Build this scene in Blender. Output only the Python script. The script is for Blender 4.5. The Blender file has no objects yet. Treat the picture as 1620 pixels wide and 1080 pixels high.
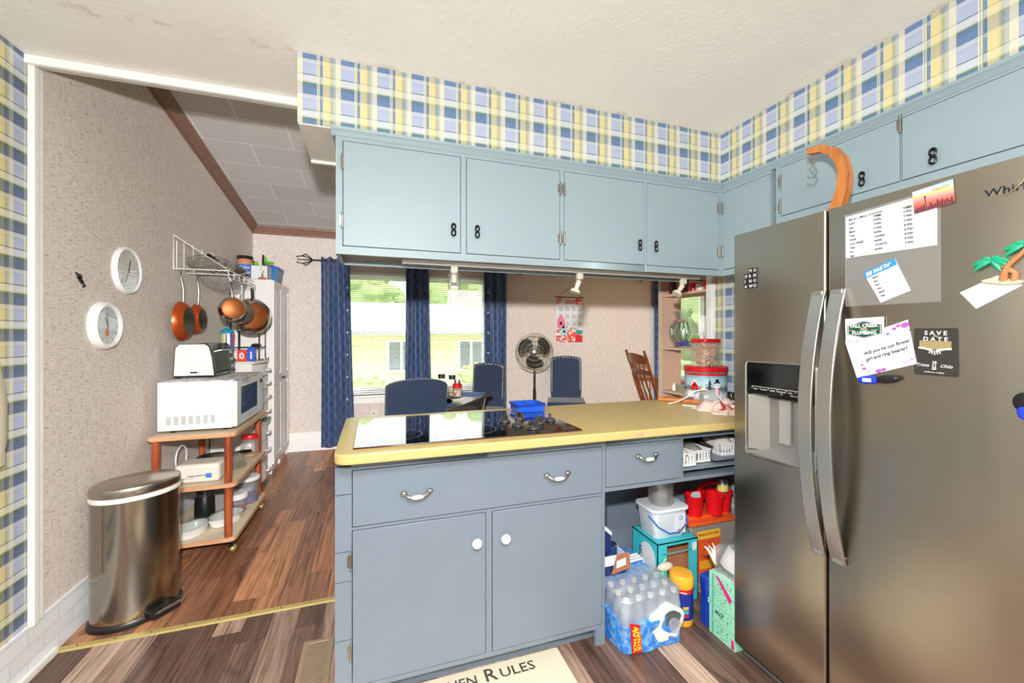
import bpy, math, random
from mathutils import Matrix, Vector
C = bpy.context.scene.collection
R = math.radians
PI = math.pi
random.seed(7)

# ---------------------------------------------------------------- camera
cam_d = bpy.data.cameras.new('camera'); cam = bpy.data.objects.new('camera', cam_d); C.objects.link(cam)
cam.location = (0, 0, 1.34); cam.rotation_euler = (R(90), 0, R(-18.486))
cam_d.sensor_width = 36; cam_d.lens = 650.6/1620*36; cam_d.shift_y = -8.9/1620
cam_d.clip_start = .02; cam_d.clip_end = 200
bpy.context.scene.camera = cam
# ---------------------------------------------------------------- world, lights, exposure
vs = bpy.context.scene.view_settings
vs.view_transform = 'Standard'; vs.look = 'None'; vs.gamma = 1; vs.use_curve_mapping = False
vs.exposure = 0.0
w = bpy.data.worlds.new('sky'); bpy.context.scene.world = w; w.use_nodes = True
bg = w.node_tree.nodes['Background']; bg.inputs[0].default_value = (.95, .97, 1, 1); bg.inputs[1].default_value = 5.0

def light(name, kind, loc, energy, color=(1, 1, 1), size=.1, rot=(0, 0, 0), size_y=None, falloff=None):
    l = bpy.data.lights.new(name, kind); o = bpy.data.objects.new(name, l); C.objects.link(o)
    o.location = loc; o.rotation_euler = rot; l.energy = energy; l.color = color
    if kind == 'AREA':
        l.size = size
        if size_y: l.shape = 'RECTANGLE'; l.size_y = size_y
    elif kind == 'POINT': l.shadow_soft_size = size
    elif kind == 'SUN': l.angle = size
    if falloff:
        l.use_nodes = True; nt = l.node_tree; em = nt.nodes['Emission']
        lf = nt.nodes.new('ShaderNodeLightFalloff'); lf.inputs['Strength'].default_value = falloff[1]; lf.inputs['Smooth'].default_value = falloff[2]
        nt.links.new(lf.outputs[falloff[0]], em.inputs['Strength'])
    return o
# the photographer's flash, mounted on top of the camera
light('camera_flash', 'POINT', (-.055, -.03, 1.61), 1, (1, .99, .985), .035, falloff=('Constant', 33, 0))
# added fill lights, both unseen: kitchen (behind the camera), dining room (right of the frame)
light('kitchen_fill_light', 'AREA', (.2, -.3, 2.36), 64, (1, .99, .975), 1.0, size_y=.5)
light('dining_fill_light', 'AREA', (3.6, 3.4, 2.5), 26, (1, .80, .52), .6)
light('sun', 'SUN', (5, -5, 9), 3.5, (1, .97, .9), R(3), rot=(R(40), 0, R(28)))

# ---------------------------------------------------------------- node helpers
def lin(c): return c/12.92 if c <= .04045 else ((c+.055)/1.055)**2.4
def S(r, g, b, a=1): return (lin(r/255), lin(g/255), lin(b/255), a)
class NT:
    def __init__(s, name):
        s.m = bpy.data.materials.new(name); s.m.use_nodes = True; s.t = s.m.node_tree; s.b = s.t.nodes['Principled BSDF']
    def n(s, ty, **k):
        x = s.t.nodes.new(ty)
        for a, b in k.items(): setattr(x, a, b)
        return x
    def put(s, sock, v):
        if hasattr(v, 'is_output'): s.t.links.new(v, sock)
        elif v is not None: sock.default_value = v
    def math(s, op, a, b=None, c=None, clamp=False):
        x = s.n('ShaderNodeMath', operation=op, use_clamp=clamp); s.put(x.inputs[0], a); s.put(x.inputs[1], b)
        if c is not None: s.put(x.inputs[2], c)
        return x.outputs[0]
    def pos(s):
        x = s.n('ShaderNodeNewGeometry'); y = s.n('ShaderNodeSeparateXYZ'); s.t.links.new(x.outputs['Position'], y.inputs[0]); return y.outputs
    def obj(s):
        x = s.n('ShaderNodeTexCoord'); y = s.n('ShaderNodeSeparateXYZ'); s.t.links.new(x.outputs['Object'], y.inputs[0]); return y.outputs
    def comb(s, a=0., b=0., c=0.):
        x = s.n('ShaderNodeCombineXYZ'); s.put(x.inputs[0], a); s.put(x.inputs[1], b); s.put(x.inputs[2], c); return x.outputs[0]
    def noise(s, vec, scale=5., detail=3., rough=.5, dist=0.):
        x = s.n('ShaderNodeTexNoise'); s.put(x.inputs['Vector'], vec); x.inputs['Scale'].default_value = scale
        x.inputs['Detail'].default_value = detail; x.inputs['Roughness'].default_value = rough; x.inputs['Distortion'].default_value = dist
        return x.outputs[0]
    def white(s, vec):
        x = s.n('ShaderNodeTexWhiteNoise', noise_dimensions='3D'); s.put(x.inputs['Vector'], vec); return x.outputs['Value']
    def ramp(s, f, stops, mode='LINEAR'):
        x = s.n('ShaderNodeValToRGB'); s.put(x.inputs[0], f); e = x.color_ramp.elements; x.color_ramp.interpolation = mode
        while len(e) < len(stops): e.new(.5)
        for i, (p, c) in enumerate(stops): e[i].position = p; e[i].color = c
        return x.outputs
    def mix(s, f, a, b, mode='MIX'):
        x = s.n('ShaderNodeMix', data_type='RGBA', blend_type=mode); s.put(x.inputs[0], f); s.put(x.inputs[6], a); s.put(x.inputs[7], b); return x.outputs[2]
    def bump(s, h, st=.2, d=.01):
        x = s.n('ShaderNodeBump'); x.inputs['Strength'].default_value = st; x.inputs['Distance'].default_value = d
        s.put(x.inputs['Height'], h); s.t.links.new(x.outputs[0], s.b.inputs['Normal'])
    def out(s, col=None, rough=None, metal=None, **k):
        s.put(s.b.inputs['Base Color'], col); s.put(s.b.inputs['Roughness'], rough); s.put(s.b.inputs['Metallic'], metal)
        for a, v in k.items(): s.put(s.b.inputs[a.replace('_', ' ')], v)
        return s.m
MC = {}
def M(name, col=(200, 200, 200), rough=.5, metal=0., var=.06, nscale=30., **k):
    """plain material with a little procedural mottling"""
    if name in MC: return MC[name]
    t = NT(name); c = S(*col)
    nz = t.noise(t.n('ShaderNodeTexCoord').outputs['Object'], nscale, 2.)
    dk = tuple(x*(1-var) for x in c[:3])+(1,); lt = tuple(min(1, x*(1+var)) for x in c[:3])+(1,)
    MC[name] = t.out(t.mix(nz, dk, lt), rough, metal, **k); return MC[name]
def glassy(name, tint=(255, 255, 255), gloss=.12, rough=.03, alpha=0., dcol=(255, 255, 255)):
    """thin clear glass or plastic: see-through with a reflection"""
    if name in MC: return MC[name]
    t = NT(name); tr = t.n('ShaderNodeBsdfTransparent'); tr.inputs[0].default_value = S(*tint)
    gl = t.n('ShaderNodeBsdfGlossy'); gl.inputs['Roughness'].default_value = rough
    df = t.n('ShaderNodeBsdfDiffuse'); df.inputs[0].default_value = S(*dcol)
    fr = t.n('ShaderNodeLayerWeight'); fr.inputs[0].default_value = .35
    f = t.math('ADD', t.math('MULTIPLY', fr.outputs['Fresnel'], .28), gloss*.14, clamp=True)
    m0 = t.n('ShaderNodeMixShader'); m0.inputs[0].default_value = alpha
    t.t.links.new(tr.outputs[0], m0.inputs[1]); t.t.links.new(df.outputs[0], m0.inputs[2])
    m1 = t.n('ShaderNodeMixShader'); t.put(m1.inputs[0], f); t.t.links.new(m0.outputs[0], m1.inputs[1]); t.t.links.new(gl.outputs[0], m1.inputs[2])
    t.t.links.new(m1.outputs[0], t.n('ShaderNodeOutputMaterial').inputs[0])
    for x in list(t.t.nodes):
        if x.bl_idname == 'ShaderNodeOutputMaterial' and not x.inputs[0].links: t.t.nodes.remove(x)
    for x in list(t.t.nodes):
        if x.bl_idname == 'ShaderNodeBsdfPrincipled': t.t.nodes.remove(x)
    outs = [x for x in t.t.nodes if x.bl_idname == 'ShaderNodeOutputMaterial']
    t.t.links.new(m1.outputs[0], outs[0].inputs[0])
    for x in outs[1:]: t.t.nodes.remove(x)
    MC[name] = t.m; return t.m

def plaid(name, fx, fy, painted_shade=0.):
    t = NT(name); p = t.pos()
    h = t.math('ADD', t.math('MULTIPLY', p[0], fx), t.math('MULTIPLY', p[1], fy)); P = .1375
    a = t.math('FRACT', t.math('DIVIDE', t.math('ADD', h, .1276), P)); b = t.math('FRACT', t.math('DIVIDE', t.math('SUBTRACT', 2.466, p[2]), P))
    lav, cr, gr, nb, ye, ol, gy = S(164, 175, 202), S(214, 208, 184), S(120, 150, 112), S(104, 128, 172), S(214, 200, 142), S(168, 168, 128), S(176, 182, 180)
    V = t.ramp(a, [(0, lav), (.37, cr), (.40, gr), (.415, cr), (.445, gr), (.46, nb), (.52, ye), (.70, ol), (.71, ye), (.73, ol), (.79, gy), (.86, cr)], 'CONSTANT')[0]
    def A(c, al): return c[:3]+(al,)
    bl, gn, wh = S(58, 100, 152), S(60, 108, 96), S(222, 222, 214); tl, lm = S(50, 100, 132), S(176, 190, 110)
    if painted_shade: bl, tl, gn = S(26, 66, 112), S(30, 74, 84), S(44, 84, 60)
    Hh = t.ramp(b, [(0, A(gn, .9)), (.03, A(tl, .9)), (.14, A(bl, .85)), (.31, A(tl, .8)), (.34, A(wh, .5)), (.37, A(bl, .35)), (.385, A(wh, .35)), (.43, A(bl, .3)), (.44, A(wh, 0)), (.50, A(bl, .25)), (.51, A(wh, 0)), (.76, A(gn, .8)), (.79, A(wh, .45)), (.96, A(lm, .6))], 'CONSTANT')
    g = lambda x: (x, x, x, 1)
    K = t.ramp(a, [(0, g(1)), (.37, g(.3+painted_shade)), (.40, g(.8)), (.415, g(.3+painted_shade)), (.46, g(.95)), (.52, g(.42+painted_shade)), (.70, g(.6+painted_shade)), (.79, g(.5+painted_shade)), (.86, g(.28+painted_shade))], 'CONSTANT')[0]
    col = t.mix(t.math('MULTIPLY', Hh[1], K), V, Hh[0])
    # a woven look: fine threads
    th = t.math('MULTIPLY', t.math('SINE', t.math('MULTIPLY', h, 2600)), t.math('SINE', t.math('MULTIPLY', p[2], 2600)))
    return t.out(t.mix(t.math('MULTIPLY', t.math('ADD', th, 1), .04), col, S(255, 255, 250)), .55)
PL_F, PL_L, PL_R = plaid('plaid wallpaper front', 1, 0), plaid('plaid wallpaper left shaded', 0, 1, .42), plaid('plaid wallpaper right', 0, -1)  # same paper; left copy coloured darker to stand for weaker light there

def grasscloth():
    t = NT('grasscloth wallpaper'); p = t.pos(); h = t.math('ADD', p[0], p[1])
    n1 = t.noise(t.comb(t.math('MULTIPLY', h, 22), 0, t.math('MULTIPLY', p[2], 260)), 1, 3, .6)
    n2 = t.noise(t.comb(t.math('MULTIPLY', h, 260), 0, t.math('MULTIPLY', p[2], 14)), 1, 2, .6)
    n3 = t.noise(t.comb(t.math('MULTIPLY', h, 28), 3, t.math('MULTIPLY', p[2], 330)), 1, 1, .5)
    base = t.ramp(t.math('ADD', t.math('MULTIPLY', n1, .55), t.math('MULTIPLY', n2, .45)), [(.32, S(184, 171, 161)), (.5, S(218, 207, 198)), (.66, S(232, 223, 215))])[0]
    dk = t.ramp(n3, [(.62, (0, 0, 0, 1)), (.68, (.85, .85, .85, 1))])[0]
    col = t.mix(dk, base, S(122, 104, 92)); t.bump(n1, .35, .003)
    return t.out(col, .85)
GRASS = grasscloth()
def planks(name, cols, seed):
    t = NT(name); p = t.pos(); W = .115; L = 1.15
    xr = t.math('DIVIDE', p[0], W); row = t.math('FLOOR', xr); off = t.white(t.comb(row, seed, 0))
    yr = t.math('ADD', t.math('DIVIDE', p[1], L), t.math('MULTIPLY', off, 7)); seg = t.math('FLOOR', yr)
    rnd = t.white(t.comb(row, seg, seed)); rnd2 = t.white(t.comb(seg, row, seed+5))
    gx = t.math('MULTIPLY', p[0], 70); gy = t.math('MULTIPLY', p[1], 2.2)
    g = t.noise(t.comb(gx, gy, t.math('MULTIPLY', rnd, 40)), 1, 5, .65, .6)
    g2 = t.noise(t.comb(t.math('MULTIPLY', p[0], 9), t.math('MULTIPLY', p[1], 2.5), t.math('MULTIPLY', rnd2, 30)), 1, 3, .6, 1.)
    base = t.ramp(rnd, cols, 'CONSTANT')[0]
    sh = t.ramp(g, [(.32, (.36, .33, .31, 1)), (.47, (.92, .92, .92, 1)), (.68, (1.5, 1.46, 1.42, 1))])[0]
    sh2 = t.ramp(g2, [(.30, (.50, .47, .45, 1)), (.42, (1, 1, 1, 1)), (.7, (1.15, 1.15, 1.15, 1))])[0]
    col = t.mix(1., t.mix(1., base, sh, 'MULTIPLY'), sh2, 'MULTIPLY')
    fx = t.math('FRACT', xr); fy = t.math('FRACT', yr)
    e = t.math('MINIMUM', t.math('MULTIPLY', t.math('MINIMUM', fx, t.math('SUBTRACT', 1, fx)), W), t.math('MULTIPLY', t.math('MINIMUM', fy, t.math('SUBTRACT', 1, fy)), L))
    ed = t.math('LESS_THAN', e, .0011); col = t.mix(t.math('MULTIPLY', ed, .6), col, S(40, 26, 18)); t.bump(g, .12, .002)
    return t.out(col, .36, Specular_IOR_Level=.45)
FLOOR_K = planks('grey brown plank floor', [(0, S(92, 70, 60)), (.25, S(148, 122, 106)), (.45, S(110, 86, 74)), (.65, S(172, 148, 130)), (.85, S(160, 134, 116))], 3)
FLOOR_D = planks('orange brown plank floor', [(0, S(128, 86, 62)), (.25, S(168, 116, 82)), (.45, S(140, 98, 74)), (.65, S(200, 150, 112)), (.85, S(178, 126, 90))], 11)
def ceil_mat():
    t = NT('painted plaster ceiling'); p = t.n('ShaderNodeNewGeometry').outputs['Position']; q = t.pos()
    n1 = t.noise(p, 45, 4, .7); n2 = t.noise(p, 4, 3)
    col = t.mix(n2, S(232, 227, 219), S(242, 238, 230))
    # yellowed stains along the soffit edges
    d = t.math('MINIMUM', t.math('ABSOLUTE', t.math('SUBTRACT', q[1], 1.775)), t.math('ABSOLUTE', t.math('SUBTRACT', q[0], 1.802)))
    st = t.math('MULTIPLY', t.ramp(d, [(0, (1, 1, 1, 1)), (.035, (0, 0, 0, 1))])[0], t.ramp(t.noise(p, 9, 4, .7), [(.52, (0, 0, 0, 1)), (.66, (1, 1, 1, 1))])[0])
    t.bump(n1, .5, .006)
    return t.out(t.mix(t.math('MULTIPLY', st, .75), col, S(196, 172, 136)), .9)
CEIL = ceil_mat()
def bricks(name, axes, scale, bw, bh, c1, c2, mort, msize, rough=.7, off=.5, speck=None, bump=.2):
    t = NT(name); p = t.pos(); x = t.n('ShaderNodeTexBrick')
    t.put(x.inputs['Vector'], t.comb(p[axes[0]], p[axes[1]], 0)); x.offset = off
    x.inputs['Scale'].default_value = scale; x.inputs['Brick Width'].default_value = bw; x.inputs['Row Height'].default_value = bh
    x.inputs['Mortar Size'].default_value = msize; x.inputs['Color1'].default_value = S(*c1); x.inputs['Color2'].default_value = S(*c2); x.inputs['Mortar'].default_value = S(*mort)
    col = x.outputs[0]
    if speck:
        n = t.noise(t.n('ShaderNodeNewGeometry').outputs['Position'], speck, 3, .8)
        col = t.mix(t.ramp(n, [(.56, (0, 0, 0, 1)), (.68, (.55, .55, .55, 1))])[0], col, S(120, 112, 106))
    t.bump(t.math('SUBTRACT', 1, x.outputs[1]), bump, .004)
    return t.out(col, rough)
TILES = bricks('pitted ceiling tiles', (0, 1), 1, .61, .305, (208, 203, 199), (200, 195, 191), (236, 233, 230), .004, .9, .5, 110)
BRICKB = bricks('white brick pattern baseboard', (1, 2), 1, .17, .062, (234, 236, 238), (224, 227, 230), (210, 213, 217), .003, .5)
WHITE = M('white painted trim', (236, 236, 230), .45)
WHITEP = M('white plastic', (238, 238, 238), .3)
BROWNT = M('brown wood trim', (132, 96, 80), .5, var=.15)
UP = M('light blue cabinet paint', (145, 162, 168), .42, var=.03, nscale=6.)
LO = M('grey blue cabinet paint', (121, 134, 147), .36, var=.05, nscale=5.)
BLACK = M('black plastic', (24, 24, 26), .35)
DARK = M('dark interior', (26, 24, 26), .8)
CHROME = M('chrome', (225, 225, 225), .12, 1.)
STEEL = M('steel wire', (190, 190, 186), .3, 1.)
IRON = M('black iron', (28, 25, 24), .45, .3)
GOLD = M('brass', (200, 170, 90), .3, 1.)
def laminate():
    t = NT('yellow laminate'); p = t.n('ShaderNodeNewGeometry').outputs['Position']
    n = t.noise(p, 26, 5, .7, 1.); n2 = t.noise(p, 3, 2)
    return t.out(t.mix(n2, t.mix(n, S(192, 168, 98), S(220, 198, 128)), t.mix(n, S(198, 180, 118), S(210, 192, 130))), .3, Specular_IOR_Level=.5)
LAM = laminate()
def stainless(name, col, rough, axis='h', s=600, metal=1.):
    t = NT(name); o = t.obj()
    v = t.comb(t.math('MULTIPLY', o[0], 3 if axis == 'h' else s), t.math('MULTIPLY', o[1], 3 if axis == 'h' else s), t.math('MULTIPLY', o[2], s if axis == 'h' else 3))
    n = t.noise(v, 1, 3, .6); lf = t.noise(t.comb(t.math('MULTIPLY', o[0], 8), t.math('MULTIPLY', o[1], 8), t.math('MULTIPLY', o[2], .5)), 1, 2, .5); t.bump(t.math('ADD', t.math('MULTIPLY', lf, .0035), t.math('MULTIPLY', n, .00002)), 1., 1.); c = S(*col)
    t.b.inputs['Anisotropic'].default_value = .3; tg = t.n('ShaderNodeTangent'); tg.axis = 'Z'; t.t.links.new(tg.outputs[0], t.b.inputs['Tangent'])
    n2 = t.noise(t.comb(t.math('MULTIPLY', o[0], 4), t.math('MULTIPLY', o[1], 4), t.math('MULTIPLY', o[2], 1.2)), 1, 2)
    m = t.out(t.mix(n, tuple(x*.88 for x in c[:3])+(1,), c), t.math('ADD', t.math('MULTIPLY', n2, .08), rough), metal)
    return m
FRIDGE = stainless('brushed dark stainless', (176, 167, 152), .25)
HANDLE = stainless('brushed bright stainless', (205, 203, 198), .3)
CANST = stainless('stained stainless bin', (168, 160, 148), .15, 'v')
def woodm(name, c1, c2, rough=.4, sc=30, ax=2):
    t = NT(name); o = t.obj(); k = [sc, sc, sc]; k[ax] = sc*.12
    n = t.noise(t.comb(t.math('MULTIPLY', o[0], k[0]), t.math('MULTIPLY', o[1], k[1]), t.math('MULTIPLY', o[2], k[2])), 1, 5, .6, .8)
    return t.out(t.ramp(n, [(.3, S(*c1)), (.65, S(*c2))])[0], rough)
CHERRY = woodm('cherry stained wood', (130, 58, 30), (186, 92, 52))
BAMBOO = woodm('orange varnished wood', (160, 88, 36), (206, 132, 66))
ROCKW = woodm('golden brown oak', (86, 40, 18), (150, 82, 42), .3)
DARKW = woodm('dark walnut table', (30, 22, 20), (62, 46, 40), .25)
TANP = M('tan panel', (196, 164, 142), .6, var=.08)
BIRCH = M('speckled maple laminate', (216, 200, 172), .45, var=.08, nscale=160.)
ORANGEEDGE = woodm('orange edge band', (206, 150, 106), (230, 178, 136), .45, 40, 0)
def lattice():
    t = NT('navy lattice curtain'); p = t.obj(); a = t.math('MULTIPLY', p[0], 11.); b = t.math('MULTIPLY', p[2], 7.)
    u = t.math('ABSOLUTE', t.math('SUBTRACT', t.math('FRACT', t.math('ADD', a, b)), .5)); v = t.math('ABSOLUTE', t.math('SUBTRACT', t.math('FRACT', t.math('SUBTRACT', a, b)), .5))
    m = t.math('MINIMUM', u, v); f = t.math('LESS_THAN', m, .11)
    n = t.noise(t.comb(p[0], p[1], p[2]), 90, 2)
    return t.out(t.mix(f, t.mix(n, S(34, 54, 92), S(46, 70, 110)), S(60, 86, 128)), .5, Sheen_Weight=.4)
LATT = lattice()
def denim():
    t = NT('navy upholstery fabric'); p = t.obj()
    n = t.noise(t.comb(t.math('MULTIPLY', p[0], 300), t.math('MULTIPLY', p[1], 300), t.math('MULTIPLY', p[2], 30)), 1, 3, .7)
    return t.out(t.mix(n, S(24, 38, 62), S(50, 66, 94)), .85, Sheen_Weight=.25)
DENIM = denim()

# ---------------------------------------------------------------- mesh builder
class MB:
    def __init__(s, mat=None): s.v = []; s.f = []; s.fm = []; s.sm = []; s.mats = []; s.M = Matrix.Identity(4); s.d = mat
    def add(s, vs_, fs, m=None, smooth=False):
        m = m or s.d
        if m not in s.mats: s.mats.append(m)
        k = s.mats.index(m); o = len(s.v)
        s.v += [s.M @ Vector(p) for p in vs_]
        for f in fs: s.f.append([o+i for i in f]); s.fm.append(k); s.sm.append(smooth)
        return s
    def box(s, a, b, m=None):
        x0, y0, z0 = a; x1, y1, z1 = b
        return s.add([(x0, y0, z0), (x1, y0, z0), (x1, y1, z0), (x0, y1, z0), (x0, y0, z1), (x1, y0, z1), (x1, y1, z1), (x0, y1, z1)],
                     [(0, 3, 2, 1), (4, 5, 6, 7), (0, 1, 5, 4), (1, 2, 6, 5), (2, 3, 7, 6), (3, 0, 4, 7)], m)
    def cyl(s, p0, p1, r0, r1=None, n=20, m=None, caps=True):
        p0, p1 = Vector(p0), Vector(p1); r1 = r0 if r1 is None else r1; d = (p1-p0).normalized()
        a = d.orthogonal().normalized(); b = d.cross(a); V = []
        for p, r in ((p0, r0), (p1, r1)):
            V += [p+a*r*math.cos(2*PI*i/n)+b*r*math.sin(2*PI*i/n) for i in range(n)]
        s.add(V, [(i, (i+1) % n, n+(i+1) % n, n+i) for i in range(n)], m, True)
        if caps: s.add(V, [tuple(range(n))[::-1], tuple(range(n, 2*n))], m)
        return s
    def lathe(s, prof, c=(0, 0, 0), n=32, m=None, sx=1, sy=1, axis='z', caps=True, smooth=True, ang=0):
        V = []; k = len(prof)
        for r, z in prof:
            for i in range(n):
                t = 2*PI*i/n+ang; x, y = r*math.cos(t)*sx, r*math.sin(t)*sy
                V.append({'z': (c[0]+x, c[1]+y, c[2]+z), 'x': (c[0]+z, c[1]+x, c[2]+y), 'y': (c[0]+x, c[1]+z, c[2]+y)}[axis])
        s.add(V, [(j*n+i, j*n+(i+1) % n, (j+1)*n+(i+1) % n, (j+1)*n+i) for j in range(k-1) for i in range(n)], m, smooth)
        if caps: s.add(V, [tuple(range(n))[::-1], tuple(range((k-1)*n, k*n))], m)
        return s
    def tube(s, pts, r, n=8, m=None, closed=False):
        P = [Vector(p) for p in pts]; k = len(P); V = []; ref = None
        for i, p in enumerate(P):
            if closed: d = P[(i+1) % k]-P[i-1]
            else: d = P[min(i+1, k-1)]-P[max(i-1, 0)]
            d.normalize()
            if ref is None: ref = d.orthogonal().normalized()
            else:
                ref = ref-d*ref.dot(d)
                ref = ref.normalized() if ref.length > 1e-6 else d.orthogonal().normalized()
            b = d.cross(ref); rr = r[i] if isinstance(r, (list, tuple)) else r
            V += [p+ref*rr*math.cos(2*PI*j/n)+b*rr*math.sin(2*PI*j/n) for j in range(n)]
        F = [(i*n+j, i*n+(j+1) % n, ((i+1) % k)*n+(j+1) % n, ((i+1) % k)*n+j) for i in range(k if closed else k-1) for j in range(n)]
        s.add(V, F, m, True)
        if not closed: s.add(V, [tuple(range(n))[::-1], tuple(range((k-1)*n, k*n))], m)
        return s
    def prism(s, pts, ax, d0, d1, m=None, smooth=False):
        f = {'z': lambda a, b, d: (a, b, d), 'y': lambda a, b, d: (a, d, b), 'x': lambda a, b, d: (d, a, b)}[ax]; n = len(pts)
        V = [f(a, b, d0) for a, b in pts]+[f(a, b, d1) for a, b in pts]
        s.add(V, [(i, (i+1) % n, n+(i+1) % n, n+i) for i in range(n)], m, smooth)
        return s.add(V, [tuple(range(n))[::-1], tuple(range(n, 2*n))], m)
    def ell(s, c, r, m=None, n=20, k=12):
        V = []; rx, ry, rz = r if isinstance(r, tuple) else (r, r, r)
        for j in range(1, k):
            t = PI*j/k
            for i in range(n):
                p = 2*PI*i/n; V.append((c[0]+rx*math.sin(t)*math.cos(p), c[1]+ry*math.sin(t)*math.sin(p), c[2]-rz*math.cos(t)))
        a = len(V); V += [(c[0], c[1], c[2]-rz), (c[0], c[1], c[2]+rz)]
        F = [(j*n+i, j*n+(i+1) % n, (j+1)*n+(i+1) % n, (j+1)*n+i) for j in range(k-2) for i in range(n)]
        F += [(a, (i+1) % n, i) for i in range(n)]+[(a+1, (k-2)*n+i, (k-2)*n+(i+1) % n) for i in range(n)]
        return s.add(V, F, m, True)
    def text(s, txt, size, o, Rv, Uv, depth=.0006, m=None, align='LEFT', shear=0, sx=1., bold=0):
        cu = bpy.data.curves.new('t', 'FONT'); cu.body = txt; cu.size = size; cu.align_x = align; cu.shear = shear
        cu.extrude = depth/2; cu.resolution_u = 2; cu.offset = bold
        ob = bpy.data.objects.new('t', cu); me = bpy.data.meshes.new_from_object(ob)
        Rv, Uv = Vector(Rv).normalized(), Vector(Uv).normalized(); N = Rv.cross(Uv); o = Vector(o)
        s.add([o+Rv*v.co.x*sx+Uv*v.co.y+N*v.co.z for v in me.vertices], [tuple(p.vertices) for p in me.polygons], m)
        bpy.data.objects.remove(ob); bpy.data.curves.remove(cu); bpy.data.meshes.remove(me); return s
    def quad(s, pts, N, d, m=None):
        """slab: polygon pts extruded by d along N"""
        N = Vector(N).normalized()*d; n = len(pts); V = [Vector(p) for p in pts]; V += [p+N for p in V]
        s.add(V, [(i, (i+1) % n, n+(i+1) % n, n+i) for i in range(n)], m)
        return s.add(V, [tuple(range(n))[::-1], tuple(range(n, 2*n))], m)
    def build(s, name, parent=None, at=None, world=True, bevel=0, sub=0, seg=2, kind=None):
        off = Vector((0, 0, 0))
        if world:
            if parent is not None:
                r = parent
                while r.parent: r = r.parent
                off = r.location.copy()
            elif at is not None: off = Vector(at)
        me = bpy.data.meshes.new(name); me.from_pydata([p-off for p in s.v], [], s.f)
        for m in s.mats: me.materials.append(m)
        me.polygons.foreach_set('material_index', s.fm); me.polygons.foreach_set('use_smooth', s.sm); me.validate(); me.update()
        import bmesh
        bm = bmesh.new(); bm.from_mesh(me); bmesh.ops.remove_doubles(bm, verts=bm.verts, dist=1e-6); bmesh.ops.recalc_face_normals(bm, faces=bm.faces); bm.to_mesh(me); bm.free()
        me.set_sharp_from_angle(angle=R(38))
        ob = bpy.data.objects.new(name, me); C.objects.link(ob)
        if parent is not None: ob.parent = parent
        elif at is not None: ob.location = at
        if bevel:
            b = ob.modifiers.new('b', 'BEVEL'); b.width = bevel; b.segments = seg; b.limit_method = 'ANGLE'; b.angle_limit = R(40); b.harden_normals = False
        if sub: q = ob.modifiers.new('s', 'SUBSURF'); q.levels = q.render_levels = sub
        if kind: ob['kind'] = kind
        return ob
def tag(o, label, cat, group=None, kind=None):
    o['label'] = label; o['category'] = cat
    if group: o['group'] = group
    if kind: o['kind'] = kind
    return o
def thing(name, label, cat, loc=(0, 0, 0), rz=0, group=None):
    o = bpy.data.objects.new(name, None); C.objects.link(o); o.location = loc; o.rotation_euler = (0, 0, rz); o.empty_display_size = .05
    return tag(o, label, cat, group)
KIDS = {}
def kids(o): return [c for c in bpy.data.objects if c.parent == o]
def copy_tree(o, parent=None):
    c = o.copy(); C.objects.link(c)
    if parent is not None: c.parent = parent
    for k in kids(o): copy_tree(k, c)
    return c
def struct(mb, name, bevel=0): return mb.build(name, kind='structure', bevel=bevel)
def holes(mb, ax, d0, d1, a0, a1, z0, z1, hs, m=None):
    A = sorted({a0, a1, *[h[0] for h in hs], *[h[1] for h in hs]}); Zs = sorted({z0, z1, *[h[2] for h in hs], *[h[3] for h in hs]})
    for i in range(len(A)-1):
        for j in range(len(Zs)-1):
            ca, cz = (A[i]+A[i+1])/2, (Zs[j]+Zs[j+1])/2
            if any(h[0] < ca < h[1] and h[2] < cz < h[3] for h in hs): continue
            if ax == 'y': mb.box((A[i], d0, Zs[j]), (A[i+1], d1, Zs[j+1]), m)
            else: mb.box((d0, A[i], Zs[j]), (d1, A[i+1], Zs[j+1]), m)
    return mb
def arc(cx, cy, r, a0, a1, n=8): return [(cx+r*math.cos(R(a0+(a1-a0)*i/n)), cy+r*math.sin(R(a0+(a1-a0)*i/n))) for i in range(n+1)]
def rrect(x0, x1, y0, y1, r, n=5):
    return arc(x1-r, y0+r, r, -90, 0, n)+arc(x1-r, y1-r, r, 0, 90, n)+arc(x0+r, y1-r, r, 90, 180, n)+arc(x0+r, y0+r, r, 180, 270, n)

XL, XR, YT, YB = -1.295, 2.12, 2.14, 5.3      # left wall, kitchen right wall, kitchen/dining line, far wall
# ================================================================= SETTING
struct(MB(FLOOR_K).box((XL, -1.9, -.05), (XR, 2.275, 0)), 'floor')
struct(MB(FLOOR_D).box((XL, 2.275, -.05), (5.9, YB, 0)).box((XR, 2.2, -.05), (5.9, 2.275, 0)), 'floor_dining')
struct(MB(CEIL).box((XL, -1.9, 2.44), (XR, YT, 2.5)), 'ceiling')
struct(MB(TILES).add([(XL, 2.14, 3.05), (5.9, 2.14, 3.05), (5.9, YB+.1, 2.56), (XL, YB+.1, 2.56), (XL, 2.14, 3.1), (5.9, 2.14, 3.1), (5.9, YB+.1, 2.61), (XL, YB+.1, 2.61)],
    [(0, 1, 2, 3), (7, 6, 5, 4), (0, 4, 5, 1), (1, 5, 6, 2), (2, 6, 7, 3), (3, 7, 4, 0)]), 'ceiling_dining')
mb = MB(PL_L).box((XL-.1, -1.9, 0), (XL, 2.15, 2.5)); struct(mb, 'wall_left')
mb = MB(GRASS).box((XL-.1, 2.15, 0), (XL, YB+.1, 3.1)); struct(mb, 'wall_left_dining')
WIN = [(-.40, .50, .62, 2.12), (.56, 1.46, .62, 2.12), (4.12, 5.12, .62, 2.12)]
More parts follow.
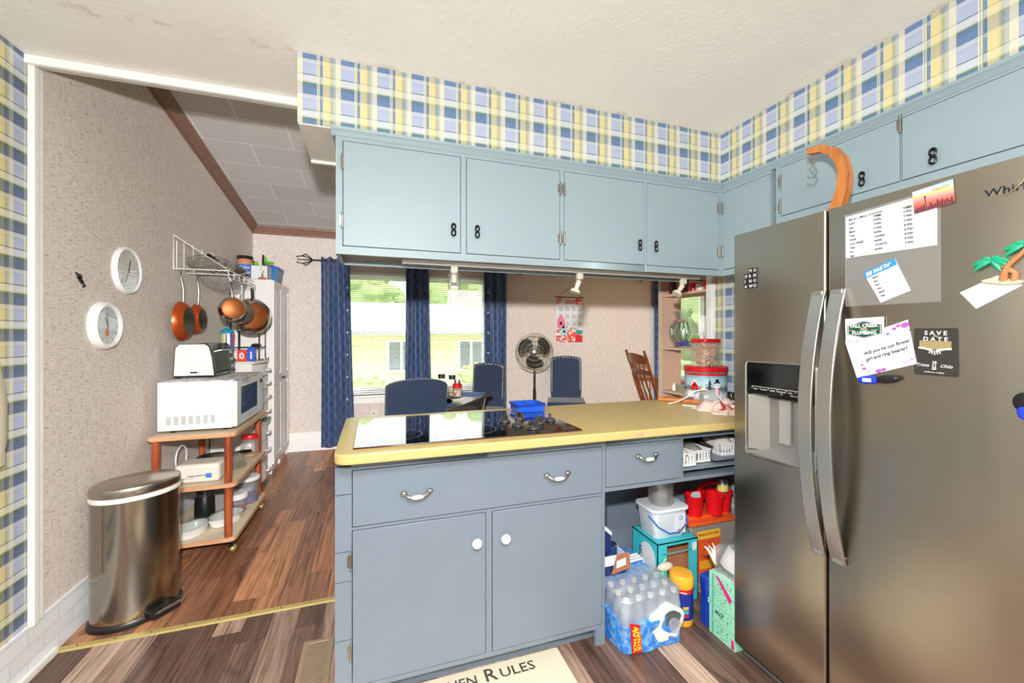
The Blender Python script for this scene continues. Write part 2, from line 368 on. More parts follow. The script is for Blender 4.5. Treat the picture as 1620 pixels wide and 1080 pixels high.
struct(holes(MB(GRASS), 'y', YB, YB+.14, XL-.1, 6, 0, 3.1, WIN), 'wall_far')
struct(MB(GRASS).box((5.9, 2.1, 0), (6, YB+.1, 3.1)), 'wall_right_dining')
struct(MB(PL_R).box((XR, -1.9, 0), (XR+.1, 2.15, 2.5)), 'wall_right')
struct(MB(GRASS).box((XR+.1, 2.1, 0), (5.9, 2.18, 3.1)), 'wall_near_dining')
struct(MB(PL_F).box((XL-.1, -2, 0), (XR+.1, -1.9, 2.5)), 'wall_behind')
struct(MB(GRASS).box((XL, YT, 2.44), (XR+.1, 2.2, 3.1)), 'wall_above_opening')
mb = MB(WHITE).box((XL, 2.118, 2.405), (-.283, 2.14, 2.44)).box((XL, 2.14, 2.425), (-.283, 2.2, 2.44)); struct(mb, 'trim_1', .003)
mb = MB(WHITE).box((XL, 2.135, .19), (XL+.012, 2.205, 2.42)).box((XL, 2.14, .19), (XL+.02, 2.165, 2.42)); struct(mb, 'trim_2', .003)
struct(MB(BRICKB).box((XL, -1.9, 0), (XL+.01, YB, .2)), 'baseboard_left')
struct(MB(WHITE).box((XL+.01, -1.9, 0), (XL+.03, 2.26, .03)), 'trim_3', .006)
struct(MB(WHITE).box((XL+.01, YB-.015, 0), (5.9, YB, .225)), 'baseboard_far', .004)
mb = MB(M('brass threshold strip', (196, 176, 112), .4, .3, var=.12))
mb.prism([(2.255, 0), (2.262, .006), (2.288, .006), (2.295, 0)], 'x', XL+.012, -.13)
for i in range(9): mb.cyl((XL+.08+i*.13, 2.275, .006), (XL+.08+i*.13, 2.275, .0072), .0035, m=M('screw', (90, 74, 40), .4, .8))
struct(mb, 'trim_4')
# crown mouldings of the dining room: along the slope of the left wall and level on the far wall
def crown(p0, p1, out_):
    a, b = Vector(p0), Vector(p1); o = Vector(out_); dn = Vector((0, 0, -1)); prof = [(0, 0), (.052, .0), (.05, .012), (.03, .03), (.026, .045), (.012, .062), (.012, .085), (0, .085)]
    V = [a+o*x+dn*y for x, y in prof]+[b+o*x+dn*y for x, y in prof]; n = len(prof)
    return V, [(i, (i+1) % n, n+(i+1) % n, n+i) for i in range(n)]+[tuple(range(n))[::-1], tuple(range(n, 2*n))]
sl = lambda y: 3.05-(y-2.14)*.49/(YB+.1-2.14)
mb = MB(BROWNT); mb.add(*crown((XL, 2.2, sl(2.2)), (XL, YB, sl(YB)), (1.15, 0, 0))); struct(mb, 'trim_5')
mb = MB(BROWNT); mb.add(*crown((XL, YB, sl(YB)-.002), (5.9, YB, sl(YB)-.002), (0, -1, 0))); struct(mb, 'trim_6')
# soffits over the cabinets
UND = M('cream painted soffit underside', (214, 208, 198), .6)
mb = MB(PL_F).box((-.283, 1.772, 2.168), (1.805, 2.13, 2.44)); mb.box((-.281, 1.775, 2.162), (-.14, 2.12, 2.168), UND); struct(mb, 'soffit')
mb = MB(WHITE).box((-.281, 2.118, 2.150), (-.146, 2.132, 2.168)); struct(mb, 'trim_7')
struct(MB(PL_R).box((1.805, -1.9, 2.168), (XR, 2.13, 2.44)), 'soffit_right')
struct(MB(WHITE).box((2.095, 2.14, .0), (2.2, 2.19, 2.44)), 'trim_8', .003)
# windows on the far wall
FRM = M('white vinyl window frame', (232, 234, 234), .35)
PANE = glassy('window glass', gloss=.08)
for i, (a, b, z0, z1) in enumerate(WIN):
    w_ = holes(MB(FRM), 'y', YB+.05, YB+.12, a, b, z0, z1, [(a+.045, b-.045, z0+.045, z1-.045)]).build('window_%d' % (i+1), kind='structure', bevel=.004)
    zm = 1.37
    for nm, y0, q0, q1 in (('lower_sash', YB+.055, z0+.045, zm+.02), ('upper_sash', YB+.085, zm-.02, z1-.045)):
        sa = holes(MB(FRM), 'y', y0, y0+.028, a+.045, b-.045, q0, q1, [(a+.085, b-.085, q0+.04, q1-.04)]).build(nm, w_, bevel=.003)
        MB(PANE).box((a+.08, y0+.012, q0+.035), (b-.08, y0+.016, q1-.035)).build('pane', sa)
    MB(BLACK).box(((a+b)/2-.02, YB+.045, zm+.012), ((a+b)/2+.03, YB+.055, zm+.02)).build('sash_lock', w_)
    MB(WHITE).box((a-.04, YB-.04, z0-.03), (b+.04, YB+.06, z0)).box((a-.02, YB-.014, z0-.10), (b+.02, YB, z0-.03)).build('window_sill', w_, bevel=.004)
# blinds: thin slats hanging inside each window opening
BL = M('white blind slats', (232, 230, 224), .5)
for i, (a, b, z0, z1) in enumerate(WIN):
    t = thing('window_blind', ['white slatted blind in the left window behind the table', 'white slatted blind in the middle window behind the table', 'white slatted blind in the far right window, seen through the divider shelves'][i], 'window blind', ((a+b)/2, YB+.02, z0))
    MB(BL).box((a+.012, YB+.005, z1-.04), (b-.012, YB+.045, z1-.002)).build('headrail', t, bevel=.003)
    mb = MB(BL); z = z0+.03
    while z < z1-.05:
        mb.add([(a+.015, YB+.011, z+.0035), (b-.015, YB+.011, z+.0035), (b-.015, YB+.035, z-.0035), (a+.015, YB+.035, z-.0035), (a+.015, YB+.011, z+.0045), (b-.015, YB+.011, z+.0045), (b-.015, YB+.035, z-.0025), (a+.015, YB+.035, z-.0025)],
               [(0, 3, 2, 1), (4, 5, 6, 7), (0, 1, 5, 4), (1, 2, 6, 5), (2, 3, 7, 6), (3, 0, 4, 7)]); z += .0245
    mb.build('slats', t)
    mb = MB(BL)
    for x in (a+.12, (a+b)/2, b-.12): mb.cyl((x, YB+.023, z0+.02), (x, YB+.023, z1-.04), .0012, n=6)
    mb.build('ladder_cord', t)
    MB(BL).box((a+.015, YB+.01, z0+.006), (b-.015, YB+.036, z0+.022)).build('bottom_rail', t, bevel=.002)
    MB(glassy('clear wand', gloss=.2, alpha=.3)).cyl((a+.1, YB, z1-.05), (a+.1, YB-.002, z1-.65), .004, n=8).build('tilt_wand', t)

# ================================================================= OUTSIDE
GR = NT('lawn'); lawn = GR.out(GR.mix(GR.noise(GR.n('ShaderNodeNewGeometry').outputs['Position'], 3, 4), S(110, 140, 70), S(150, 178, 96)), .9)
struct(MB(lawn).box((-30, YB+.2, -.6), (40, 60, -.5)), 'lawn')
YEL = bricks('yellow siding', (0, 2), 1, 4, .2, (226, 208, 150), (230, 212, 156), (196, 180, 128), .01, .8)
h = thing('house', 'pale yellow house with white roof seen through the window blinds', 'house', (3, 15, -.5))
MB(YEL).box((-6, 15, -.5), (12, 22, 1.6)).build('wall', h)
MB(M('pale shingle roof', (206, 202, 198), .8, var=.1)).prism([(14.2, 1.42), (14.2, 1.55), (18.5, 2.75), (22.8, 1.55), (22.8, 1.42)], 'x', -6.6, 12.6).build('roof', h)
for x in (.4, 2.9, 8.0):
    wf = holes(MB(FRM), 'y', 14.93, 15.02, x, x+1.0, .05, 1.2, [(x+.08, x+.46, .13, 1.12), (x+.54, x+.92, .13, 1.12)]).build('window', h)
    MB(M('dark house glass', (90, 100, 110), .1)).box((x+.06, 14.97, .10), (x+.94, 14.99, 1.15)).build('pane', wf)
MB(M('brick chimney', (196, 170, 160), .8)).box((3.2, 18, 2.4), (5.0, 19, 3.35)).build('chimney', h)
def blob(mb, c, r, n, seed):
    rnd = random.Random(seed)
    for k in range(n):
        a, b, q = rnd.uniform(0, 2*PI), rnd.uniform(-1, 1), rnd.uniform(.55, 1)
        p = (c[0]+r[0]*q*math.cos(a)*math.sqrt(1-b*b), c[1]+r[1]*q*math.sin(a)*math.sqrt(1-b*b), c[2]+r[2]*q*b)
        s_ = rnd.uniform(.14, .3)*min(r); mb.ell(p, (s_, s_, s_*.75), n=7, k=5)
    mb.ell(c, (r[0]*.8, r[1]*.8, r[2]*.8), n=12, k=8); return mb
LEAF = NT('leaves'); leaf = LEAF.out(LEAF.mix(LEAF.noise(LEAF.n('ShaderNodeNewGeometry').outputs['Position'], 6, 4), S(96, 128, 62), S(164, 190, 116)), .8)
for i, (x, y, z, r, lab) in enumerate([(-1.5, 34, 4.2, 3.6, 'leafy tree behind the house, left of the chimney'), (7, 34, 4.4, 4, 'big leafy tree behind the house, right of the chimney'), (-10, 34, 4.2, 3.6, 'leafy tree behind the left end of the house'), (19, 19, 3.6, 4.6, 'green tree filling the far right window')]):
    t = thing('tree', lab, 'tree', (x, y, -.5), group='trees behind the house')
    blob(MB(leaf), (x, y, z), (r, r, r*.8), 90, i).build('crown', t); MB(M('bark', (96, 78, 62), .9)).cyl((x, y, -.5), (x, y, z), .3, .2).build('trunk', t)
for i, (x, y, r, lab) in enumerate([(3.3, 13.2, .8, 'green shrub on the lawn in front of the yellow house'), (1.6, 12, .5, 'small green shrub on the lawn, left of the bigger one'), (-.2, 12.5, .6, 'green shrub on the lawn seen through the left window')]):
    tag(blob(MB(leaf), (x, y, -.5+r*.6), (r, r*.8, r*.6), 50, 20+i).build('shrub', at=(x, y, -.5)), lab, 'shrub', 'shrubs outside')

# ================================================================= BASE CABINETS AND COUNTER
F0, F1 = 1.569, 1.589
def porcelain_pull(parent, x, z, rz=0.):
    y = F0-.006
    o = MB(M('antique silver', (190, 188, 180), .25, 1.))
    for s_ in (-1, 1):
        o.ell((x+s_*.047, y-.008, z+.006), (.013, .010, .009)); o.cyl((x+s_*.045, y+.006, z+.005), (x+s_*.045, y-.008, z+.005), .005, n=10)
        o.tube([(x+s_*.045, y-.012, z+.004), (x+s_*.034, y-.022, z-.004), (x+s_*.02, y-.026, z-.008)], [.004, .0065, .005], 10)
    h = o.build('pull_handle', parent)
    MB(M('white porcelain', (242, 242, 244), .12)).lathe([(.0045, -.021), (.0075, -.014), (.0085, 0), (.0075, .014), (.0045, .021)], (x, y-.026, z-.008), 16, axis='x').build('grip', h)
def hinge(parent, x, y, z, ax='y', L_=.055, mat=None):
    mb = MB(mat or M('nickel hinge', (150, 146, 138), .3, .9)); a = (x, y, z-L_/2); b = (x, y, z+L_/2); mb.cyl(a, b, .0042, n=10)
    for q in (-1, 1): mb.ell((x, y, z+q*L_/2), (.0055, .0055, .006), n=10, k=6)
    if ax == 'y': mb.box((x-.012, y+.001, z-L_*.36), (x+.002, y+.006, z+L_*.36))
    else: mb.box((x+.001, y-.002, z-L_*.36), (x+.006, y+.012, z+L_*.36))
    mb.build('hinge', parent)
bc = thing('base_cabinet', 'grey-blue base cabinet under the cooktop, wide drawer over two doors with white knobs', 'cabinet', (.4, F0, 0))
zs = [0, .26, .468, .574, .777, .875]
mb = MB(LO)
for i in range(5): mb.box((-.132, F0, zs[i]+(.0015 if i else 0)), (-.079, F1, zs[i+1]-.0015))
holes(mb, 'y', F0+.001, F1, -.079, .951, .072, .90, [(-.0765, .9365, .657, .862), (-.0765, .4165, .090, .647), (.4405, .9365, .090, .647)])
mb.box((.905, F0+.001, 0), (.951, F1, .072)).box((-.132, F1, 0), (-.112, 2.13, .90)).box((.93, F1, 0), (.951, 2.13, .90))
mb.box((-.132, 2.115, 0), (.951, 2.135, .90)).box((-.112, F1, .078), (.93, 2.115, .09)).box((-.112, F1, .648), (.93, 2.1, .655))
mb.build('carcass', bc)
MB(LO).box((-.079, 1.625, 0), (.93, 1.64, .078)).build('toe_kick', bc)
d = MB(LO).box((-.074, F0-.003, .66), (.934, F0+.016, .859)).build('drawer', bc, bevel=.002)
porcelain_pull(d, .149, .757); porcelain_pull(d, .719, .762)
for x0, x1, kx in ((-.074, .414, .376), (.443, .934, .493)):
    d = MB(LO).box((x0, F0-.003, .093), (x1, F0+.016, .6445)).build('door', bc, bevel=.002)
    MB(M('white porcelain knob', (244, 244, 242), .15)).lathe([(.006, .012), (.007, 0), (.016, -.006), (.0195, -.014), (.017, -.022), (.008, -.027), (.001, -.028)], (kx, F0-.006, .537), 24, axis='y').build('knob', d)
for z in (.538, .215): hinge(bc, -.080, F0-.004, z)
for z in (.54, .20): hinge(bc, .941, F0-.001, z, mat=LO)
dk = thing('desk_cabinet', 'grey-blue knee-space cabinet beside the cooktop unit, with one drawer and an open cubby', 'cabinet', (1.5, F0, 0))
mb = holes(MB(LO), 'y', F0, F1, .951, XR, .660, .90, [(.9535, 1.3595, .677, .862), (1.368, 2.07, .677, .86)])
mb.box((.951, F1, .66), (XR, 2.05, .672)).box((1.356, F1, .672), (1.368, 2.05, .9)).box((.951, 2.10, 0), (XR, 2.13, .90)); mb.build('carcass', dk)
MB(M('dark red wood', (70, 26, 28), .6)).box((1.36, 2.02, .49), (XR, 2.10, .66)).build('back_rail', dk)
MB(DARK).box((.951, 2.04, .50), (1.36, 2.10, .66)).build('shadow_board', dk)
MB(LO).box((1.368, F1, .70), (2.1, 2.0, .712)).box((1.6, F1+.02, .722), (2.1, 2.0, .732)).build('cubby_shelf', dk)
d = MB(LO).box((.956, F0-.003, .68), (1.357, F0+.016, .859)).build('drawer', dk, bevel=.002); porcelain_pull(d, 1.159, .80)
# countertop
ct = thing('countertop', 'yellow laminate peninsula countertop with rounded corner and a cut-out for the cooktop', 'countertop', (1, 1.8, .90))
pts = arc(-.132+.05, 1.493+.05, .05, 180, 270, 8)+[(XR, 1.493), (XR, 2.175)]+arc(-.132+.03, 2.175-.03, .03, 90, 180, 6)
MB(LAM).prism(pts, 'z', .901, .938).build('top', ct, bevel=.006, seg=3)
MB(M('worn paper tape', (206, 166, 130), .8, var=.2)).box((1.045, 1.4915, .909), (1.095, 1.493, .927)).build('torn_sticker', ct)['label'] = 'torn brown sticker on the edge'
# cooktop
def cook():
    t = NT('black cooktop glass'); o = t.pos()
    col = None
    for cx, cy, r in ((.10, 1.71, .085), (.10, 1.96, .105), (.40, 1.96, .115), (.40, 1.71, .095), (.40, 1.96, .075)):
        dx = t.math('SUBTRACT', o[0], cx); dy = t.math('SUBTRACT', o[1], cy)
        q = t.math('ABSOLUTE', t.math('SUBTRACT', t.math('SQRT', t.math('ADD', t.math('MULTIPLY', dx, dx), t.math('MULTIPLY', dy, dy))), r))
        q = t.math('LESS_THAN', q, .0022); col = q if col is None else t.math('MAXIMUM', col, q)
    return t.out(t.mix(col, S(10, 10, 12), S(150, 150, 150)), .045, Specular_IOR_Level=.9, Coat_Weight=1., Coat_Roughness=.02)
ck = thing('cooktop', 'black glass electric cooktop set into the yellow counter', 'cooktop', (.38, 1.8, .938))
MB(cook()).prism(rrect(-.072, .835, 1.553, 2.085, .008, 3), 'z', .9382, .944).build('glass_top', ck, bevel=.0015)
MB(M('copper coloured gasket', (150, 76, 44), .5)).prism(rrect(-.0735, .8365, 1.5515, 2.0865, .009, 3), 'z', .9381, .9395).build('gasket', ck)
for x, y, a in ((.565, 1.80, 40), (.655, 1.84, 100), (.595, 1.70, 70), (.705, 1.72, 20), (.64, 1.63, 120), (.775, 1.76, 60)):
    kb = MB(M('smoky clear knob', (54, 54, 56), .05, 0, Specular_IOR_Level=1.)).lathe([(.026, 0), (.027, .006), (.02, .012), (.017, .016)], (x, y, .944), 20)
    kb.M = Matrix.Translation((x, y, .956)) @ Matrix.Rotation(R(a), 4, 'Z')
    kb.prism([(-.024, 0), (.024, 0), (.022, .016), (.012, .024), (-.012, .024), (-.022, .016)], 'y', -.005, .005); k_ = kb.build('control_knob', ck, bevel=.0015)
    MB(CHROME).tube([(x+.0245*math.cos(j*PI/8), y+.0245*math.sin(j*PI/8), .9475) for j in range(16)], .0016, 6, closed=True).build('trim_ring', k_)
tr = MB(M('blue plastic', (26, 92, 214), .3)).prism(rrect(.70, .845, 1.99, 2.12, .012), 'z', .9385, .944)
for a, b in (((.70, 1.99), (.845, 1.996)), ((.70, 2.114), (.845, 2.12)), ((.70, 1.99), (.706, 2.12)), ((.839, 1.99), (.845, 2.12)), ((.77, 1.99), (.775, 2.12))):
    tr.box((a[0], a[1], .94), (b[0], b[1], .978))
tr.M = Matrix.Identity(4)
t = thing('plastic_tray', 'small bright blue divided tray at the back of the cooktop', 'tray', (.77, 2.05, .944)); tr.v = [v+Vector((0, 0, .0055)) for v in tr.v]
tr.build('tray_body', t, bevel=.0015)
mb = MB(M('blue plastic dark', (16, 60, 170), .3)).box((.694, 1.985, .974), (.851, 1.992, .986)).box((.694, 2.118, .974), (.851, 2.125, .986)).box((.694, 1.985, .974), (.701, 2.125, .986)).box((.844, 1.985, .974), (.851, 2.125, .986)); mb.build('rim', t, bevel=.001)

# ================================================================= UPPER CABINETS
U0, U1 = 1.772, 1.792
def s_pull(parent, p, ax):
    """black wrought iron figure-eight pull"""
    x, y, z = p; mb = MB(M('black iron pull', (20, 20, 20), .3, .4))
    for q in (-1, 1):
        c_ = z+q*.0135; ring = []
        for j in range(14):
            a = 2*PI*j/14; h = .0085*math.cos(a); v = .0125*math.sin(a)
            ring.append((x+h, y-.012, c_+v) if ax == 'y' else (x-.012, y+h, c_+v))
        mb.tube(ring, .0036, 7, closed=True)
    n_ = (0, .012, 0) if ax == 'y' else (.012, 0, 0); c0 = Vector((x, y-.012, z)) if ax == 'y' else Vector((x-.012, y, z))
    mb.cyl(c0, c0+Vector(n_), .004, n=8); mb.ell(tuple(c0), (.006, .006, .006), n=10, k=6)
    mb.cyl(c0+Vector((0, 0, .02)), c0+Vector((0, 0, .02))+Vector(n_), .003, n=8)
    mb.build('pull_handle', parent)
uc = thing('upper_cabinet', 'light blue upper cabinet with four doors hanging over the peninsula', 'cabinet', (.8, U0, 1.667))
DX = [(-.119, .355), (.383, .829), (.855, 1.300), (1.320, 1.778)]
mb = holes(MB(UP), 'y', U0, U1, -.146, 1.805, 1.667, 2.168, [(a-.0025, b+.0025, 1.6985, 2.1205) for a, b in DX])
mb.box((-.146, U1, 1.667), (-.130, 2.05, 2.168)).box((-.13, 2.035, 1.667), (1.805, 2.05, 2.168)).box((-.13, U1, 1.692), (1.805, 2.035, 1.70))
mb.build('carcass', uc)
MB(UP).prism([(U0-.001, 2.135), (U0-.007, 2.142), (U0-.010, 2.152), (U0-.017, 2.158), (U0-.019, 2.168), (U0, 2.168)], 'x', -.163, 1.79).prism([(-.147, 2.135), (-.152, 2.15), (-.163, 2.158), (-.163, 2.168), (-.146, 2.168)], 'y', U0-.01, 2.05).build('crown', uc)
GALV = M('grey weathered board', (150, 146, 138), .6, var=.25, nscale=50.)
MB(GALV).box((-.125, 1.80, 1.687), (1.80, 2.03, 1.6915)).build('underside_panel', uc)
for i, (a, b) in enumerate(DX):
    d = MB(UP).box((a, U0-.003, 1.701), (b, U0+.015, 2.118)).build('door', uc, bevel=.002)
    s_pull(d, ((b-.032) if i in (0, 2) else (a+.045), U0-.003, 1.797), 'y')
for x in (-.121, .831, .853, 1.780):
    for z in (2.035, 1.80): hinge(uc, x, U0-.005, z)
# right-hand wall cabinets: X = 1.805 face
uc = thing('corner_cabinet', 'light blue narrow wall cabinet in the corner, left of the fridge', 'cabinet', (1.805, 1.62, 1.667))
mb = holes(MB(UP), 'x', 1.805, 1.825, 1.44, U0, 1.667, 2.168, [(1.4825, 1.7625, 1.6985, 2.1205), (1.452, 1.477, 1.70, 2.135)])
mb.box((1.825, 1.48, 1.667), (XR-.005, 1.772, 1.69)).box((1.825, 1.478, 1.667), (XR-.005, 1.4825, 2.168)).box((1.825, 1.440, 1.667), (XR-.005, 1.445, 2.168)); mb.build('carcass', uc)
d = MB(UP).box((1.802, 1.485, 1.701), (1.82, 1.760, 2.118)).build('door', uc, bevel=.002)
MB(UP).prism([(1.804, 2.135), (1.798, 2.142), (1.795, 2.152), (1.788, 2.158), (1.786, 2.168), (1.805, 2.168)], 'y', 1.44, 1.752).build('crown', uc)
for z in (2.035, 1.80): hinge(uc, 1.800, 1.762, z, 'x')
MB(DARK).box((1.90, 1.4455, 1.67), (1.905, 1.4775, 2.16)).build('back_panel', uc)
for z, c_, lb, hh in ((1.705, (70, 50, 40), 'dark brown bottle at the bottom of the narrow cubby beside the fridge', .05), (1.775, (214, 92, 40), 'orange jar in the narrow cubby above the fridge, below the green one', .07), (1.885, (90, 190, 90), 'green capped jar in the narrow cubby above the fridge', .055), (1.965, (236, 236, 230), 'white spice tin near the top of the narrow cubby above the fridge', .07)):
    o = MB(M('spice %d' % c_[0], c_, .4)).lathe([(.0, 0), (.011, 0), (.011, hh*.7), (.008, hh*.8), (.009, hh*.82), (.009, hh), (0, hh)], (1.845, 1.4625, z), 12, caps=False).build('spice_jar', at=(1.845, 1.4625, z)); tag(o, lb, 'jar', 'jars in the narrow cubby')
for z in (1.87, 1.948, 1.76): MB(BROWNT).box((1.827, 1.4455, z), (1.90, 1.4775, z+.012)).build('shelf', uc)
oc = thing('overfridge_cabinet', 'light blue wall cabinet with doors above the refrigerator', 'cabinet', (1.805, .9, 1.87))
MB(UP).prism([(1.804, 2.135), (1.798, 2.142), (1.795, 2.152), (1.788, 2.158), (1.786, 2.168), (1.805, 2.168)], 'y', -.05, 1.4395).build('crown', oc)
DY = [(.968, 1.424), (.49, .960), (.01, .482)]
mb = holes(MB(UP), 'x', 1.805, 1.825, -.05, 1.4395, 1.868, 2.168, [(a-.0025, b+.0025, 1.8975, 2.1275) for a, b in DY]); mb.box((1.825, -.05, 1.868), (XR-.005, 1.4395, 1.885)).box((1.825, -.05, 1.885), (XR-.005, -.03, 2.168)); mb.build('carcass', oc)
for i, (a, b) in enumerate(DY):
    d = MB(UP).box((1.802, a, 1.90), (1.82, b, 2.125)).build('door', oc, bevel=.002)
    s_pull(d, (1.802, 1.082 if i == 0 else (.868 if i == 1 else .07), 1.948), 'x')
for z in (2.06, 1.945): hinge(oc, 1.800, 1.4265, z, 'x')
hinge(oc, 1.800, .964, 2.105, 'x')
# track lights
tk = thing('light_track', 'thin white lighting track under the upper cabinet', 'track light rail', (.8, 1.93, 1.68))
MB(WHITEP).box((.12, 1.915, 1.668), (1.79, 1.95, 1.687)).build('rail', tk, bevel=.002)
MB(M('track slot', (90, 80, 70), .5)).box((.125, 1.926, 1.667), (1.785, 1.939, 1.6685)).build('slot', tk)
CREAM = M('cream white metal', (236, 228, 208), .35)
for i, (x, tilt, lab) in enumerate(((.357, 0, 'white track spotlight with a glass shade, in front of the middle window'), (1.02, -22, 'white track spotlight tilted down in front of the calendar'), (1.685, -38, 'white track spotlight at the right end, in front of the divider shelves'))):
    t = thing('spotlight', lab, 'spotlight', (x, 1.932, 1.667), group='track spotlights')
    MB(CREAM).box((x-.016, 1.92, 1.637), (x+.016, 1.945, 1.667)).build('adapter', t, bevel=.003)
    m_ = Matrix.Translation((x, 1.932, 1.637)) @ Matrix.Rotation(R(-tilt), 4, 'Y')
    b = MB(CREAM); b.M = m_; b.cyl((0, 0, 0), (0, 0, -.012), .006, n=10); b.lathe([(.011, -.045), (.013, -.04), (.013, -.018), (.016, -.012), (.010, -.008)], n=16); b.build('neck', t)
    b = MB(GOLD if i == 0 else CREAM); b.M = m_; b.lathe([(.020, -.063), (.012, -.052), (.011, -.045)], n=20); sh = b.build('lamp_base', t)
    b = MB(CREAM); b.M = m_; b.lathe([(.026, -.076), (.0265, -.066), (.024, -.062), (.010, -.061)], n=24); b.build('lamp_head', t)
    b = MB(M('lamp lens', (210, 210, 204), .1)); b.M = m_; b.lathe([(.001, -.0775), (.022, -.0765), (.022, -.074)], n=20); b.build('lens', t)
    if i == 0:
        b = MB(glassy('clear shade', gloss=.4, alpha=.06)); b.M = m_; b.lathe([(.029, -.080), (.029, -.004), (.031, -.004), (.031, -.080)], n=20, caps=False); b.build('glass_shade', t)

# ================================================================= FRIDGE
FX = 1.44
fg = thing('refrigerator', 'dark stainless side-by-side refrigerator with ice dispenser, covered in magnets', 'refrigerator', (1.8, .9, 0))
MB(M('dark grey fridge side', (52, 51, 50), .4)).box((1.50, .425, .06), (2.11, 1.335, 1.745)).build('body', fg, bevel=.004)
MB(M('fridge grille', (60, 60, 62), .45)).box((1.475, .43, .012), (1.52, 1.332, .062)).build('kick_grille', fg, bevel=.006)
MB(M('grille bar', (90, 90, 92), .4)).box((1.463, 1.08, .012), (1.475, 1.325, .026)).build('foot_cover', fg, bevel=.003)
def fdoor(y0, y1, hs=None, name='door'):
    """door slab with softly rounded long edges; optional rectangular recess"""
    mb = MB(FRIDGE)
    def sect(a, b, z0, z1):
        pts = []
        r = .008
        L_ = [(FX+r-r*math.cos(R(t)), a+r-r*math.sin(R(t))) for t in (90, 60, 30, 0)] if a == y0 else [(FX, a)]
        Rr = [(FX+r-r*math.cos(R(t)), b-r+r*math.sin(R(t))) for t in (0, 30, 60, 90)] if b == y1 else [(FX, b)]
        pts = [(1.497, a)]+L_+Rr+[(1.497, b)]
        mb.prism(pts, 'z', z0, z1)
    if not hs: sect(y0, y1, .055, 1.762)
    else:
        a, b, z0, z1 = hs
        sect(y0, y1, .055, z0); sect(y0, y1, z1, 1.762); sect(y0, a, z0, z1); sect(b, y1, z0, z1)
        mb.box((1.488, a, z0), (1.497, b, z1), M('dispenser back', (120, 116, 110), .4, .6))
    return mb.build(name, fg)
HO = (1.012, 1.283, .868, 1.232)
fz = fdoor(.978, 1.352, HO, 'freezer_door'); fr = fdoor(.418, .971)
MB(M('gasket dark', (20, 18, 26), .6)).box((1.497, .43, .06), (1.503, 1.34, 1.75)).build('gasket', fg)
# dispenser
ds = MB(M('dispenser chrome trim', (214, 214, 210), .2, 1.)); pts = rrect(HO[0]-.003, HO[1]+.006, HO[2]-.006, HO[3]+.006, .018)
ds.tube([(FX-.001, a, b) for a, b in pts], .0042, 8, closed=True); ds = ds.build('dispenser', fg)
MB(M('glossy black panel', (12, 12, 13), .08)).prism([(FX-.001, HO[3]+.002), (FX-.001, 1.112), (FX+.012, 1.104), (1.489, 1.104), (1.489, HO[3]+.002)], 'y', HO[0], HO[1]).build('control_panel', ds)
GREYP = M('grey dispenser plastic', (150, 148, 144), .35, .5)
MB(GREYP).prism([(FX+.002, HO[2]), (1.489, HO[2]), (1.489, .905), (1.482, .892), (FX+.006, .874)], 'y', HO[0], HO[1]).build('drip_tray', ds)
MB(GREYP).box((1.484, HO[0], .87), (1.489, HO[1], 1.104)).build('recess_wall', ds)
MB(M('bright recess side', (150, 148, 142), .35, .5)).prism([(FX+.004, HO[1]), (1.489, HO[1]), (1.489, HO[1]-.07)], 'z', .885, 1.104).build('recess_side', ds)
MB(M('dispenser paddle', (170, 168, 164), .4, .3)).prism(rrect(1.125, 1.168, .93, 1.10, .004), 'x', 1.468, 1.476).build('paddle', ds)
MB(M('dispenser paddle dark', (110, 108, 104), .4, .3)).prism(rrect(1.04, 1.09, .93, 1.10, .004), 'x', 1.468, 1.476).build('paddle', ds)
MB(M('dispenser spout', (70, 68, 64), .4)).prism([(FX+.006, 1.104), (FX+.03, 1.094), (1.48, 1.094), (1.484, 1.104)], 'y', 1.02, 1.20).build('spout', ds)
LT = M('light grey print', (210, 210, 210), .5)
mb = MB(LT)
for i in range(6):
    y = 1.262-i*.036; mb.box((FX-.0018, y-.034, 1.139), (FX-.001, y, 1.1405)); mb.box((FX-.0018, y-.0015, 1.132), (FX-.001, y, 1.1405))
    mb.text(['water', 'crushed', 'cubed', 'measured', 'lock', 'filter'][i], .0085, (FX-.0014, y-.017, 1.128), (0, -1, 0), (0, 0, 1), .0006, align='CENTER')
mb.text('fill', .007, (FX-.0014, 1.135, 1.120), (0, -1, 0), (0, 0, 1), .0006, align='CENTER').text('hold 3 sec', .0065, (FX-.0014, 1.088, 1.119), (0, -1, 0), (0, 0, 1), .0006, align='CENTER'); mb.build('button_labels', ds)
# handles: two bowed bars
for y, nm in ((.994, fz), (.932, fr)):
    mb = MB(HANDLE); n = 24; V = []
    for i in range(n+1):
        z = .600+(1.492-.600)*i/n; q = (i/n-.5)*2; b = .060*(1-q*q)+.012; wy = .0235; yc = y+(0.006*(1-q*q))
        th = .014
        V += [(FX-b, yc-wy, z), (FX-b, yc+wy, z), (FX-b+th, yc+wy-.004, z), (FX-b+th, yc-wy+.004, z)]
    mb.add(V, [(4*i+j, 4*i+(j+1) % 4, 4*i+4+(j+1) % 4, 4*i+4+j) for i in range(n) for j in range(4)]+[(3, 2, 1, 0), (4*n, 4*n+1, 4*n+2, 4*n+3)])
    for z in (.612, 1.48): mb.box((FX-.016, y-.016, z-.012), (FX+.004, y+.016, z+.012))
    mb.build('handle', nm, bevel=.003)
mb = MB(M('dark logo letters', (50, 50, 54), .3, .5)).text('Whirlpool', .026, (FX-.0015, .597, 1.683), (0, -1, 0), (0, 0, 1), .0015, bold=.0004, sx=1.12)
lg = mb.build('brand_lettering', fr)
MB(M('logo swoosh', (220, 190, 130), .3, .8)).tube([(FX-.003, .566-.004*i, 1.679+.0006*i*i*.55) for i in range(12)], .0011, 6).build('swoosh', lg)

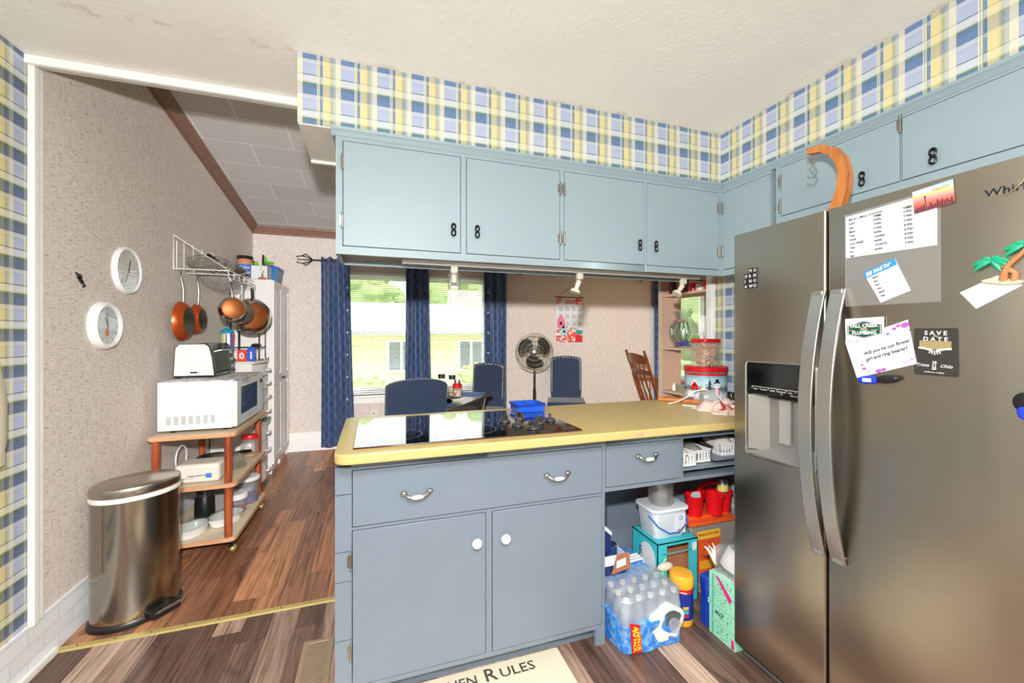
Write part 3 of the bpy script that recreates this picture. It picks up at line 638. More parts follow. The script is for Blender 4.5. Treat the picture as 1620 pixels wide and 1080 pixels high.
def card(name, pts, label, cat, base, x=FX-.0014, d=.0008, group=None):
    """thin card held flat on the fridge door; pts = (y, z) corners, clockwise from top left"""
    cy = sum(p[0] for p in pts)/len(pts); cz = min(p[1] for p in pts)
    t = thing(name, label, cat, (x, cy, cz), group=group)
    MB(base).quad([(x, a, b) for a, b in pts], (-1, 0, 0), d).build('sheet', t); return t
def frame(pts):
    TL, TR, BR, BL = [Vector((0, a, b)) for a, b in pts]; Rv = (TR-TL).normalized(); Uv = (TL-BL).normalized(); Uv = (Uv-Rv*Uv.dot(Rv)).normalized(); return TL, Rv, Uv, (TR-TL).length, (TL-BL).length
PAPER = M('white paper', (218, 219, 220), .7, var=.01); INK = M('black ink', (40, 40, 44), .7); INKG = M('grey ink', (84, 86, 92), .7)
sl_ = [(.919, 1.729), (.681, 1.738), (.681, 1.432), (.915, 1.434)]
t = thing('plastic_sleeve', 'clear plastic page sleeve on the fridge door, holding the printed schedule', 'page sleeve', (FX-.001, .8, 1.43))
MB(glassy('clear vinyl sleeve', gloss=.5, rough=.12, alpha=.07)).quad([(FX-.0004, a, b) for a, b in sl_], (-1, 0, 0), .0006).build('sleeve', t)
p_ = [(.914, 1.721), (.688, 1.731), (.688, 1.585), (.914, 1.589)]
t = card('schedule_paper', p_, 'white printed meal schedule with three columns, upper left of the fridge door', 'paper', PAPER, FX-.0016)
TL, Rv, Uv, W_, H_ = frame(p_); x_ = FX-.0028; mb = MB(INK)
def put(mb, s_, size, u, v, m=None, **k):
    k.setdefault('bold', .0003)
    mb.text(s_, size, Vector((x_, 0, 0))+TL+Rv*u-Uv*v, Rv, Uv, .0004, m=m, **k)
put(mb, "Myah's Meal Schedule", .0105, .008, .016, bold=.0001); put(mb, 'TIME', .010, .076, .026); put(mb, 'TIME', .010, .150, .026)
rows = [('DAY', '', ''), ('Sun', '6:40a', '7:40p'), ('Mon', '7:40a', '7:40p'), ('Tue', '7:40a', '7:40p'), ('Wed', '8:40a', '8:40p'), ('(1st Wed)', '10:40at', '9:20p'), ('Thu', '8:40a', '9:20p'), ('Fri', '12:40/7p', '9:20p'), ('Sat', '8:40a', '7:40p')]
for i, (a, b, c_) in enumerate(rows):
    put(mb, a, .0092, .008, .029+i*.0128)
    if b: put(mb, b, .0092, .076, .0235+i*.0128, INKG)
    if c_: put(mb, c_, .0092, .150, .0235+i*.0128, INKG)
for i in range(10): mb.quad([Vector((x_, 0, 0))+TL+Rv*q-Uv*(.019+i*.0128+e) for q, e in ((.004, 0), (.20, 0), (.20, .0004), (.004, .0004))], (-1, 0, 0), .0002, INKG)
mb.build('printed_text', t)
# sunset postcard: bands of colour with a low skyline
def sunset():
    t = NT('sunset postcard'); p = t.pos(); f = t.math('DIVIDE', t.math('SUBTRACT', p[2], 1.685), .063)
    c_ = t.ramp(f, [(0, S(60, 40, 60)), (.18, S(150, 60, 70)), (.34, S(214, 90, 90)), (.52, S(236, 150, 150)), (.68, S(250, 190, 120)), (.84, S(196, 214, 226)), (1, S(150, 190, 226))])[0]
    n = t.noise(t.comb(0, t.math('MULTIPLY', p[1], 900), t.math('MULTIPLY', p[2], 500)), 1, 2); k = t.math('MULTIPLY', t.math('LESS_THAN', f, .42), t.math('GREATER_THAN', n, .56))
    return t.out(t.mix(k, c_, S(240, 150, 96)), .25)
p_ = [(.741, 1.744), (.655, 1.751), (.651, 1.688), (.736, 1.681)]
t = card('postcard', p_, 'small sunset skyline postcard overlapping the schedule on the fridge', 'postcard', sunset(), FX-.0035)
TL, Rv, Uv, W_, H_ = frame(p_); x_ = FX-.0047
mb = MB(M('gold print', (190, 150, 70), .4)); put(mb, 'Seattle', .013, .042, .016, shear=.35); mb.build('script_lettering', t)
mb = MB(M('skyline dark', (96, 40, 60), .5)); rnd = random.Random(3)
for i in range(17):
    u = .002+i*.0048; hgt = rnd.uniform(.008, .02)
    mb.quad([Vector((x_, 0, 0))+TL+Rv*(u+a)-Uv*(H_-.002-b) for a, b in ((0, 0), (.0034, 0), (.0034, hgt), (0, hgt))], (-1, 0, 0), .0003)
mb.quad([Vector((x_, 0, 0))+TL+Rv*(.026+a)-Uv*(H_-.012-b) for a, b in ((0, 0), (.0014, 0), (.0018, .024), (.004, .026), (.0007, .030), (-.0026, .026), (-.0004, .024))], (-1, 0, 0), .0004); mb.build('skyline', t)
p_ = [(.864, 1.535), (.783, 1.566), (.745, 1.468), (.818, 1.439)]
t = card('stroke_card', p_, 'tilted white card with a blue header reading BE FAST, on the fridge', 'card', PAPER, FX-.002)
TL, Rv, Uv, W_, H_ = frame(p_); x_ = FX-.0032; o_ = Vector((FX-.003, 0, 0))
MB(M('header blue', (40, 140, 230), .5)).quad([o_+TL+Rv*a-Uv*b for a, b in ((0, 0), (W_, 0), (W_-.001, .020), (.001, .020))], (-1, 0, 0), .0002).build('header_band', t)
mb = MB(PAPER); x_ = FX-.0036; put(mb, 'BE FAST', .0155, .004, .0155, shear=.2, bold=.0006); put(mb, 'SIGNS OF A', .0042, .053, .009); put(mb, 'STROKE', .0042, .053, .014); mb.build('header_text', t)
mb = MB(INK)
for i, s_ in enumerate(('Balance', 'Eyes', 'Face', 'Arm', 'Speech', 'Time')):
    put(mb, s_, .0055, .016, .029+i*.0122); mb.quad([Vector((x_, 0, 0))+TL+Rv*q-Uv*(.0315+i*.0122+e) for q, e in ((.016, 0), (.05, 0), (.05, .0006), (.016, .0006))], (-1, 0, 0), .0002, INKG)
    c_ = Vector((x_, 0, 0))+TL+Rv*.008-Uv*(.028+i*.0122); mb.tube([c_+Rv*.0038*math.cos(a*PI/5)+Uv*.0038*math.sin(a*PI/5) for a in range(10)], .0003, 4, INKG, closed=True)
mb.build('printed_text', t)
p_ = [(.917, 1.322), (.752, 1.386), (.731, 1.262), (.882, 1.208)]
t = card('proposal_card', p_, 'white card with purple petals asking about flower girl and ring bearer', 'card', PAPER, FX-.0016)
TL, Rv, Uv, W_, H_ = frame(p_); x_ = FX-.0028
mb = MB(INK); put(mb, 'Will you be our flower', .0135, .036, .060, shear=.25, sx=.98); put(mb, 'girl and ring bearer?', .0135, .036, .078, shear=.25, sx=1.02); mb.build('handwriting', t)
mb = MB(M('purple petals', (168, 88, 176), .5)); rnd = random.Random(5)
for u, v, r in ((.166, .012, .011), (.150, .008, .006), (.138, .012, .006), (.118, .020, .005), (.022, .098, .006), (.020, .086, .004), (.056, .117, .008), (.070, .118, .007), (.03, .108, .002), (.026, .112, .002), (.034, .112, .002), (.125, .112, .002), (.132, .110, .002), (.139, .109, .002), (.146, .107, .003), (.156, .104, .003), (.170, .03, .003)):
    c_ = Vector((x_, 0, 0))+TL+Rv*min(u, W_-.004)-Uv*min(v, H_-.004)
    mb.quad([c_+Rv*r*math.cos(a)+Uv*r*.7*math.sin(a) for a in [k*PI/5 for k in range(10)]], (-1, 0, 0), .0003)
mb.build('petals', t)
p_ = [(.914, 1.394), (.808, 1.397), (.808, 1.318), (.912, 1.319)]
t = card('plumbing_magnet', p_, 'white rectangular magnet with green Fall Creek Plumbing badge', 'magnet', M('white magnet', (244, 245, 246), .35), FX-.004, .0015)
TL, Rv, Uv, W_, H_ = frame(p_); o_ = Vector((FX-.006, 0, 0)); hexa = lambda k: [o_+TL+Rv*(W_/2+a*k)-Uv*(.036+b*k) for a, b in ((-.047, -.014), (0, -.027), (.047, -.014), (.047, .014), (0, .027), (-.047, .014))]
mb = MB(M('badge green', (30, 74, 52), .4)); mb.quad(hexa(1), (-1, 0, 0), .0003); mb.quad(hexa(.95), (-1, 0, 0), .0005, PAPER); mb.quad(hexa(.91), (-1, 0, 0), .0007)
x_ = FX-.0072; mb.text('FALL CREEK', .0155, Vector((x_, 0, 0))+TL+Rv*W_/2-Uv*.029, Rv, Uv, .0005, m=PAPER, align='CENTER', bold=.0005, sx=.92)
mb.text('PLUMBING', .0145, Vector((x_, 0, 0))+TL+Rv*W_/2-Uv*.051, Rv, Uv, .0005, m=PAPER, align='CENTER', bold=.0005, sx=.95)
mb.quad([Vector((x_, 0, 0))+TL+Rv*(W_/2+a)-Uv*b for a, b in ((-.012, .036), (-.007, .031), (.006, .031), (.012, .036))], (-1, 0, 0), .0003, M('badge orange', (236, 150, 80), .4))
mb.quad([Vector((x_, 0, 0))+TL+Rv*(W_/2+a)-Uv*b for a, b in ((-.012, .037), (.012, .037), (.006, .039), (.012, .041), (-.012, .041), (-.004, .039))], (-1, 0, 0), .0003, M('badge blue', (70, 180, 220), .4))
mb.text('Residential', .0038, Vector((x_, 0, 0))+TL+Rv*.012-Uv*.039, Rv, Uv, .0004, m=PAPER); mb.text('Commercial', .0038, Vector((x_, 0, 0))+TL+Rv*.072-Uv*.039, Rv, Uv, .0004, m=PAPER)
mb.text('765-236-1700', .0055, Vector((x_, 0, 0))+TL+Rv*.006-Uv*.073, Rv, Uv, .0004, m=INK); mb.build('badge', t)
p_ = [(.736, 1.362), (.645, 1.359), (.646, 1.232), (.739, 1.232)]
TL, Rv, Uv, W_, H_ = frame(p_)
t = thing('save_the_date_magnet', 'dark rounded SAVE THE DATE card with clasped hands photo on the fridge', 'magnet', (FX, .69, 1.232))
MB(M('charcoal card', (52, 52, 46), .35)).prism(rrect(.645, .738, 1.232, 1.361, .006), 'x', FX-.002, FX-.001).build('sheet', t)
x_ = FX-.0026; mb = MB(PAPER)
def pc(s_, size, u, v, **k): mb.text(s_, size, Vector((x_, 0, 0))+TL+Rv*u-Uv*v, Rv, Uv, .0006, align='CENTER', **k)
pc('S A V E', .0155, W_/2, .018, bold=.0003); pc('the', .006, W_/2, .0225, shear=.3); pc('D A T E', .0155, W_/2, .0345, bold=.0003); pc('10', .010, W_/2, .096, bold=.0003); pc('11', .010, W_/2, .104, bold=.0003); pc('25', .010, W_/2, .112, bold=.0003)
pc('Trista', .012, .020, .105, shear=.4); pc('Ohlis', .012, .070, .105, shear=.4); pc('Anderson, Indiana', .0058, W_/2, .121, shear=.3); mb.build('lettering', t)
ph = MB(M('photo olive', (150, 134, 92), .5, var=.5, nscale=260.)).quad([Vector((x_, 0, 0))+TL+Rv*a-Uv*b for a, b in ((.012, .034), (.079, .034), (.079, .058), (.012, .058))], (-1, 0, 0), .0003).build('photo', t)
mb = MB(M('pale hands', (236, 226, 206), .6)); x2 = x_-.0012
for s_ in (-1, 1):
    P0 = Vector((x2, 0, 0))+TL+Rv*(W_/2+s_*.034)-Uv*.054; P1 = Vector((x2, 0, 0))+TL+Rv*(W_/2+s_*.006)-Uv*.060; mb.tube([P0, (P0+P1)/2+Uv*.001, P1], [.003, .0028, .004], 8)
for k in range(5):
    P1 = Vector((x2-.001, 0, 0))+TL+Rv*(W_/2-.008+k*.004)-Uv*.060; mb.tube([P1, P1+Rv*(.002*(k-1.4))-Uv*(.008+.002*(2-abs(k-2)))], .0013, 6)
mb.build('clasped_hands', t)
t = thing('magnetic_clip', 'blue and black magnetic clip below the white proposal card', 'magnetic clip', (FX-.01, .82, 1.20))
mb = MB(M('clip blue', (30, 60, 220), .3)); mb.M = Matrix.Translation((FX-.010, .846, 1.206)) @ Matrix.Rotation(R(-7), 4, 'X'); mb.ell((0, 0, 0), (.008, .030, .013), n=20); b1 = mb.build('body', t)
mb = MB(BLACK); mb.M = Matrix.Translation((FX-.011, .80, 1.212)) @ Matrix.Rotation(R(-7), 4, 'X'); mb.ell((0, 0, 0), (.010, .026, .013)); mb.ell((0, -.016, .002), (.009, .017, .009)); mb.build('grip', t)
mb = MB(PAPER); mb.box((FX-.0192, .834, 1.200), (FX-.0175, .857, 1.211)); mb.build('label_patch', t)
# palm tree magnet and envelope
t = card('envelope', [(.643, 1.452), (.575, 1.487), (.533, 1.459), (.612, 1.408)], 'blank white envelope tucked under the palm tree magnet', 'envelope', PAPER, FX-.001)
t = thing('palm_tree_magnet', 'resin magnet of two crossed palm trees on a sandy base', 'magnet', (FX-.004, .57, 1.47))
MB(M('sand resin', (226, 200, 160), .6)).prism([(.602, 1.478), (.596, 1.471), (.56, 1.462), (.533, 1.462), (.530, 1.468), (.545, 1.474), (.58, 1.482)], 'x', FX-.009, FX-.001).build('sand_base', t, bevel=.002)
mb = MB(M('palm trunk resin', (186, 116, 70), .6, var=.2, nscale=200.)); mb.tube([(FX-.008, .562, 1.474), (FX-.010, .560, 1.49), (FX-.011, .552, 1.51), (FX-.010, .532, 1.532), (FX-.010, .522, 1.548)], [.008, .007, .0055, .005, .004], 10)
mb.tube([(FX-.007, .545, 1.472), (FX-.009, .543, 1.488), (FX-.008, .558, 1.503), (FX-.009, .575, 1.514), (FX-.009, .583, 1.522)], [.0075, .006, .005, .0045, .004], 10); mb.build('trunks', t)
mb = MB(M('palm leaf resin', (24, 158, 116), .45))
for cy, cz in ((.582, 1.524), (.528, 1.552)):
    for a in (-30, 15, 60, 120, 165, 205, 240):
        dy, dz = math.cos(R(a)), math.sin(R(a)); P = [(FX-.010-.002*q, cy+dy*.034*q, cz+dz*.018*q-.013*q*q) for q in (0, .35, .7, 1)]; mb.tube(P, [.004, .0075, .006, .0015], 6)
mb.build('fronds', t)
t = thing('round_magnet', 'black and blue magnet at the right edge of the fridge door', 'magnet', (FX-.008, .535, 1.17))
mb = MB(BLACK); mb.ell((FX-.008, .526, 1.185), (.008, .022, .024)); mb.build('body', t); MB(M('clip blue', (30, 60, 220), .3)).ell((FX-.010, .528, 1.163), (.007, .012, .018)).build('blue_tip', t)
# number magnets on the freezer door
t = thing('calendar_tile_magnet', 'small black tile magnet of letters on the freezer door, top left', 'magnet', (FX-.002, 1.26, 1.53))
mb = MB(M('tile black', (36, 34, 32), .4)); txt = MB(LT)
for r_, row in enumerate((' MO', 'ORN', 'ING', 'AWO')):
    for c2, ch in enumerate(row):
        if ch == ' ': continue
        y = 1.288-c2*.020; z = 1.593-r_*.0205; mb.prism(rrect(y-.0095, y+.0085, z, z+.019, .003, 2), 'x', FX-.004, FX-.001); txt.text(ch, .017, (FX-.0045, y+.0052, z+.003), (0, -1, 0), (0, 0, 1), .0008, bold=.0003)
mb.build('tiles', t); txt.build('letters', t)
# banana hanger standing on the fridge
t = thing('banana_hanger', 'curved varnished wood banana hanger with a steel hook, standing on the fridge', 'banana hanger', (1.60, 1.05, 1.762))
P = [(1.075, 1.765), (1.042, 1.80), (1.020, 1.86), (1.014, 1.92), (1.026, 1.975), (1.055, 2.02), (1.098, 2.048), (1.146, 2.055)]; n = len(P); L_ = []; Rr = []
for i in range(n):
    a = Vector(P[max(0, i-1)]); b = Vector(P[min(n-1, i+1)]); d = (b-a).normalized(); nn = Vector((-d.y, d.x)); wd = .027-.013*(i/(n-1)); p = Vector(P[i]); L_.append(tuple(p+nn*wd*.6)); Rr.append(tuple(p-nn*wd))
mb = MB(BAMBOO)
for i in range(n-1): mb.prism([L_[i], L_[i+1], Rr[i+1], Rr[i]], 'x', 1.585, 1.615)
mb.build('arm', t)
MB(BAMBOO).prism(rrect(1.53, 1.67, 1.02, 1.16, .05), 'z', 1.7625, 1.777).build('base', t, bevel=.004)
mb = MB(STEEL); mb.tube([(1.60, 1.136, 2.04), (1.60, 1.136, 2.025)], .002); mb.tube([(1.60, 1.136+.012*math.sin(a), 2.013+.012*math.cos(a)) for a in [k*PI/6 for k in range(12)]], .0022, 6, closed=True)
mb.tube([(1.60, 1.136+.0*a, 2.0) for a in (0,)]+[(1.60, 1.136-.016*math.sin(k*PI/8), 1.985-.018+.018*math.cos(k*PI/8)) for k in range(1, 9)]+[(1.60, 1.15, 1.955), (1.60, 1.156, 1.965)], .0025, 8); mb.build('hook', t)

# ================================================================= LEFT WALL AND CART
def clock(y, z, r, depth, rim, label, hands, face):
    t = thing('wall_clock', label, 'clock', (XL, y, z), group=None)
    MB(M('clock rim white', (242, 242, 240), .3)).lathe([(.001, 0), (r, 0), (r+.001, depth*.5), (r-.004, depth*.8), (r-rim*.5, depth), (r-rim, depth*.86), (r-rim, depth*.62)], (XL, y, z), 40, axis='x', caps=False).build('rim', t)
    f = MB(face).lathe([(.0, depth*.61), (r-rim+.001, depth*.62)], (XL, y, z), 40, axis='x', caps=False).build('dial', t)
    # axis='x' maps profile angle to y, z
    mb = MB(INK)
    for i in range(12):
        a = i*PI/6; q = r-rim-.012; mb.box((XL+depth*.62, y+q*math.sin(a)-.0025, z+q*math.cos(a)-.0025), (XL+depth*.65, y+q*math.sin(a)+.0025, z+q*math.cos(a)+.0025))
    mb.build('hour_marks', t)
    for a, L_ in hands:
        d = Vector((0, math.sin(R(a)), math.cos(R(a)))); p = Vector((XL+depth*.66, y, z)); n_ = Vector((0, d.z, -d.y))
        MB(BLACK).quad([p-n_*.0035-d*.008, p+n_*.0035-d*.008, p+d*L_+n_*.002, p+d*L_-n_*.002], (1, 0, 0), .0015).build('hand', t)
    MB(glassy('clock glass', gloss=.35)).lathe([(.0, depth*.80), (r-rim+.001, depth*.78)], (XL, y, z), 40, axis='x', caps=False).build('glass', t)
    return t
fm1 = M('pale dial print', (226, 228, 222), .5, var=.25, nscale=45.); fm2 = M('checked dial print', (214, 222, 228), .5, var=.3, nscale=70.)
clock(2.807, 1.697, .128, .024, .016, 'round white wall clock with a pale patterned dial, upper of the two clocks', ((15, .06), (205, .075)), fm1)
t = clock(2.604, 1.392, .118, .036, .024, 'thick-rimmed white wall clock with a checked dial, lower of the two clocks', ((-28, .045), (-8, .06)), fm2)
mb = MB(M('orange rooster print', (224, 120, 70), .5)); mb.ell((XL+.0235, 2.60, 1.355), (.002, .016, .018)); mb.ell((XL+.0235, 2.603, 1.375), (.002, .009, .012), M('red print', (200, 60, 50), .5)); mb.build('painted_rooster', t)
mb = MB(IRON)
for k in range(3): mb.tube([(XL+.002, 2.41+.012*k, 1.63-.016*k), (XL+.012, 2.414+.012*k, 1.618-.016*k), (XL+.018, 2.42+.012*k, 1.606-.016*k), (XL+.008, 2.424+.012*k, 1.60-.016*k)], .004, 6)
mb.ell((XL+.006, 2.43, 1.612), (.006, .016, .014)); tag(mb.build('wall_hook', at=(XL, 2.42, 1.6)), 'small dark iron hook alone on the beige wall left of the clocks', 'wall hook')
# wire pot rack
RY0, RY1, RX, RZ = 3.365, 4.02, -.97, 1.80
rk = thing('pot_rack', 'white wire wall shelf holding lids, with pans hanging below', 'pot rack', (XL, 3.7, RZ))
WIRE = M('white coated wire', (236, 234, 228), .35)
mb = MB(WIRE)
for y in (RY0, RY1): mb.tube([(XL+.006, y, RZ-.006), (XL+.006, y, 2.024), (RX, y, RZ), (XL+.006, y, RZ-.006)], .0045, 6)
mb.tube([(XL+.012, RY0+.03, RZ), (XL+.012, RY0+.03, 1.99)], .0035, 6); mb.build('side_frame', rk)
mb = MB(WIRE)
for i in range(9): mb.cyl((XL+.006+i*.039, RY0, RZ), (XL+.006+i*.039, RY1, RZ), .0025, n=6)
for y in (RY0, RY0+.22, RY0+.44, RY1): mb.cyl((XL+.006, y, RZ-.004), (RX, y, RZ-.004), .0035, n=6)
mb.build('shelf_grid', rk)
mb = MB(WIRE)
for z in (RZ, RZ-.026, RZ-.05): mb.cyl((RX, RY0, z), (RX, RY1, z), .003, n=6)
for y in [RY0+i*.0595*2 for i in range(6)]+[RY1]: mb.cyl((RX, y, RZ-.05), (RX, y, RZ), .003, n=6)
for z in (1.87, 1.93): mb.cyl((XL+.006, RY0, z), (XL+.006, RY1, z), .002, n=6)
for y in (RY0+.16, RY0+.32, RY0+.48): mb.cyl((XL+.006, y, RZ), (XL+.006, y, 2.02), .0028, n=6)
mb.build('rails', rk)
STN = M('polished steel', (200, 196, 188), .16, 1.); GLID = glassy('lid glass', gloss=.4, alpha=.04)
for i, (cx, cy, r, tl, lab) in enumerate(((-1.13, 3.50, .130, 30, 'steel-rimmed glass lid nearest the front on the wire pot rack'), (-1.13, 3.575, .125, 29, 'steel-rimmed glass lid second from the front on the wire pot rack'), (-1.13, 3.65, .12, 28, 'steel-rimmed glass lid third from the front on the wire pot rack'), (-1.12, 3.82, .145, 24, 'large dark lid with a black knob at the back of the wire pot rack'))):
    t = thing('pan_lid', lab, 'pan lid', (cx, cy, RZ+.003)); cz = RZ+.006+r*math.sin(R(tl))
    m_ = Matrix.Translation((cx, cy, cz)) @ Matrix.Rotation(R(18), 4, 'Z') @ Matrix.Rotation(R(tl), 4, 'X')
    b = MB(STN); b.M = m_; b.lathe([(r-.004, -.003), (r, -.003), (r+.001, .003), (r-.012, .006), (r-.012, .002)], n=36, caps=False); b.build('rim', t)
    b = MB(GLID if i < 3 else M('dark steel lid', (110, 102, 92), .25, .9)); b.M = m_; b.lathe([(r-.006, .003), (r*.8, .016), (r*.45, .027), (.001, .032)], n=36, caps=False); b.build('dome', t)
    b = MB(BLACK); b.M = m_; b.lathe([(.006, .03), (.007, .042), (.016, .046), (.018, .054), (.012, .06), (.001, .061)], n=16); b.build('knob', t)
# pans hanging with the base towards the room
COPPER = M('copper pan paint', (206, 92, 46), .28, .55, var=.05); COPDK = M('brown burnt copper', (150, 82, 36), .4, .6, var=.35, nscale=18.); PBASE = M('dark pan base', (62, 58, 54), .4, .5)
def pan(label, c, n_, r, rb, dep, handle_top, side, base, hmat, hr=.008, bead=False):
    """c = centre of the base plate; n_ = horizontal base normal; rim lies behind the base"""
    t = thing('frying_pan' if dep < .07 else 'saucepan', label, 'pan', c); nx = Vector((n_[0], n_[1], 0)).normalized(); ry = Vector((-nx.y, nx.x, 0))
    m_ = Matrix.Translation(c) @ Matrix(((nx.x, ry.x, 0, 0), (nx.y, ry.y, 0, 0), (0, 0, 1, 0), (0, 0, 0, 1)))
    b = MB(side); b.M = m_
    b.lathe([(rb, 0), (rb+(r-rb)*.45, -dep*.22), (r-.006 if dep < .07 else r, -dep*.6), (r, -dep), (r-.003, -dep), (r-.012, -dep*.6), (rb*.97, -.006), (0.001, -.006)], n=40, axis='x', caps=False); b.build('body', t)
    b = MB(base); b.M = m_; b.lathe([(0.001, .002), (rb*.92, .002), (rb, -.0005)], n=40, axis='x', caps=False); b.build('base_plate', t)
    top = Vector(handle_top); p0 = Vector(c)-nx*(dep*.75)+Vector((0, 0, r*.97)); p1 = (p0+top)/2+Vector((0, 0, .0))+nx*.008
    mb = MB(hmat); mb.tube([p0+Vector((0, 0, -.012)), p0+nx*.004+Vector((0, 0, .012)), p1, top+Vector((0, 0, -.012))], [hr*.8, hr*.9, hr*1.1, hr*.8], 10)
    mb.tube([top+Vector((0, 0, -.012))+Vector((ry.x*.008*math.sin(a), ry.y*.008*math.sin(a), .011*math.cos(a))) for a in [k*PI/4 for k in range(8)]], .0025, 6, closed=True); mb.build('handle', t)
    mb = MB(STEEL); h = top+Vector((0, 0, -.006)); mb.tube([h+Vector((0, 0, -.006)), h+ry*.008, h+Vector((0, 0, .012)), h-ry*.008+Vector((0, 0, .024)), Vector((h.x, h.y, h.z+.034)), h+ry*.008+Vector((0, 0, .03))], .0025, 6)
    o = mb.build('s_hook', at=tuple(h)); tag(o, 'small steel hook holding the '+label.split(',')[0], 'hook', None)
    return t
pan('larger copper-coloured frying pan with dark base, nearest end of the rack', (-1.215, 3.405, 1.442), (1, 0), .135, .095, .05, (-1.262, 3.40, 1.762), COPPER, PBASE, STEEL)
pan('smaller copper-coloured frying pan, second from the near end of the rack', (-1.22, 3.66, 1.465), (1, -.02), .113, .078, .045, (-1.255, 3.66, 1.765), COPPER, PBASE, STEEL, .006)
pan('steel saucepan with burnt orange bottom, hanging from the front rail', (-.93, 3.33, 1.530), (.40, -.92), .083, .070, .085, (-.972, 3.40, 1.738), STN, COPDK, STEEL, .007)
pan('steel saucepan partly hidden behind the orange-bottomed one', (-.955, 3.66, 1.520), (.70, -.70), .088, .078, .07, (-.972, 3.68, 1.738), STN, M('grey pan base', (120, 118, 112), .35, .7), STEEL, .006)
pan('wide shallow saute pan with burnt brown bottom and black handle, far end of the rack', (-.955, 3.93, 1.505), (.45, -.89), .150, .105, .06, (-.975, 3.965, 1.745), STN, COPDK, BLACK, .011)
t = thing('mixing_bowl', 'shallow clear bowl hung under the far half of the wire rack', 'bowl', (-1.13, 3.78, 1.70))
MB(glassy('bowl glass', gloss=.5, alpha=.08)).lathe([(.02, 0), (.08, .012), (.13, .045), (.152, .085), (.156, .085), (.136, .045), (.085, .009), (.02, -.004)], (-1.13, 3.80, 1.702), 40, caps=True).build('bowl', t)
mb = MB(STEEL).tube([(-1.13+.156*math.cos(a), 3.80+.156*math.sin(a), 1.788) for a in [k*PI/16 for k in range(32)]], .003, 6, closed=True); mb.build('rim', t)
# trolley cart
CX0, CX1, CY0, CY1 = -1.262, -.812, 2.935, 3.70
ca = thing('kitchen_cart', 'three-shelf rolling cart with maple shelves and reddish round posts', 'cart', (-1.03, 3.3, 0))
cut = lambda: [(CX0+.02, CY0), (CX1-.03, CY0), (CX1-.008, CY0+.012), (CX1, CY0+.035), (CX1, CY1-.03), (CX1-.012, CY1-.006), (CX1-.03, CY1), (CX0, CY1), (CX0, CY0+.02)]
for z in (.080, .412, .722):
    sh = MB(BIRCH).prism(cut(), 'z', z+.001, z+.023).build('shelf', ca, bevel=.003)
    q = cut(); e = MB(ORANGEEDGE)
    for i in range(len(q)):
        a, b = Vector(q[i]), Vector(q[(i+1) % len(q)]); d = (b-a).normalized(); nn = Vector((d.y, -d.x))
        if i in (6, 7, 8): continue
        e.add([(a.x, a.y, z), (b.x, b.y, z), (b.x, b.y, z+.024), (a.x, a.y, z+.024), (a.x+nn.x*.002, a.y+nn.y*.002, z), (b.x+nn.x*.002, b.y+nn.y*.002, z), (b.x+nn.x*.002, b.y+nn.y*.002, z+.024), (a.x+nn.x*.002, a.y+nn.y*.002, z+.024)], [(0, 1, 5, 4), (1, 2, 6, 5), (2, 3, 7, 6), (3, 0, 4, 7), (4, 5, 6, 7), (3, 2, 1, 0)])
    e.build('edge_band', sh)
for x, y in ((CX0+.04, CY0+.03), (CX1-.045, CY0+.03), (CX0+.04, CY1-.05), (CX1-.045, CY1-.05)):
    for z0, z1 in ((.103, .4125), (.435, .7225)): MB(CHERRY).cyl((x, y, z0), (x, y, z1), .021, n=20).build('post', ca)
for x, y in ((CX0+.04, CY0+.05), (CX1-.03, CY0+.04), (CX0+.04, CY1-.05), (CX1-.03, CY1-.06)):
    cs = MB(BLACK).cyl((x, y, .055), (x, y, .081), .008).box((x-.012, y-.016, .03), (x+.012, y+.016, .058)).build('caster', ca)
    MB(M('brass caster wheel', (206, 178, 112), .3, .6)).ell((x+.006, y, .0225), (.022, .022, .0215), n=18).build('wheel', cs)
# microwave
mw = thing('microwave', 'white countertop microwave on top of the cart', 'microwave', (-1.04, 3.33, .746))
MX0, MX1, MY0, MY1, MZ0, MZ1 = -1.240, -.852, 3.02, 3.665, .762, 1.058
WH = M('white enamel', (240, 240, 240), .28)
MB(WH).box((MX0, MY0, MZ0), (MX1, MY1, MZ1)).build('housing', mw, bevel=.004)
mb = MB(M('vent slots', (110, 110, 110), .6))
for i in range(7):
    for j in range(6): mb.box((MX0+.045+i*.038, MY0-.0006, MZ0+.038+j*.0085), (MX0+.068+i*.038, MY0+.001, MZ0+.0415+j*.0085))
v_ = mb.build('vent_grille', mw)
MB(M('white plastic door', (226, 228, 230), .25)).box((MX1, MY0, MZ0+.004), (MX1+.028, MY1-.135, MZ1-.002)).build('door', mw, bevel=.005)
MB(M('dark microwave window', (40, 58, 70), .08, 0, Specular_IOR_Level=.8)).box((MX1+.027, MY0+.08, MZ0+.068), (MX1+.0295, MY1-.185, MZ1-.05)).build('window_panel', mw, bevel=.001)
cp = MB(M('white plastic door', (226, 228, 230), .25)).box((MX1, MY1-.131, MZ0+.004), (MX1+.026, MY1, MZ1-.002)).build('control_panel', mw, bevel=.005)
MB(BLACK).box((MX1+.025, MY1-.10, MZ1-.075), (MX1+.0275, MY1-.03, MZ1-.045)).build('display', cp)
mb = MB(M('keypad grey', (186, 188, 190), .5))
for i in range(3):
    for j in range(5): mb.box((MX1+.025, MY1-.105+i*.027, MZ0+.085+j*.022), (MX1+.027, MY1-.085+i*.027, MZ0+.099+j*.022))
mb.build('keypad', cp); MB(M('door release', (214, 216, 218), .3)).box((MX1+.024, MY1-.115, MZ0+.02), (MX1+.029, MY1-.02, MZ0+.055)).build('door_button', cp, bevel=.002)
MB(M('badge grey', (110, 112, 116), .4)).cyl((MX1+.027, MY0+.28, MZ0+.035), (MX1+.0295, MY0+.28, MZ0+.035), .010, n=16).build('badge', mw)
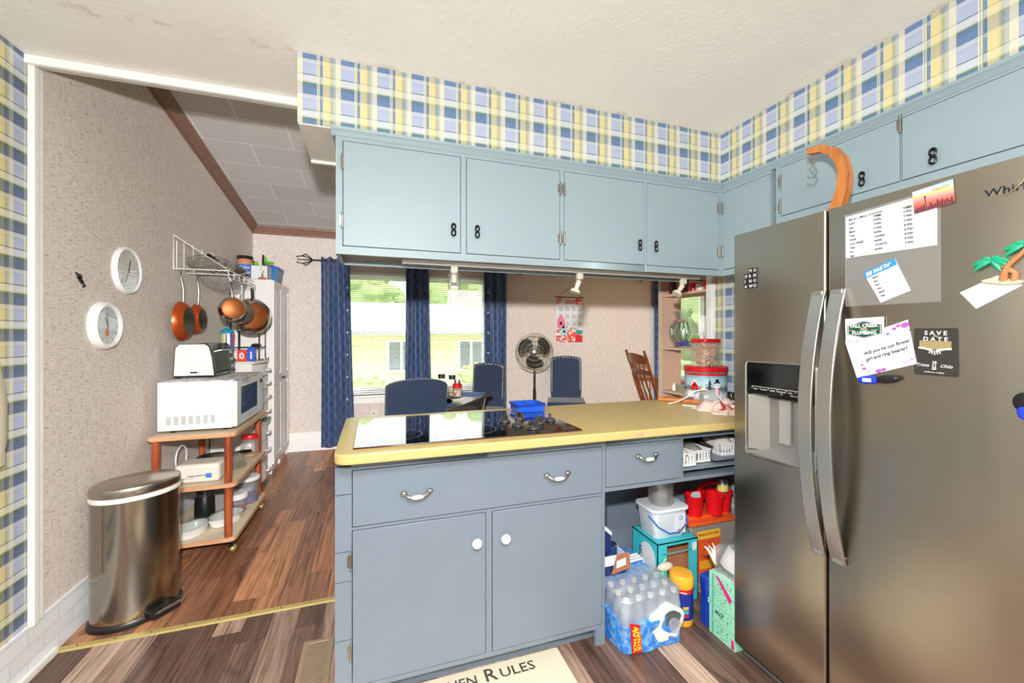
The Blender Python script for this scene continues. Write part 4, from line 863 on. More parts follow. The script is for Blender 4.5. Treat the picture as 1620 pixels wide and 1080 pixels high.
for x in (MX0+.06, MX1-.05):
    for y in (MY0+.05, MY1-.05): MB(BLACK).cyl((x, y, .7455), (x, y, .763), .013, n=12).build('foot', mw)
MB(WH).box((MX0-.018, MY0+.05, MZ0+.06), (MX0, MY1-.1, MZ1-.05)).build('rear_bulge', mw, bevel=.006)
def cloth_pat():
    t = NT('white grey print cloth'); p = t.pos(); n = t.noise(t.comb(t.math('MULTIPLY', p[0], 30), t.math('MULTIPLY', p[1], 60), p[2]), 1, 2, .5, 1.5)
    return t.out(t.mix(t.ramp(n, [(.54, (0, 0, 0, 1)), (.57, (1, 1, 1, 1))])[0], S(238, 238, 236), S(120, 122, 126)), .8)
mb = MB(cloth_pat()); n = 14; rnd = random.Random(2)
V = []
for k_ in (0, 1):
    for i in range(n+1):
        for j in range(n+1):
            x = MX0+.03+(MX1-MX0+.005)*i/n; y = MY0+.005+(MY1-MY0-.03)*j/n; V.append((x, y, MZ1+.0015+.003*k_+rnd.uniform(0, .0015)))
F = []; q = (n+1)**2
for i in range(n):
    for j in range(n): a = i*(n+1)+j; F += [(a, a+1, a+n+2, a+n+1), (q+a, q+a+n+1, q+a+n+2, q+a+1)]
for i in range(n):
    for a, b in ((i, i+1), (n*(n+1)+i, n*(n+1)+i+1), (i*(n+1), (i+1)*(n+1)), (i*(n+1)+n, (i+1)*(n+1)+n)): F.append((a, b, q+b, q+a))
mb.add(V, F, smooth=False); mb.quad([(MX1+.0295, MY0+.02, MZ1+.004), (MX1+.0295, MY0+.40, MZ1+.004), (MX1+.0295, MY0+.36, MZ1-.032), (MX1+.0295, MY0+.05, MZ1-.026)], (1, 0, 0), .0015)
tag(mb.build('cloth', at=(-1.04, 3.3, MZ1)), 'white cloth with grey print spread on top of the microwave', 'cloth')
# toaster oven
to = thing('toaster_oven', 'white and black toaster oven with a glass door, on top of the microwave', 'toaster oven', (-1.1, 3.4, 1.064))
pr = [(-1.232, 1.078), (-.998, 1.078), (-1.012, 1.20), (-1.03, 1.272), (-1.052, 1.288), (-1.20, 1.288), (-1.222, 1.262)]
MB(M('white side panel', (232, 232, 230), .25)).prism([(a*.94-.067, 1.10+(b-1.10)*.97+.002) for a, b in pr], 'y', 3.195, 3.205).build('side_panel', to, bevel=.002)
MB(BLACK).prism(pr, 'y', 3.203, 3.222).prism(pr, 'y', 3.575, 3.60).build('end_frame', to, bevel=.003)
MB(M('satin steel', (186, 188, 186), .25, .8)).prism([(a, b) for a, b in pr[:2]]+[(-1.01, 1.09), (-1.06, 1.10), (-1.06, 1.27), (-1.055, 1.284), (-1.20, 1.284), (-1.218, 1.26)], 'y', 3.222, 3.575).build('shell', to, bevel=.002)
MB(glassy('oven door glass', (210, 220, 200), gloss=.4, alpha=.25, dcol=(170, 176, 150))).quad([(-1.006, 3.23, 1.10), (-1.006, 3.50, 1.10), (-1.022, 3.50, 1.235), (-1.022, 3.23, 1.235)], (1, 0, .12), .004).build('door_glass', to)
mb = MB(CHROME); mb.tube([(-1.02, 3.25, 1.235), (-.985, 3.26, 1.245), (-.985, 3.47, 1.245), (-1.02, 3.48, 1.235)], .006, 8); mb.build('door_handle', to)
MB(BLACK).quad([(-1.004, 3.505, 1.09), (-1.004, 3.575, 1.09), (-1.03, 3.575, 1.272), (-1.03, 3.505, 1.272)], (1, 0, .12), .004).build('control_panel', to)
for z in (1.12, 1.17, 1.22): MB(CHROME).cyl((-1.004-.018*(z-1.09)/.18, 3.54, z), (-.982-.018*(z-1.09)/.18, 3.54, z+.003), .016, .013, n=16).build('dial', to)
MB(BLACK).box((-1.135, 3.193, 1.096), (-1.095, 3.196, 1.106)).build('badge', to)
for x in (-1.2, -1.03):
    for y in (3.215, 3.585): MB(BLACK).cyl((x, y, 1.0635), (x, y, 1.08), .009, n=10).build('foot', to)
# middle shelf of the cart (top 0.436)
Z1 = .436
t = thing('wrapped_package', 'plastic-wrapped white package with a blue corner on the cart middle shelf', 'package', (-1.0, 3.08, Z1))
MB(M('cream wrapped pack', (232, 226, 212), .35, var=.05)).box((-1.15, 3.0, Z1+.001), (-.915, 3.17, Z1+.115)).build('pack', t, bevel=.02, seg=3)
mb = MB(INK).box((-1.08, 2.9985, Z1+.045), (-.965, 2.9995, Z1+.049)); mb.text('PLASTIC WRAP', .009, (-1.11, 2.9985, Z1+.032), (1, 0, 0), (0, 0, 1), .0006); mb.build('printed_text', t)
MB(M('label blue', (60, 130, 220), .4)).box((-.985, 2.998, Z1+.03), (-.955, 2.9995, Z1+.058)).build('blue_label', t)
t = thing('cake_dome', 'clear domed glass cover beside the wrapped package on the cart', 'glass dome', (-.96, 3.33, Z1))
MB(glassy('dome glass', gloss=.45, alpha=.10, dcol=(220, 220, 210))).lathe([(.108, 0), (.11, .02), (.10, .05), (.075, .08), (.04, .095), (.001, .098)], (-.965, 3.31, Z1+.008), 36, caps=False).build('dome', t)
MB(glassy('dome glass', gloss=.45)).lathe([(.001, 0), (.116, .0), (.118, .008), (.112, .009), (.001, .006)], (-.965, 3.31, Z1+.0005), 36, caps=False).build('plate', t)
t = thing('skillet', 'black skillet with a handle lying at the back of the cart middle shelf', 'skillet', (-1.13, 3.5, Z1))
MB(BLACK).lathe([(.001, 0), (.075, 0), (.095, .04), (.098, .04), (.079, .003), (.001, .006)], (-1.105, 3.50, Z1+.001), 32, caps=False).build('body', t)
MB(BLACK).tube([(-1.01, 3.50, Z1+.035), (-.93, 3.49, Z1+.055), (-.86, 3.475, Z1+.06)], [.009, .012, .012], 10).build('handle', t)
t = thing('glass_jar', 'round glass jar with a red lid on the cart middle shelf', 'jar', (-.905, 3.585, Z1))
MB(glassy('jar glass', gloss=.35, alpha=.10)).lathe([(.001, 0), (.052, 0), (.060, .01), (.060, .09), (.046, .115), (.046, .135)], (-.893, 3.575, Z1+.001), 32, caps=False).build('body', t)
MB(M('red plastic lid', (214, 26, 34), .3)).lathe([(.001, .158), (.053, .158), (.055, .152), (.055, .132), (.001, .132)], (-.893, 3.575, Z1), 32, caps=False).build('lid', t)
MB(M('amber contents', (190, 130, 70), .6)).cyl((-.893, 3.575, Z1+.004), (-.893, 3.575, Z1+.018), .05, n=24).build('contents', t)
MB(WHITEP).tube([(-1.262, 3.12, Z1+.22), (-1.235, 3.14, Z1+.10), (-1.19, 3.20, Z1+.06), (-1.2, 3.28, Z1+.16), (-1.25, 3.30, Z1+.22)], .006, 8)
mb = MB(WHITEP); mb.tube([(-1.20, 3.24+.08*math.cos(a), Z1+.105+.08*math.sin(a)) for a in [k*PI/12 for k in range(24)]], .005, 8, closed=True); tag(mb.build('power_cord', at=(-1.2, 3.24, Z1+.02)), 'coiled white cord behind the package on the cart', 'cord')
# bottom shelf (top 0.104)
Z2 = .104
def casserole(x, y, rz, lab):
    t = thing('casserole_dish', lab, 'casserole', (x, y, Z2), group='oval casserole dishes on the cart'); sx = 1.0; sy = .72
    def L(mat, prof, nm, par, n=40):
        b = MB(mat); b.M = Matrix.Translation((x, y, Z2)) @ Matrix.Rotation(R(rz), 4, 'Z'); b.lathe(prof, n=n, sx=sx, sy=sy, caps=False); return b.build(nm, par)
    WP = M('white stoneware', (240, 240, 236), .2)
    b = MB(WP); b.M = Matrix.Translation((x, y, Z2)) @ Matrix.Rotation(R(rz), 4, 'Z'); V = []; n = 96
    for r_, z, rib in ((.085, .001, 0), (.092, .004, 1), (.104, .046, 1), (.107, .048, 0), (.108, .054, 0), (.102, .054, 0), (.095, .03, 0), (.08, .008, 0)):
        for i in range(n): a = 2*PI*i/n; rr = r_+(.0015 if i % 3 == 0 else -.0008)*rib; V.append((rr*math.cos(a), rr*math.sin(a)*sy, z))
    b.add(V, [(j*n+i, j*n+(i+1) % n, (j+1)*n+(i+1) % n, (j+1)*n+i) for j in range(7) for i in range(n)]+[tuple(range(n))[::-1], tuple(range(7*n, 8*n))], smooth=False); b.build('dish', t)
    L(glassy('casserole lid glass', (246, 250, 248), gloss=.8, alpha=.05, dcol=(190, 200, 196)), [(.112, .055), (.112, .060), (.102, .068), (.05, .082), (.001, .084)], 'glass_lid', t)
    L(glassy('casserole lid glass', (214, 232, 222), gloss=.5), [(.016, .083), (.014, .094), (.022, .102), (.001, .105)], 'lid_knob', t, 20)
casserole(-1.085, 3.06, 62, 'white fluted oval casserole with glass lid on the cart bottom shelf, nearer the bin')
casserole(-.935, 3.19, 58, 'white fluted oval casserole with glass lid on the cart bottom shelf, beside the front post')
t = thing('coffee_grinder', 'black appliance with a dark canister at the back of the cart bottom shelf', 'small appliance', (-1.1, 3.32, Z2))
MB(BLACK).lathe([(.058, 0), (.060, .02), (.056, .13), (.046, .15), (.046, .20), (.03, .215), (.001, .217)], (-1.10, 3.33, Z2+.001), 28).build('body', t)
MB(M('smoked cover', (60, 60, 62), .1, 0, Specular_IOR_Level=.8)).lathe([(.047, .151), (.049, .205), (.035, .222), (.001, .224)], (-1.10, 3.33, Z2), 28, caps=False).build('lid', t)
tag(MB(M('grey speckled box', (150, 150, 148), .6, var=.5, nscale=140.)).box((-1.12, 3.42, Z2+.001), (-1.01, 3.52, Z2+.15)).build('box', at=(-1.06, 3.47, Z2), bevel=.003), 'grey speckled box behind the black appliance on the cart bottom shelf', 'box')
MB2 = thing('storage_container', 'squat round container with a white lid on the cart bottom shelf', 'container', (-.93, 3.36, Z2))
MB(glassy('container plastic', gloss=.3, alpha=.2, dcol=(230, 230, 230))).lathe([(.001, 0), (.062, 0), (.068, .06), (.066, .10)], (-.925, 3.365, Z2+.001), 32, caps=False).build('body', MB2)
MB(M('magenta contents', (170, 40, 90), .5)).cyl((-.925, 3.365, Z2+.004), (-.925, 3.365, Z2+.03), .058, n=28).build('contents', MB2)
MB(WHITEP).lathe([(.001, .135), (.066, .135), (.071, .130), (.071, .098), (.066, .096), (.001, .096)], (-.925, 3.365, Z2), 32, caps=False).build('lid', MB2)
t = thing('storage_canister', 'tall clear canister with white lid and blue contents, by the cart far post', 'canister', (-.9, 3.56, Z2))
MB(glassy('canister plastic', (225, 232, 240), gloss=.3, alpha=.15)).lathe([(.001, 0), (.072, 0), (.076, .02), (.078, .165)], (-.905, 3.545, Z2+.001), 32, caps=False).build('body', t)
MB(M('blue contents', (50, 70, 160), .5)).cyl((-.905, 3.545, Z2+.012), (-.905, 3.545, Z2+.05), .068, n=28).build('blue_contents', t)
MB(M('red contents', (170, 40, 70), .5)).cyl((-.905, 3.545, Z2+.003), (-.905, 3.545, Z2+.011), .069, n=28).build('red_contents', t)
MB(WHITEP).lathe([(.001, .192), (.079, .190), (.085, .184), (.085, .166), (.001, .166)], (-.905, 3.545, Z2), 32, caps=False).build('lid', t)
# drawer tower
dt = thing('drawer_tower', 'white bow-fronted drawer tower between the cart and the pantry cupboard', 'chest of drawers', (-1.1, 4.28, 0))
DWH = M('white melamine', (232, 230, 226), .35)
DY0, DY1 = 4.0, 4.50
MB(DWH).box((XL+.012, DY0, .02), (-.985, DY1, 1.10)).build('carcass', dt, bevel=.002)
def bow(x0, d, z0, z1, ins=.0): return [(XL+.02 if ins == 0 else x0, DY0+ins)]+[(x0+d*math.sin(PI*i/10), DY0+ins+(DY1-DY0-2*ins)*i/10) for i in range(11)]+[(XL+.02 if ins == 0 else x0, DY1-ins)]
MB(M('cream counter top', (222, 216, 202), .35)).prism(bow(-.965, .04, 0, 0), 'z', 1.10, 1.122).build('top', dt, bevel=.003)
zz = [.04, .235, .40, .545, .60, .735, .86, .98, 1.095]
for i in range(8):
    if i == 3:
        MB(M('cream counter top', (222, 216, 202), .35)).prism(bow(-.955, .045, 0, 0, .001), 'z', .555, .575).build('pull_out_board', dt); continue
    d = MB(DWH).prism(bow(-.984, .05, 0, 0, .006), 'z', zz[i]+.004, zz[i+1]-.004).build('drawer', dt, bevel=.002)
    MB(M('white handle', (244, 244, 242), .25)).tube([(-.925, 4.19, (zz[i]+zz[i+1])/2), (-.905, 4.2, (zz[i]+zz[i+1])/2-.004), (-.903, 4.25, (zz[i]+zz[i+1])/2-.010), (-.905, 4.30, (zz[i]+zz[i+1])/2-.004), (-.925, 4.31, (zz[i]+zz[i+1])/2)], [.004, .007, .009, .007, .004], 8).build('handle', d)
tag(MB(M('green booklet', (110, 150, 120), .5)).box((-1.0, 4.12, .5755), (-.915, 4.34, .588)).build('booklet', at=(-.95, 4.2, .576)), 'green booklet lying on the pull-out board of the drawer tower', 'booklet')
# pantry cupboard
pt = thing('pantry_cupboard', 'tall white two-door pantry cupboard against the left wall', 'cupboard', (-1.1, 4.9, 0))
PY0, PY1, PXF, PZ = 4.53, 5.27, -.945, 1.885
mb = MB(DWH).box((XL+.012, PY0, .0), (PXF, PY0+.02, PZ)).box((XL+.012, PY1-.02, 0), (PXF, PY1, PZ)).box((XL+.012, PY0+.02, .08), (PXF-.01, PY1-.02, PZ)).box((PXF-.03, PY0+.02, 0), (PXF-.02, PY1-.02, .08)).box((PXF-.02, 4.88, 0), (PXF, 4.92, .08)); mb.build('carcass', pt, bevel=.002)
for a, b, kz in ((PY0+.004, 4.897, 4.868), (4.903, PY1-.004, 4.932)):
    mb = holes(MB(DWH), 'x', PXF, PXF+.018, a, b, .09, PZ-.004, [(a+.06, b-.06, .16, .86), (a+.06, b-.06, .96, PZ-.07)])
    for z0, z1 in ((.16, .86), (.96, PZ-.07)):
        mb.box((PXF+.002, a+.06, z0), (PXF+.008, b-.06, z1)); mb.prism(rrect(a+.08, b-.08, z0+.02, z1-.02, .01), 'x', PXF+.008, PXF+.016)
    d = mb.build('door', pt)
    MB(BLACK).lathe([(.005, .018), (.005, .028), (.013, .034), (.013, .042), (.001, .046)], (PXF, kz, .905), 16, axis='x').build('knob', d)
# things on the pantry
t = thing('snack_canister', 'clear tub with blue label and black lid at the back of the pantry top', 'canister', (-1.2, 4.68, PZ))
MB(M('orange snack mix', (204, 140, 96), .6, var=.3, nscale=60.)).lathe([(.06, 0), (.066, .02), (.066, .19), (.058, .205)], (-1.205, 4.66, PZ+.001), 28).build('body', t)
MB(M('blue label', (30, 110, 210), .4)).lathe([(.0675, .04), (.0675, .15)], (-1.205, 4.66, PZ), 28, caps=False).build('label', t)
mb = MB(PAPER); mb.text('Corn', .05, (-1.205+.01, 4.585, PZ+.10), (1, -.25, 0), (0, 0, 1), .001, align='CENTER', bold=.001); mb.text('Twists', .045, (-1.205+.01, 4.585, PZ+.055), (1, -.25, 0), (0, 0, 1), .001, align='CENTER', bold=.001); mb.build('lettering', t)
MB(BLACK).lathe([(.001, .235), (.066, .235), (.069, .23), (.069, .203), (.001, .203)], (-1.205, 4.66, PZ), 28, caps=False).build('lid', t)
t = thing('snack_jar', 'small orange jar with a black lid behind the snack tub on the pantry', 'jar', (-1.13, 4.9, PZ))
MB(M('orange snack mix', (204, 140, 96), .6)).lathe([(.045, 0), (.05, .02), (.05, .17), (.04, .18)], (-1.185, 4.86, PZ+.001), 24).build('body', t); MB(BLACK).lathe([(.001, .215), (.044, .215), (.046, .18), (.001, .18)], (-1.185, 4.86, PZ), 24, caps=False).build('lid', t)
t = thing('storage_box', 'white open box of odds and ends at the front of the pantry top', 'box', (-1.03, 4.64, PZ))
b = MB(M('white card box', (222, 224, 230), .5)); zt = .135
for a, c_ in (((-1.135, 4.56), (-.985, 4.565)), ((-1.135, 4.70), (-.985, 4.705)), ((-1.135, 4.56), (-1.13, 4.705)), ((-.99, 4.56), (-.985, 4.705))): b.box((a[0], a[1], PZ+.001), (c_[0], c_[1], PZ+zt))
b.box((-1.135, 4.56, PZ+.001), (-.985, 4.705, PZ+.006)); b.build('body', t)
tag(MB(M('lime green plastic', (96, 200, 40), .4)).ell((-1.0, 4.67, PZ+.185), (.05, .03, .014)).ell((-1.035, 4.66, PZ+.215), (.018, .014, .03)).build('toy', at=(-1.0, 4.67, PZ+.15)), 'lime green plastic gadget sticking out of the white box on the pantry', 'gadget')
tag(MB(M('lime green plastic', (96, 200, 40), .4)).ell((-1.10, 4.62, PZ+.16), (.022, .02, .022)).ell((-1.10, 4.62, PZ+.13), (.012, .012, .03), WHITEP).build('toy', at=(-1.1, 4.62, PZ+.1)), 'round green piece poking out of the left of the white pantry box', 'gadget')
t = thing('plastic_bin', 'blue plastic bin with a lid behind the white box on the pantry', 'bin', (-.99, 4.85, PZ))
MB(M('blue bin plastic', (30, 110, 170), .35)).prism([(-1.12, PZ+.001), (-.95, PZ+.001), (-.935, PZ+.14), (-1.135, PZ+.14)], 'y', 4.72, 4.98).build('body', t); MB(M('bright blue lid', (20, 100, 220), .35)).box((-1.145, 4.712, PZ+.14), (-.925, 4.99, PZ+.158)).build('lid', t, bevel=.003)
t = thing('candle_stand', 'small round wooden base with a bow and brown stick at the pantry front edge', 'ornament', (-1.02, 4.548, PZ))
MB(M('wood disc', (190, 120, 80), .5)).lathe([(.032, 0), (.036, .008), (.03, .02), (.001, .022)], (-1.03, 4.545, PZ+.001), 24).build('base', t); MB(DARKW).cyl((-1.03, 4.55, PZ+.02), (-1.025, 4.553, PZ+.24), .009, n=10).build('stick', t)
MB(M('cream ribbon', (232, 220, 200), .7)).ell((-1.03, 4.543, PZ+.11), (.018, .009, .03)).tube([(-1.03, 4.54, PZ+.09), (-1.036, 4.535, PZ+.05), (-1.035, 4.533, PZ+.025)], .004).tube([(-1.03, 4.54, PZ+.09), (-1.02, 4.535, PZ+.05), (-1.018, 4.533, PZ+.025)], .004).build('ribbon', t)
# on the drawer tower
ZT = 1.122
t = thing('iron_stand', 'black wrought iron stand with curled feet on the drawer tower', 'metal stand', (-1.08, 4.25, ZT))
mb = MB(IRON)
for x, y in ((-1.17, 4.12), (-1.115, 4.12), (-.965, 4.14), (-.965, 4.36), (-1.17, 4.36)): mb.tube([(x, y, ZT+.36), (x, y, ZT+.02), (x+.012, y, ZT+.005), (x+.026, y, ZT+.006), (x+.03, y, ZT+.02)], .004, 7)
for z in (ZT+.115, ZT+.355): mb.tube([(-1.17, 4.12, z), (-.965, 4.14, z), (-.965, 4.36, z), (-1.17, 4.36, z)], .0035, 6, closed=True)
mb.tube([(-.965, 4.14, ZT+.115), (-1.02, 4.13, ZT+.075)], .003, 6); mb.build('frame', t)
def zig(name, lab, col, x0, x1, y, z0, z1, ch):
    pts = []; n = 7
    for i in range(n): pts += [(x0-(.006 if i % 2 else 0), z0+(z1-z0)*i/(n-1))]
    for i in range(n): pts += [(x0+(x1-x0)*i/(n-1), z1+(.006 if i % 2 else 0))]
    for i in range(n): pts += [(x1+(.006 if i % 2 else 0), z1-(z1-z0)*i/(n-1))]
    t = thing(name, lab, 'bag', (x0, y, ZT)); MB(col).prism(pts, 'y', y, y+.03).build('pouch', t); MB(PAPER).text(ch, (z1-z0)*.8, ((x0+x1)/2, y-.001, z0+.02), (1, 0, 0), (0, 0, 1), .002, align='CENTER', bold=.003).build('print', t)
zig('snack_bag', 'red and white zigzag-edged bag behind the toaster oven', M('red white bag', (226, 60, 56), .4, var=.1), -1.105, -1.045, 4.06, ZT+.002, ZT+.095, '0')
zig('snack_bag', 'blue zigzag-edged bag beside the red one on the drawer tower', M('blue bag', (24, 82, 200), .4), -1.035, -.985, 4.08, ZT+.002, ZT+.115, 'i')
tag(MB(BLACK).ell((-1.0, 4.2, ZT+.133), (.04, .07, .018)).build('black_pouch', at=(-1, 4.2, ZT+.115)), 'black lump resting on the iron stand', 'pouch')
t = thing('tumbler', 'striped tumbler with a teal lid and a black straw behind the toaster oven', 'tumbler', (-1.17, 4.05, ZT))
def stripes():
    t = NT('rainbow stripes'); p = t.pos(); f = t.math('DIVIDE', t.math('ADD', p[0], 1.225), .11)
    return t.out(t.ramp(f, [(0, S(200, 206, 150)), (.3, S(226, 226, 190)), (.42, S(60, 50, 90)), (.5, S(230, 240, 246)), (.68, S(90, 90, 170)), (.78, S(220, 40, 140)), (.95, S(240, 60, 150))], 'CONSTANT')[0], .3)
MB(stripes()).lathe([(.034, 0), (.045, .16), (.047, .24)], (-1.18, 4.06, ZT+.001), 28).build('cup', t)
MB(M('teal plastic', (20, 150, 176), .35)).lathe([(.052, .238), (.052, .25), (.035, .272), (.012, .28), (.012, .30), (.001, .30)], (-1.18, 4.06, ZT), 28).build('lid', t); MB(BLACK).cyl((-1.18, 4.06, ZT+.2), (-1.18, 4.06, ZT+.42), .004, n=8).build('straw', t)
# trash can
tc = thing('trash_can', 'tall oval stainless step trash can against the left wall', 'trash can', (-1.09, 2.48, 0))
tm = Matrix.Translation((-1.095, 2.475, 0)) @ Matrix.Rotation(R(38), 4, 'Z')
def TL_(mat, prof, nm, par=tc, sx=1., sy=.80, n=56):
    b = MB(mat); b.M = tm; b.lathe(prof, n=n, sx=sx, sy=sy, caps=True); return b.build(nm, par)
TL_(BLACK, [(.170, 0), (.176, .004), (.176, .022), (.169, .03)], 'base_ring')
TL_(CANST, [(.165, .028), (.165, .594), (.158, .596)], 'body')
TL_(M('white bin liner', (236, 236, 232), .5), [(.166, .578), (.1695, .580), (.172, .590), (.1695, .60), (.163, .601)], 'bin_liner')
TL_(stainless('bin lid steel', (186, 178, 166), .22), [(.167, .602), (.170, .606), (.170, .632), (.166, .640), (.153, .645), (.001, .648)], 'lid')
b = MB(BLACK); b.M = tm; b.prism([(-.05, -.02), (.05, -.02), (.06, .045), (-.06, .045)], 'z', .022, .045); 
pd = MB(BLACK); pd.M = tm @ Matrix.Translation((.06, -.140, 0)) @ Matrix.Rotation(R(16), 4, 'Z'); pd.prism([(-.062, .03), (.062, .03), (.066, -.012), (.055, -.036), (-.055, -.036), (-.066, -.012)], 'z', .022, .05); pd = pd.build('pedal', tc, bevel=.004)
b = MB(CHROME); b.M = tm @ Matrix.Translation((.06, -.140, 0)) @ Matrix.Rotation(R(16), 4, 'Z'); b.tube([(-.05, -.036, .047), (0, -.041, .049), (.05, -.036, .047)], .006, 8); b.build('chrome_strip', pd)
b = MB(BLACK); b.M = tm; b.box((-.07, .115, .56), (.07, .142, .636)); b.build('hinge_cover', tc, bevel=.006)
# floor vent and rug
fv = thing('floor_vent', 'bronze slotted floor vent beside the left end of the peninsula', 'floor vent', (-.23, 1.82, 0))
BRZ = M('bronze vent', (176, 152, 126), .4, .4)
mb = MB(BRZ); X0, X1, Y0_, Y1_ = -.292, -.168, 1.665, 1.985
mb.box((X0, Y0_, .0005), (X0+.018, Y1_, .008)).box((X1-.018, Y0_, .0005), (X1, Y1_, .008)).box((X0+.018, Y0_, .0005), (X1-.018, Y0_+.018, .008)).box((X0+.018, Y1_-.018, .0005), (X1-.018, Y1_, .008)); mb.build('frame', fv, bevel=.002)
mb = MB(BRZ)
for i in range(21): mb.box((X0+.018, Y0_+.022+i*.0135, .002), (X1-.018, Y0_+.0285+i*.0135, .007))
mb.build('louvres', fv); MB(DARK).box((X0+.016, Y0_+.016, .0002), (X1-.016, Y1_-.016, .0012)).build('duct', fv)
def rugm():
    t = NT('cream woven rug'); p = t.pos(); b_ = t.math('SINE', t.math('MULTIPLY', p[1], 1100)); c_ = t.math('SINE', t.math('MULTIPLY', p[0], 500))
    t.bump(t.math('ADD', b_, t.math('MULTIPLY', c_, .5)), .5, .002); n = t.noise(t.n('ShaderNodeNewGeometry').outputs['Position'], 120, 2)
    return t.out(t.mix(n, S(222, 208, 180), S(242, 232, 210)), .95)
rg = thing('kitchen_rug', 'cream woven mat lettered KITCHEN RULES in front of the base cabinet', 'rug', (.2, 1.35, 0))
MB(rugm()).prism(rrect(-.45, .742, 1.06, 1.612, .006), 'z', .0005, .007).build('mat', rg, bevel=.002)
RI = M('rug ink', (72, 66, 62), .9); mb = MB(RI)
mb.text('ULES', .062, (.468, 1.535, .0072), (1, .0, 0), (0, 1, 0), .0008, bold=.0006, sx=1.12); mb.text('R', .086, (.405, 1.533, .0072), (1, 0, 0), (0, 1, 0), .0008, bold=.0008); mb.text('K', .086, (.045, 1.533, .0072), (1, 0, 0), (0, 1, 0), .0008, bold=.0008); mb.text('ITCHEN', .062, (.38, 1.535, .0072), (1, 0, 0), (0, 1, 0), .0008, align='RIGHT', bold=.0006, sx=.95)
mb.build('lettering', rg)
# things at the left edge of the frame
t = thing('hanging_towel', 'cream towel hanging on the plaid wall at the left edge of the photo', 'towel', (XL, 2.0, .98))
mb = MB(M('cream terry', (214, 204, 180), .95, var=.12, nscale=120.)); V = []; n = 14
for j in range(n+1):
    z = 1.26-.38*j/n; w0 = .02+.035*min(1, j/6)*(1 if j < n-2 else .7)
    for i in range(13):
        a = 2*PI*i/12; V.append((XL+.03+.018*math.sin(a)*(1+.3*math.sin(i*3)), 1.93+w0*1.15*math.cos(a), z))
mb.add(V, [(j*13+i, j*13+i+1, (j+1)*13+i+1, (j+1)*13+i) for j in range(n) for i in range(12)]+[tuple(range(12))[::-1], tuple(n*13+i for i in range(12))], smooth=True); mb.build('terry', t)
MB(IRON).tube([(XL, 1.93, 1.29), (XL+.03, 1.93, 1.285), (XL+.035, 1.93, 1.255), (XL+.03, 1.93, 1.25)], .004).build('hook', t)

# ================================================================= DINING ROOM
def ypath_curtain(name, label, xa, xb, folds, ztop, zbot, xa2=None, xb2=None, group='navy lattice curtains', amp=.028, grom=None):
    xa2 = xa if xa2 is None else xa2; xb2 = xb if xb2 is None else xb2; yc = YB-.105
    t = thing(name, label, 'curtain', ((xa+xb)/2, yc, zbot), group=group)
    n = folds*10; m_ = 26; V = []; th = .003
    for s_ in (-1, 1):
        for j in range(m_+1):
            q = j/m_; z = ztop+(zbot-ztop)*q
            for i in range(n+1):
                u = i/n; x = (xa+(xa2-xa)*q)*(1-u)+(xb+(xb2-xb)*q)*u; a = 2*PI*folds*u
                V.append((x+.006*math.sin(a*.5+q*3), yc+amp*math.sin(a)*(.9+.2*math.sin(q*5+u*4))+s_*th/2, z+(.012*math.cos(a) if j == 0 else 0)))
    k = (m_+1)*(n+1); F = []
    for j in range(m_):
        for i in range(n): a = j*(n+1)+i; F += [(a, a+1, a+n+2, a+n+1), (k+a, k+a+n+1, k+a+n+2, k+a+1)]
    for i in range(n): F += [(i+1, i, k+i, k+i+1), (m_*(n+1)+i, m_*(n+1)+i+1, k+m_*(n+1)+i+1, k+m_*(n+1)+i)]
    for j in range(m_): a = j*(n+1); F += [(a, a+n+1, k+a+n+1, k+a), (a+n+1+n, a+n, k+a+n, k+a+n+1+n)]
    MB(LATT).add(V, F, smooth=True).build('drape', t)
    mb = MB(CHROME); N = folds*2
    for i in range(N):
        x = xa+(xb-xa)*(i+.5)/N; mb.tube([(x+.002*math.cos(a), yc+.0+.020*math.cos(a), ztop-.035+.020*math.sin(a)) for a in [q*PI/6 for q in range(12)]], .003, 6, closed=True)
    mb.build('grommets', t)
    if grom:
        for i in range(7): MB(M('pale lattice motif', (176, 190, 206), .5)).ell((grom, yc-amp-.004, 1.9-i*.26), (.010, .002, .014), n=10, k=6).build('edge_motif', t)
    return t
ypath_curtain('curtain', 'navy lattice curtain at the left end of the rod, reaching nearly to the floor', -.585, -.275, 3, 2.245, .05, -.585, -.215, grom=-.300)
ypath_curtain('curtain', 'navy lattice curtain hanging between the two left windows', .365, .645, 3, 2.245, .30, .345, .69)
ypath_curtain('curtain', 'navy lattice curtain right of the middle window, beside the fan', 1.350, 1.665, 3, 2.245, .30, grom=1.40)
ypath_curtain('curtain', 'navy lattice curtain just left of the divider shelves', 3.99, 4.28, 3, 2.245, .30)
ypath_curtain('curtain', 'navy lattice curtain seen through the divider shelves, right of the far window', 4.98, 5.26, 3, 2.245, .30)
for a, b, lab in ((-.62, 1.72, 'dark iron curtain rod with leafy finial over the left windows'), (3.9, 5.36, 'dark iron curtain rod over the far right window')):
    t = thing('curtain_rod', lab, 'curtain rod', ((a+b)/2, YB-.105, 2.21)); yc = YB-.105
    MB(IRON).cyl((a-.05, yc, 2.21), (b+.05, yc, 2.21), .009, n=12).build('rod', t)
    for s_, x0 in ((-1, a-.05), (1, b+.05)):
        mb = MB(IRON)
        for k in range(5):
            an = -50+k*25; L_ = .15+.03*(k % 2); P = [(x0+s_*L_*q*math.cos(R(an*q)), yc-.01*k*q+.02*q, 2.21+L_*.55*math.sin(R(an))*math.sin(q*2.4)) for q in (0, .3, .6, .85, 1)]
            mb.tube(P, [.006, .0045, .005, .0035, .006], 7)
            mb.ell(P[-1], (.009, .005, .006), n=8, k=6)
        mb.build('finial', t)
    for x in (a+.03, b-.03): MB(IRON).cyl((x, yc, 2.21), (x, YB, 2.21), .006, n=8).build('bracket', t)
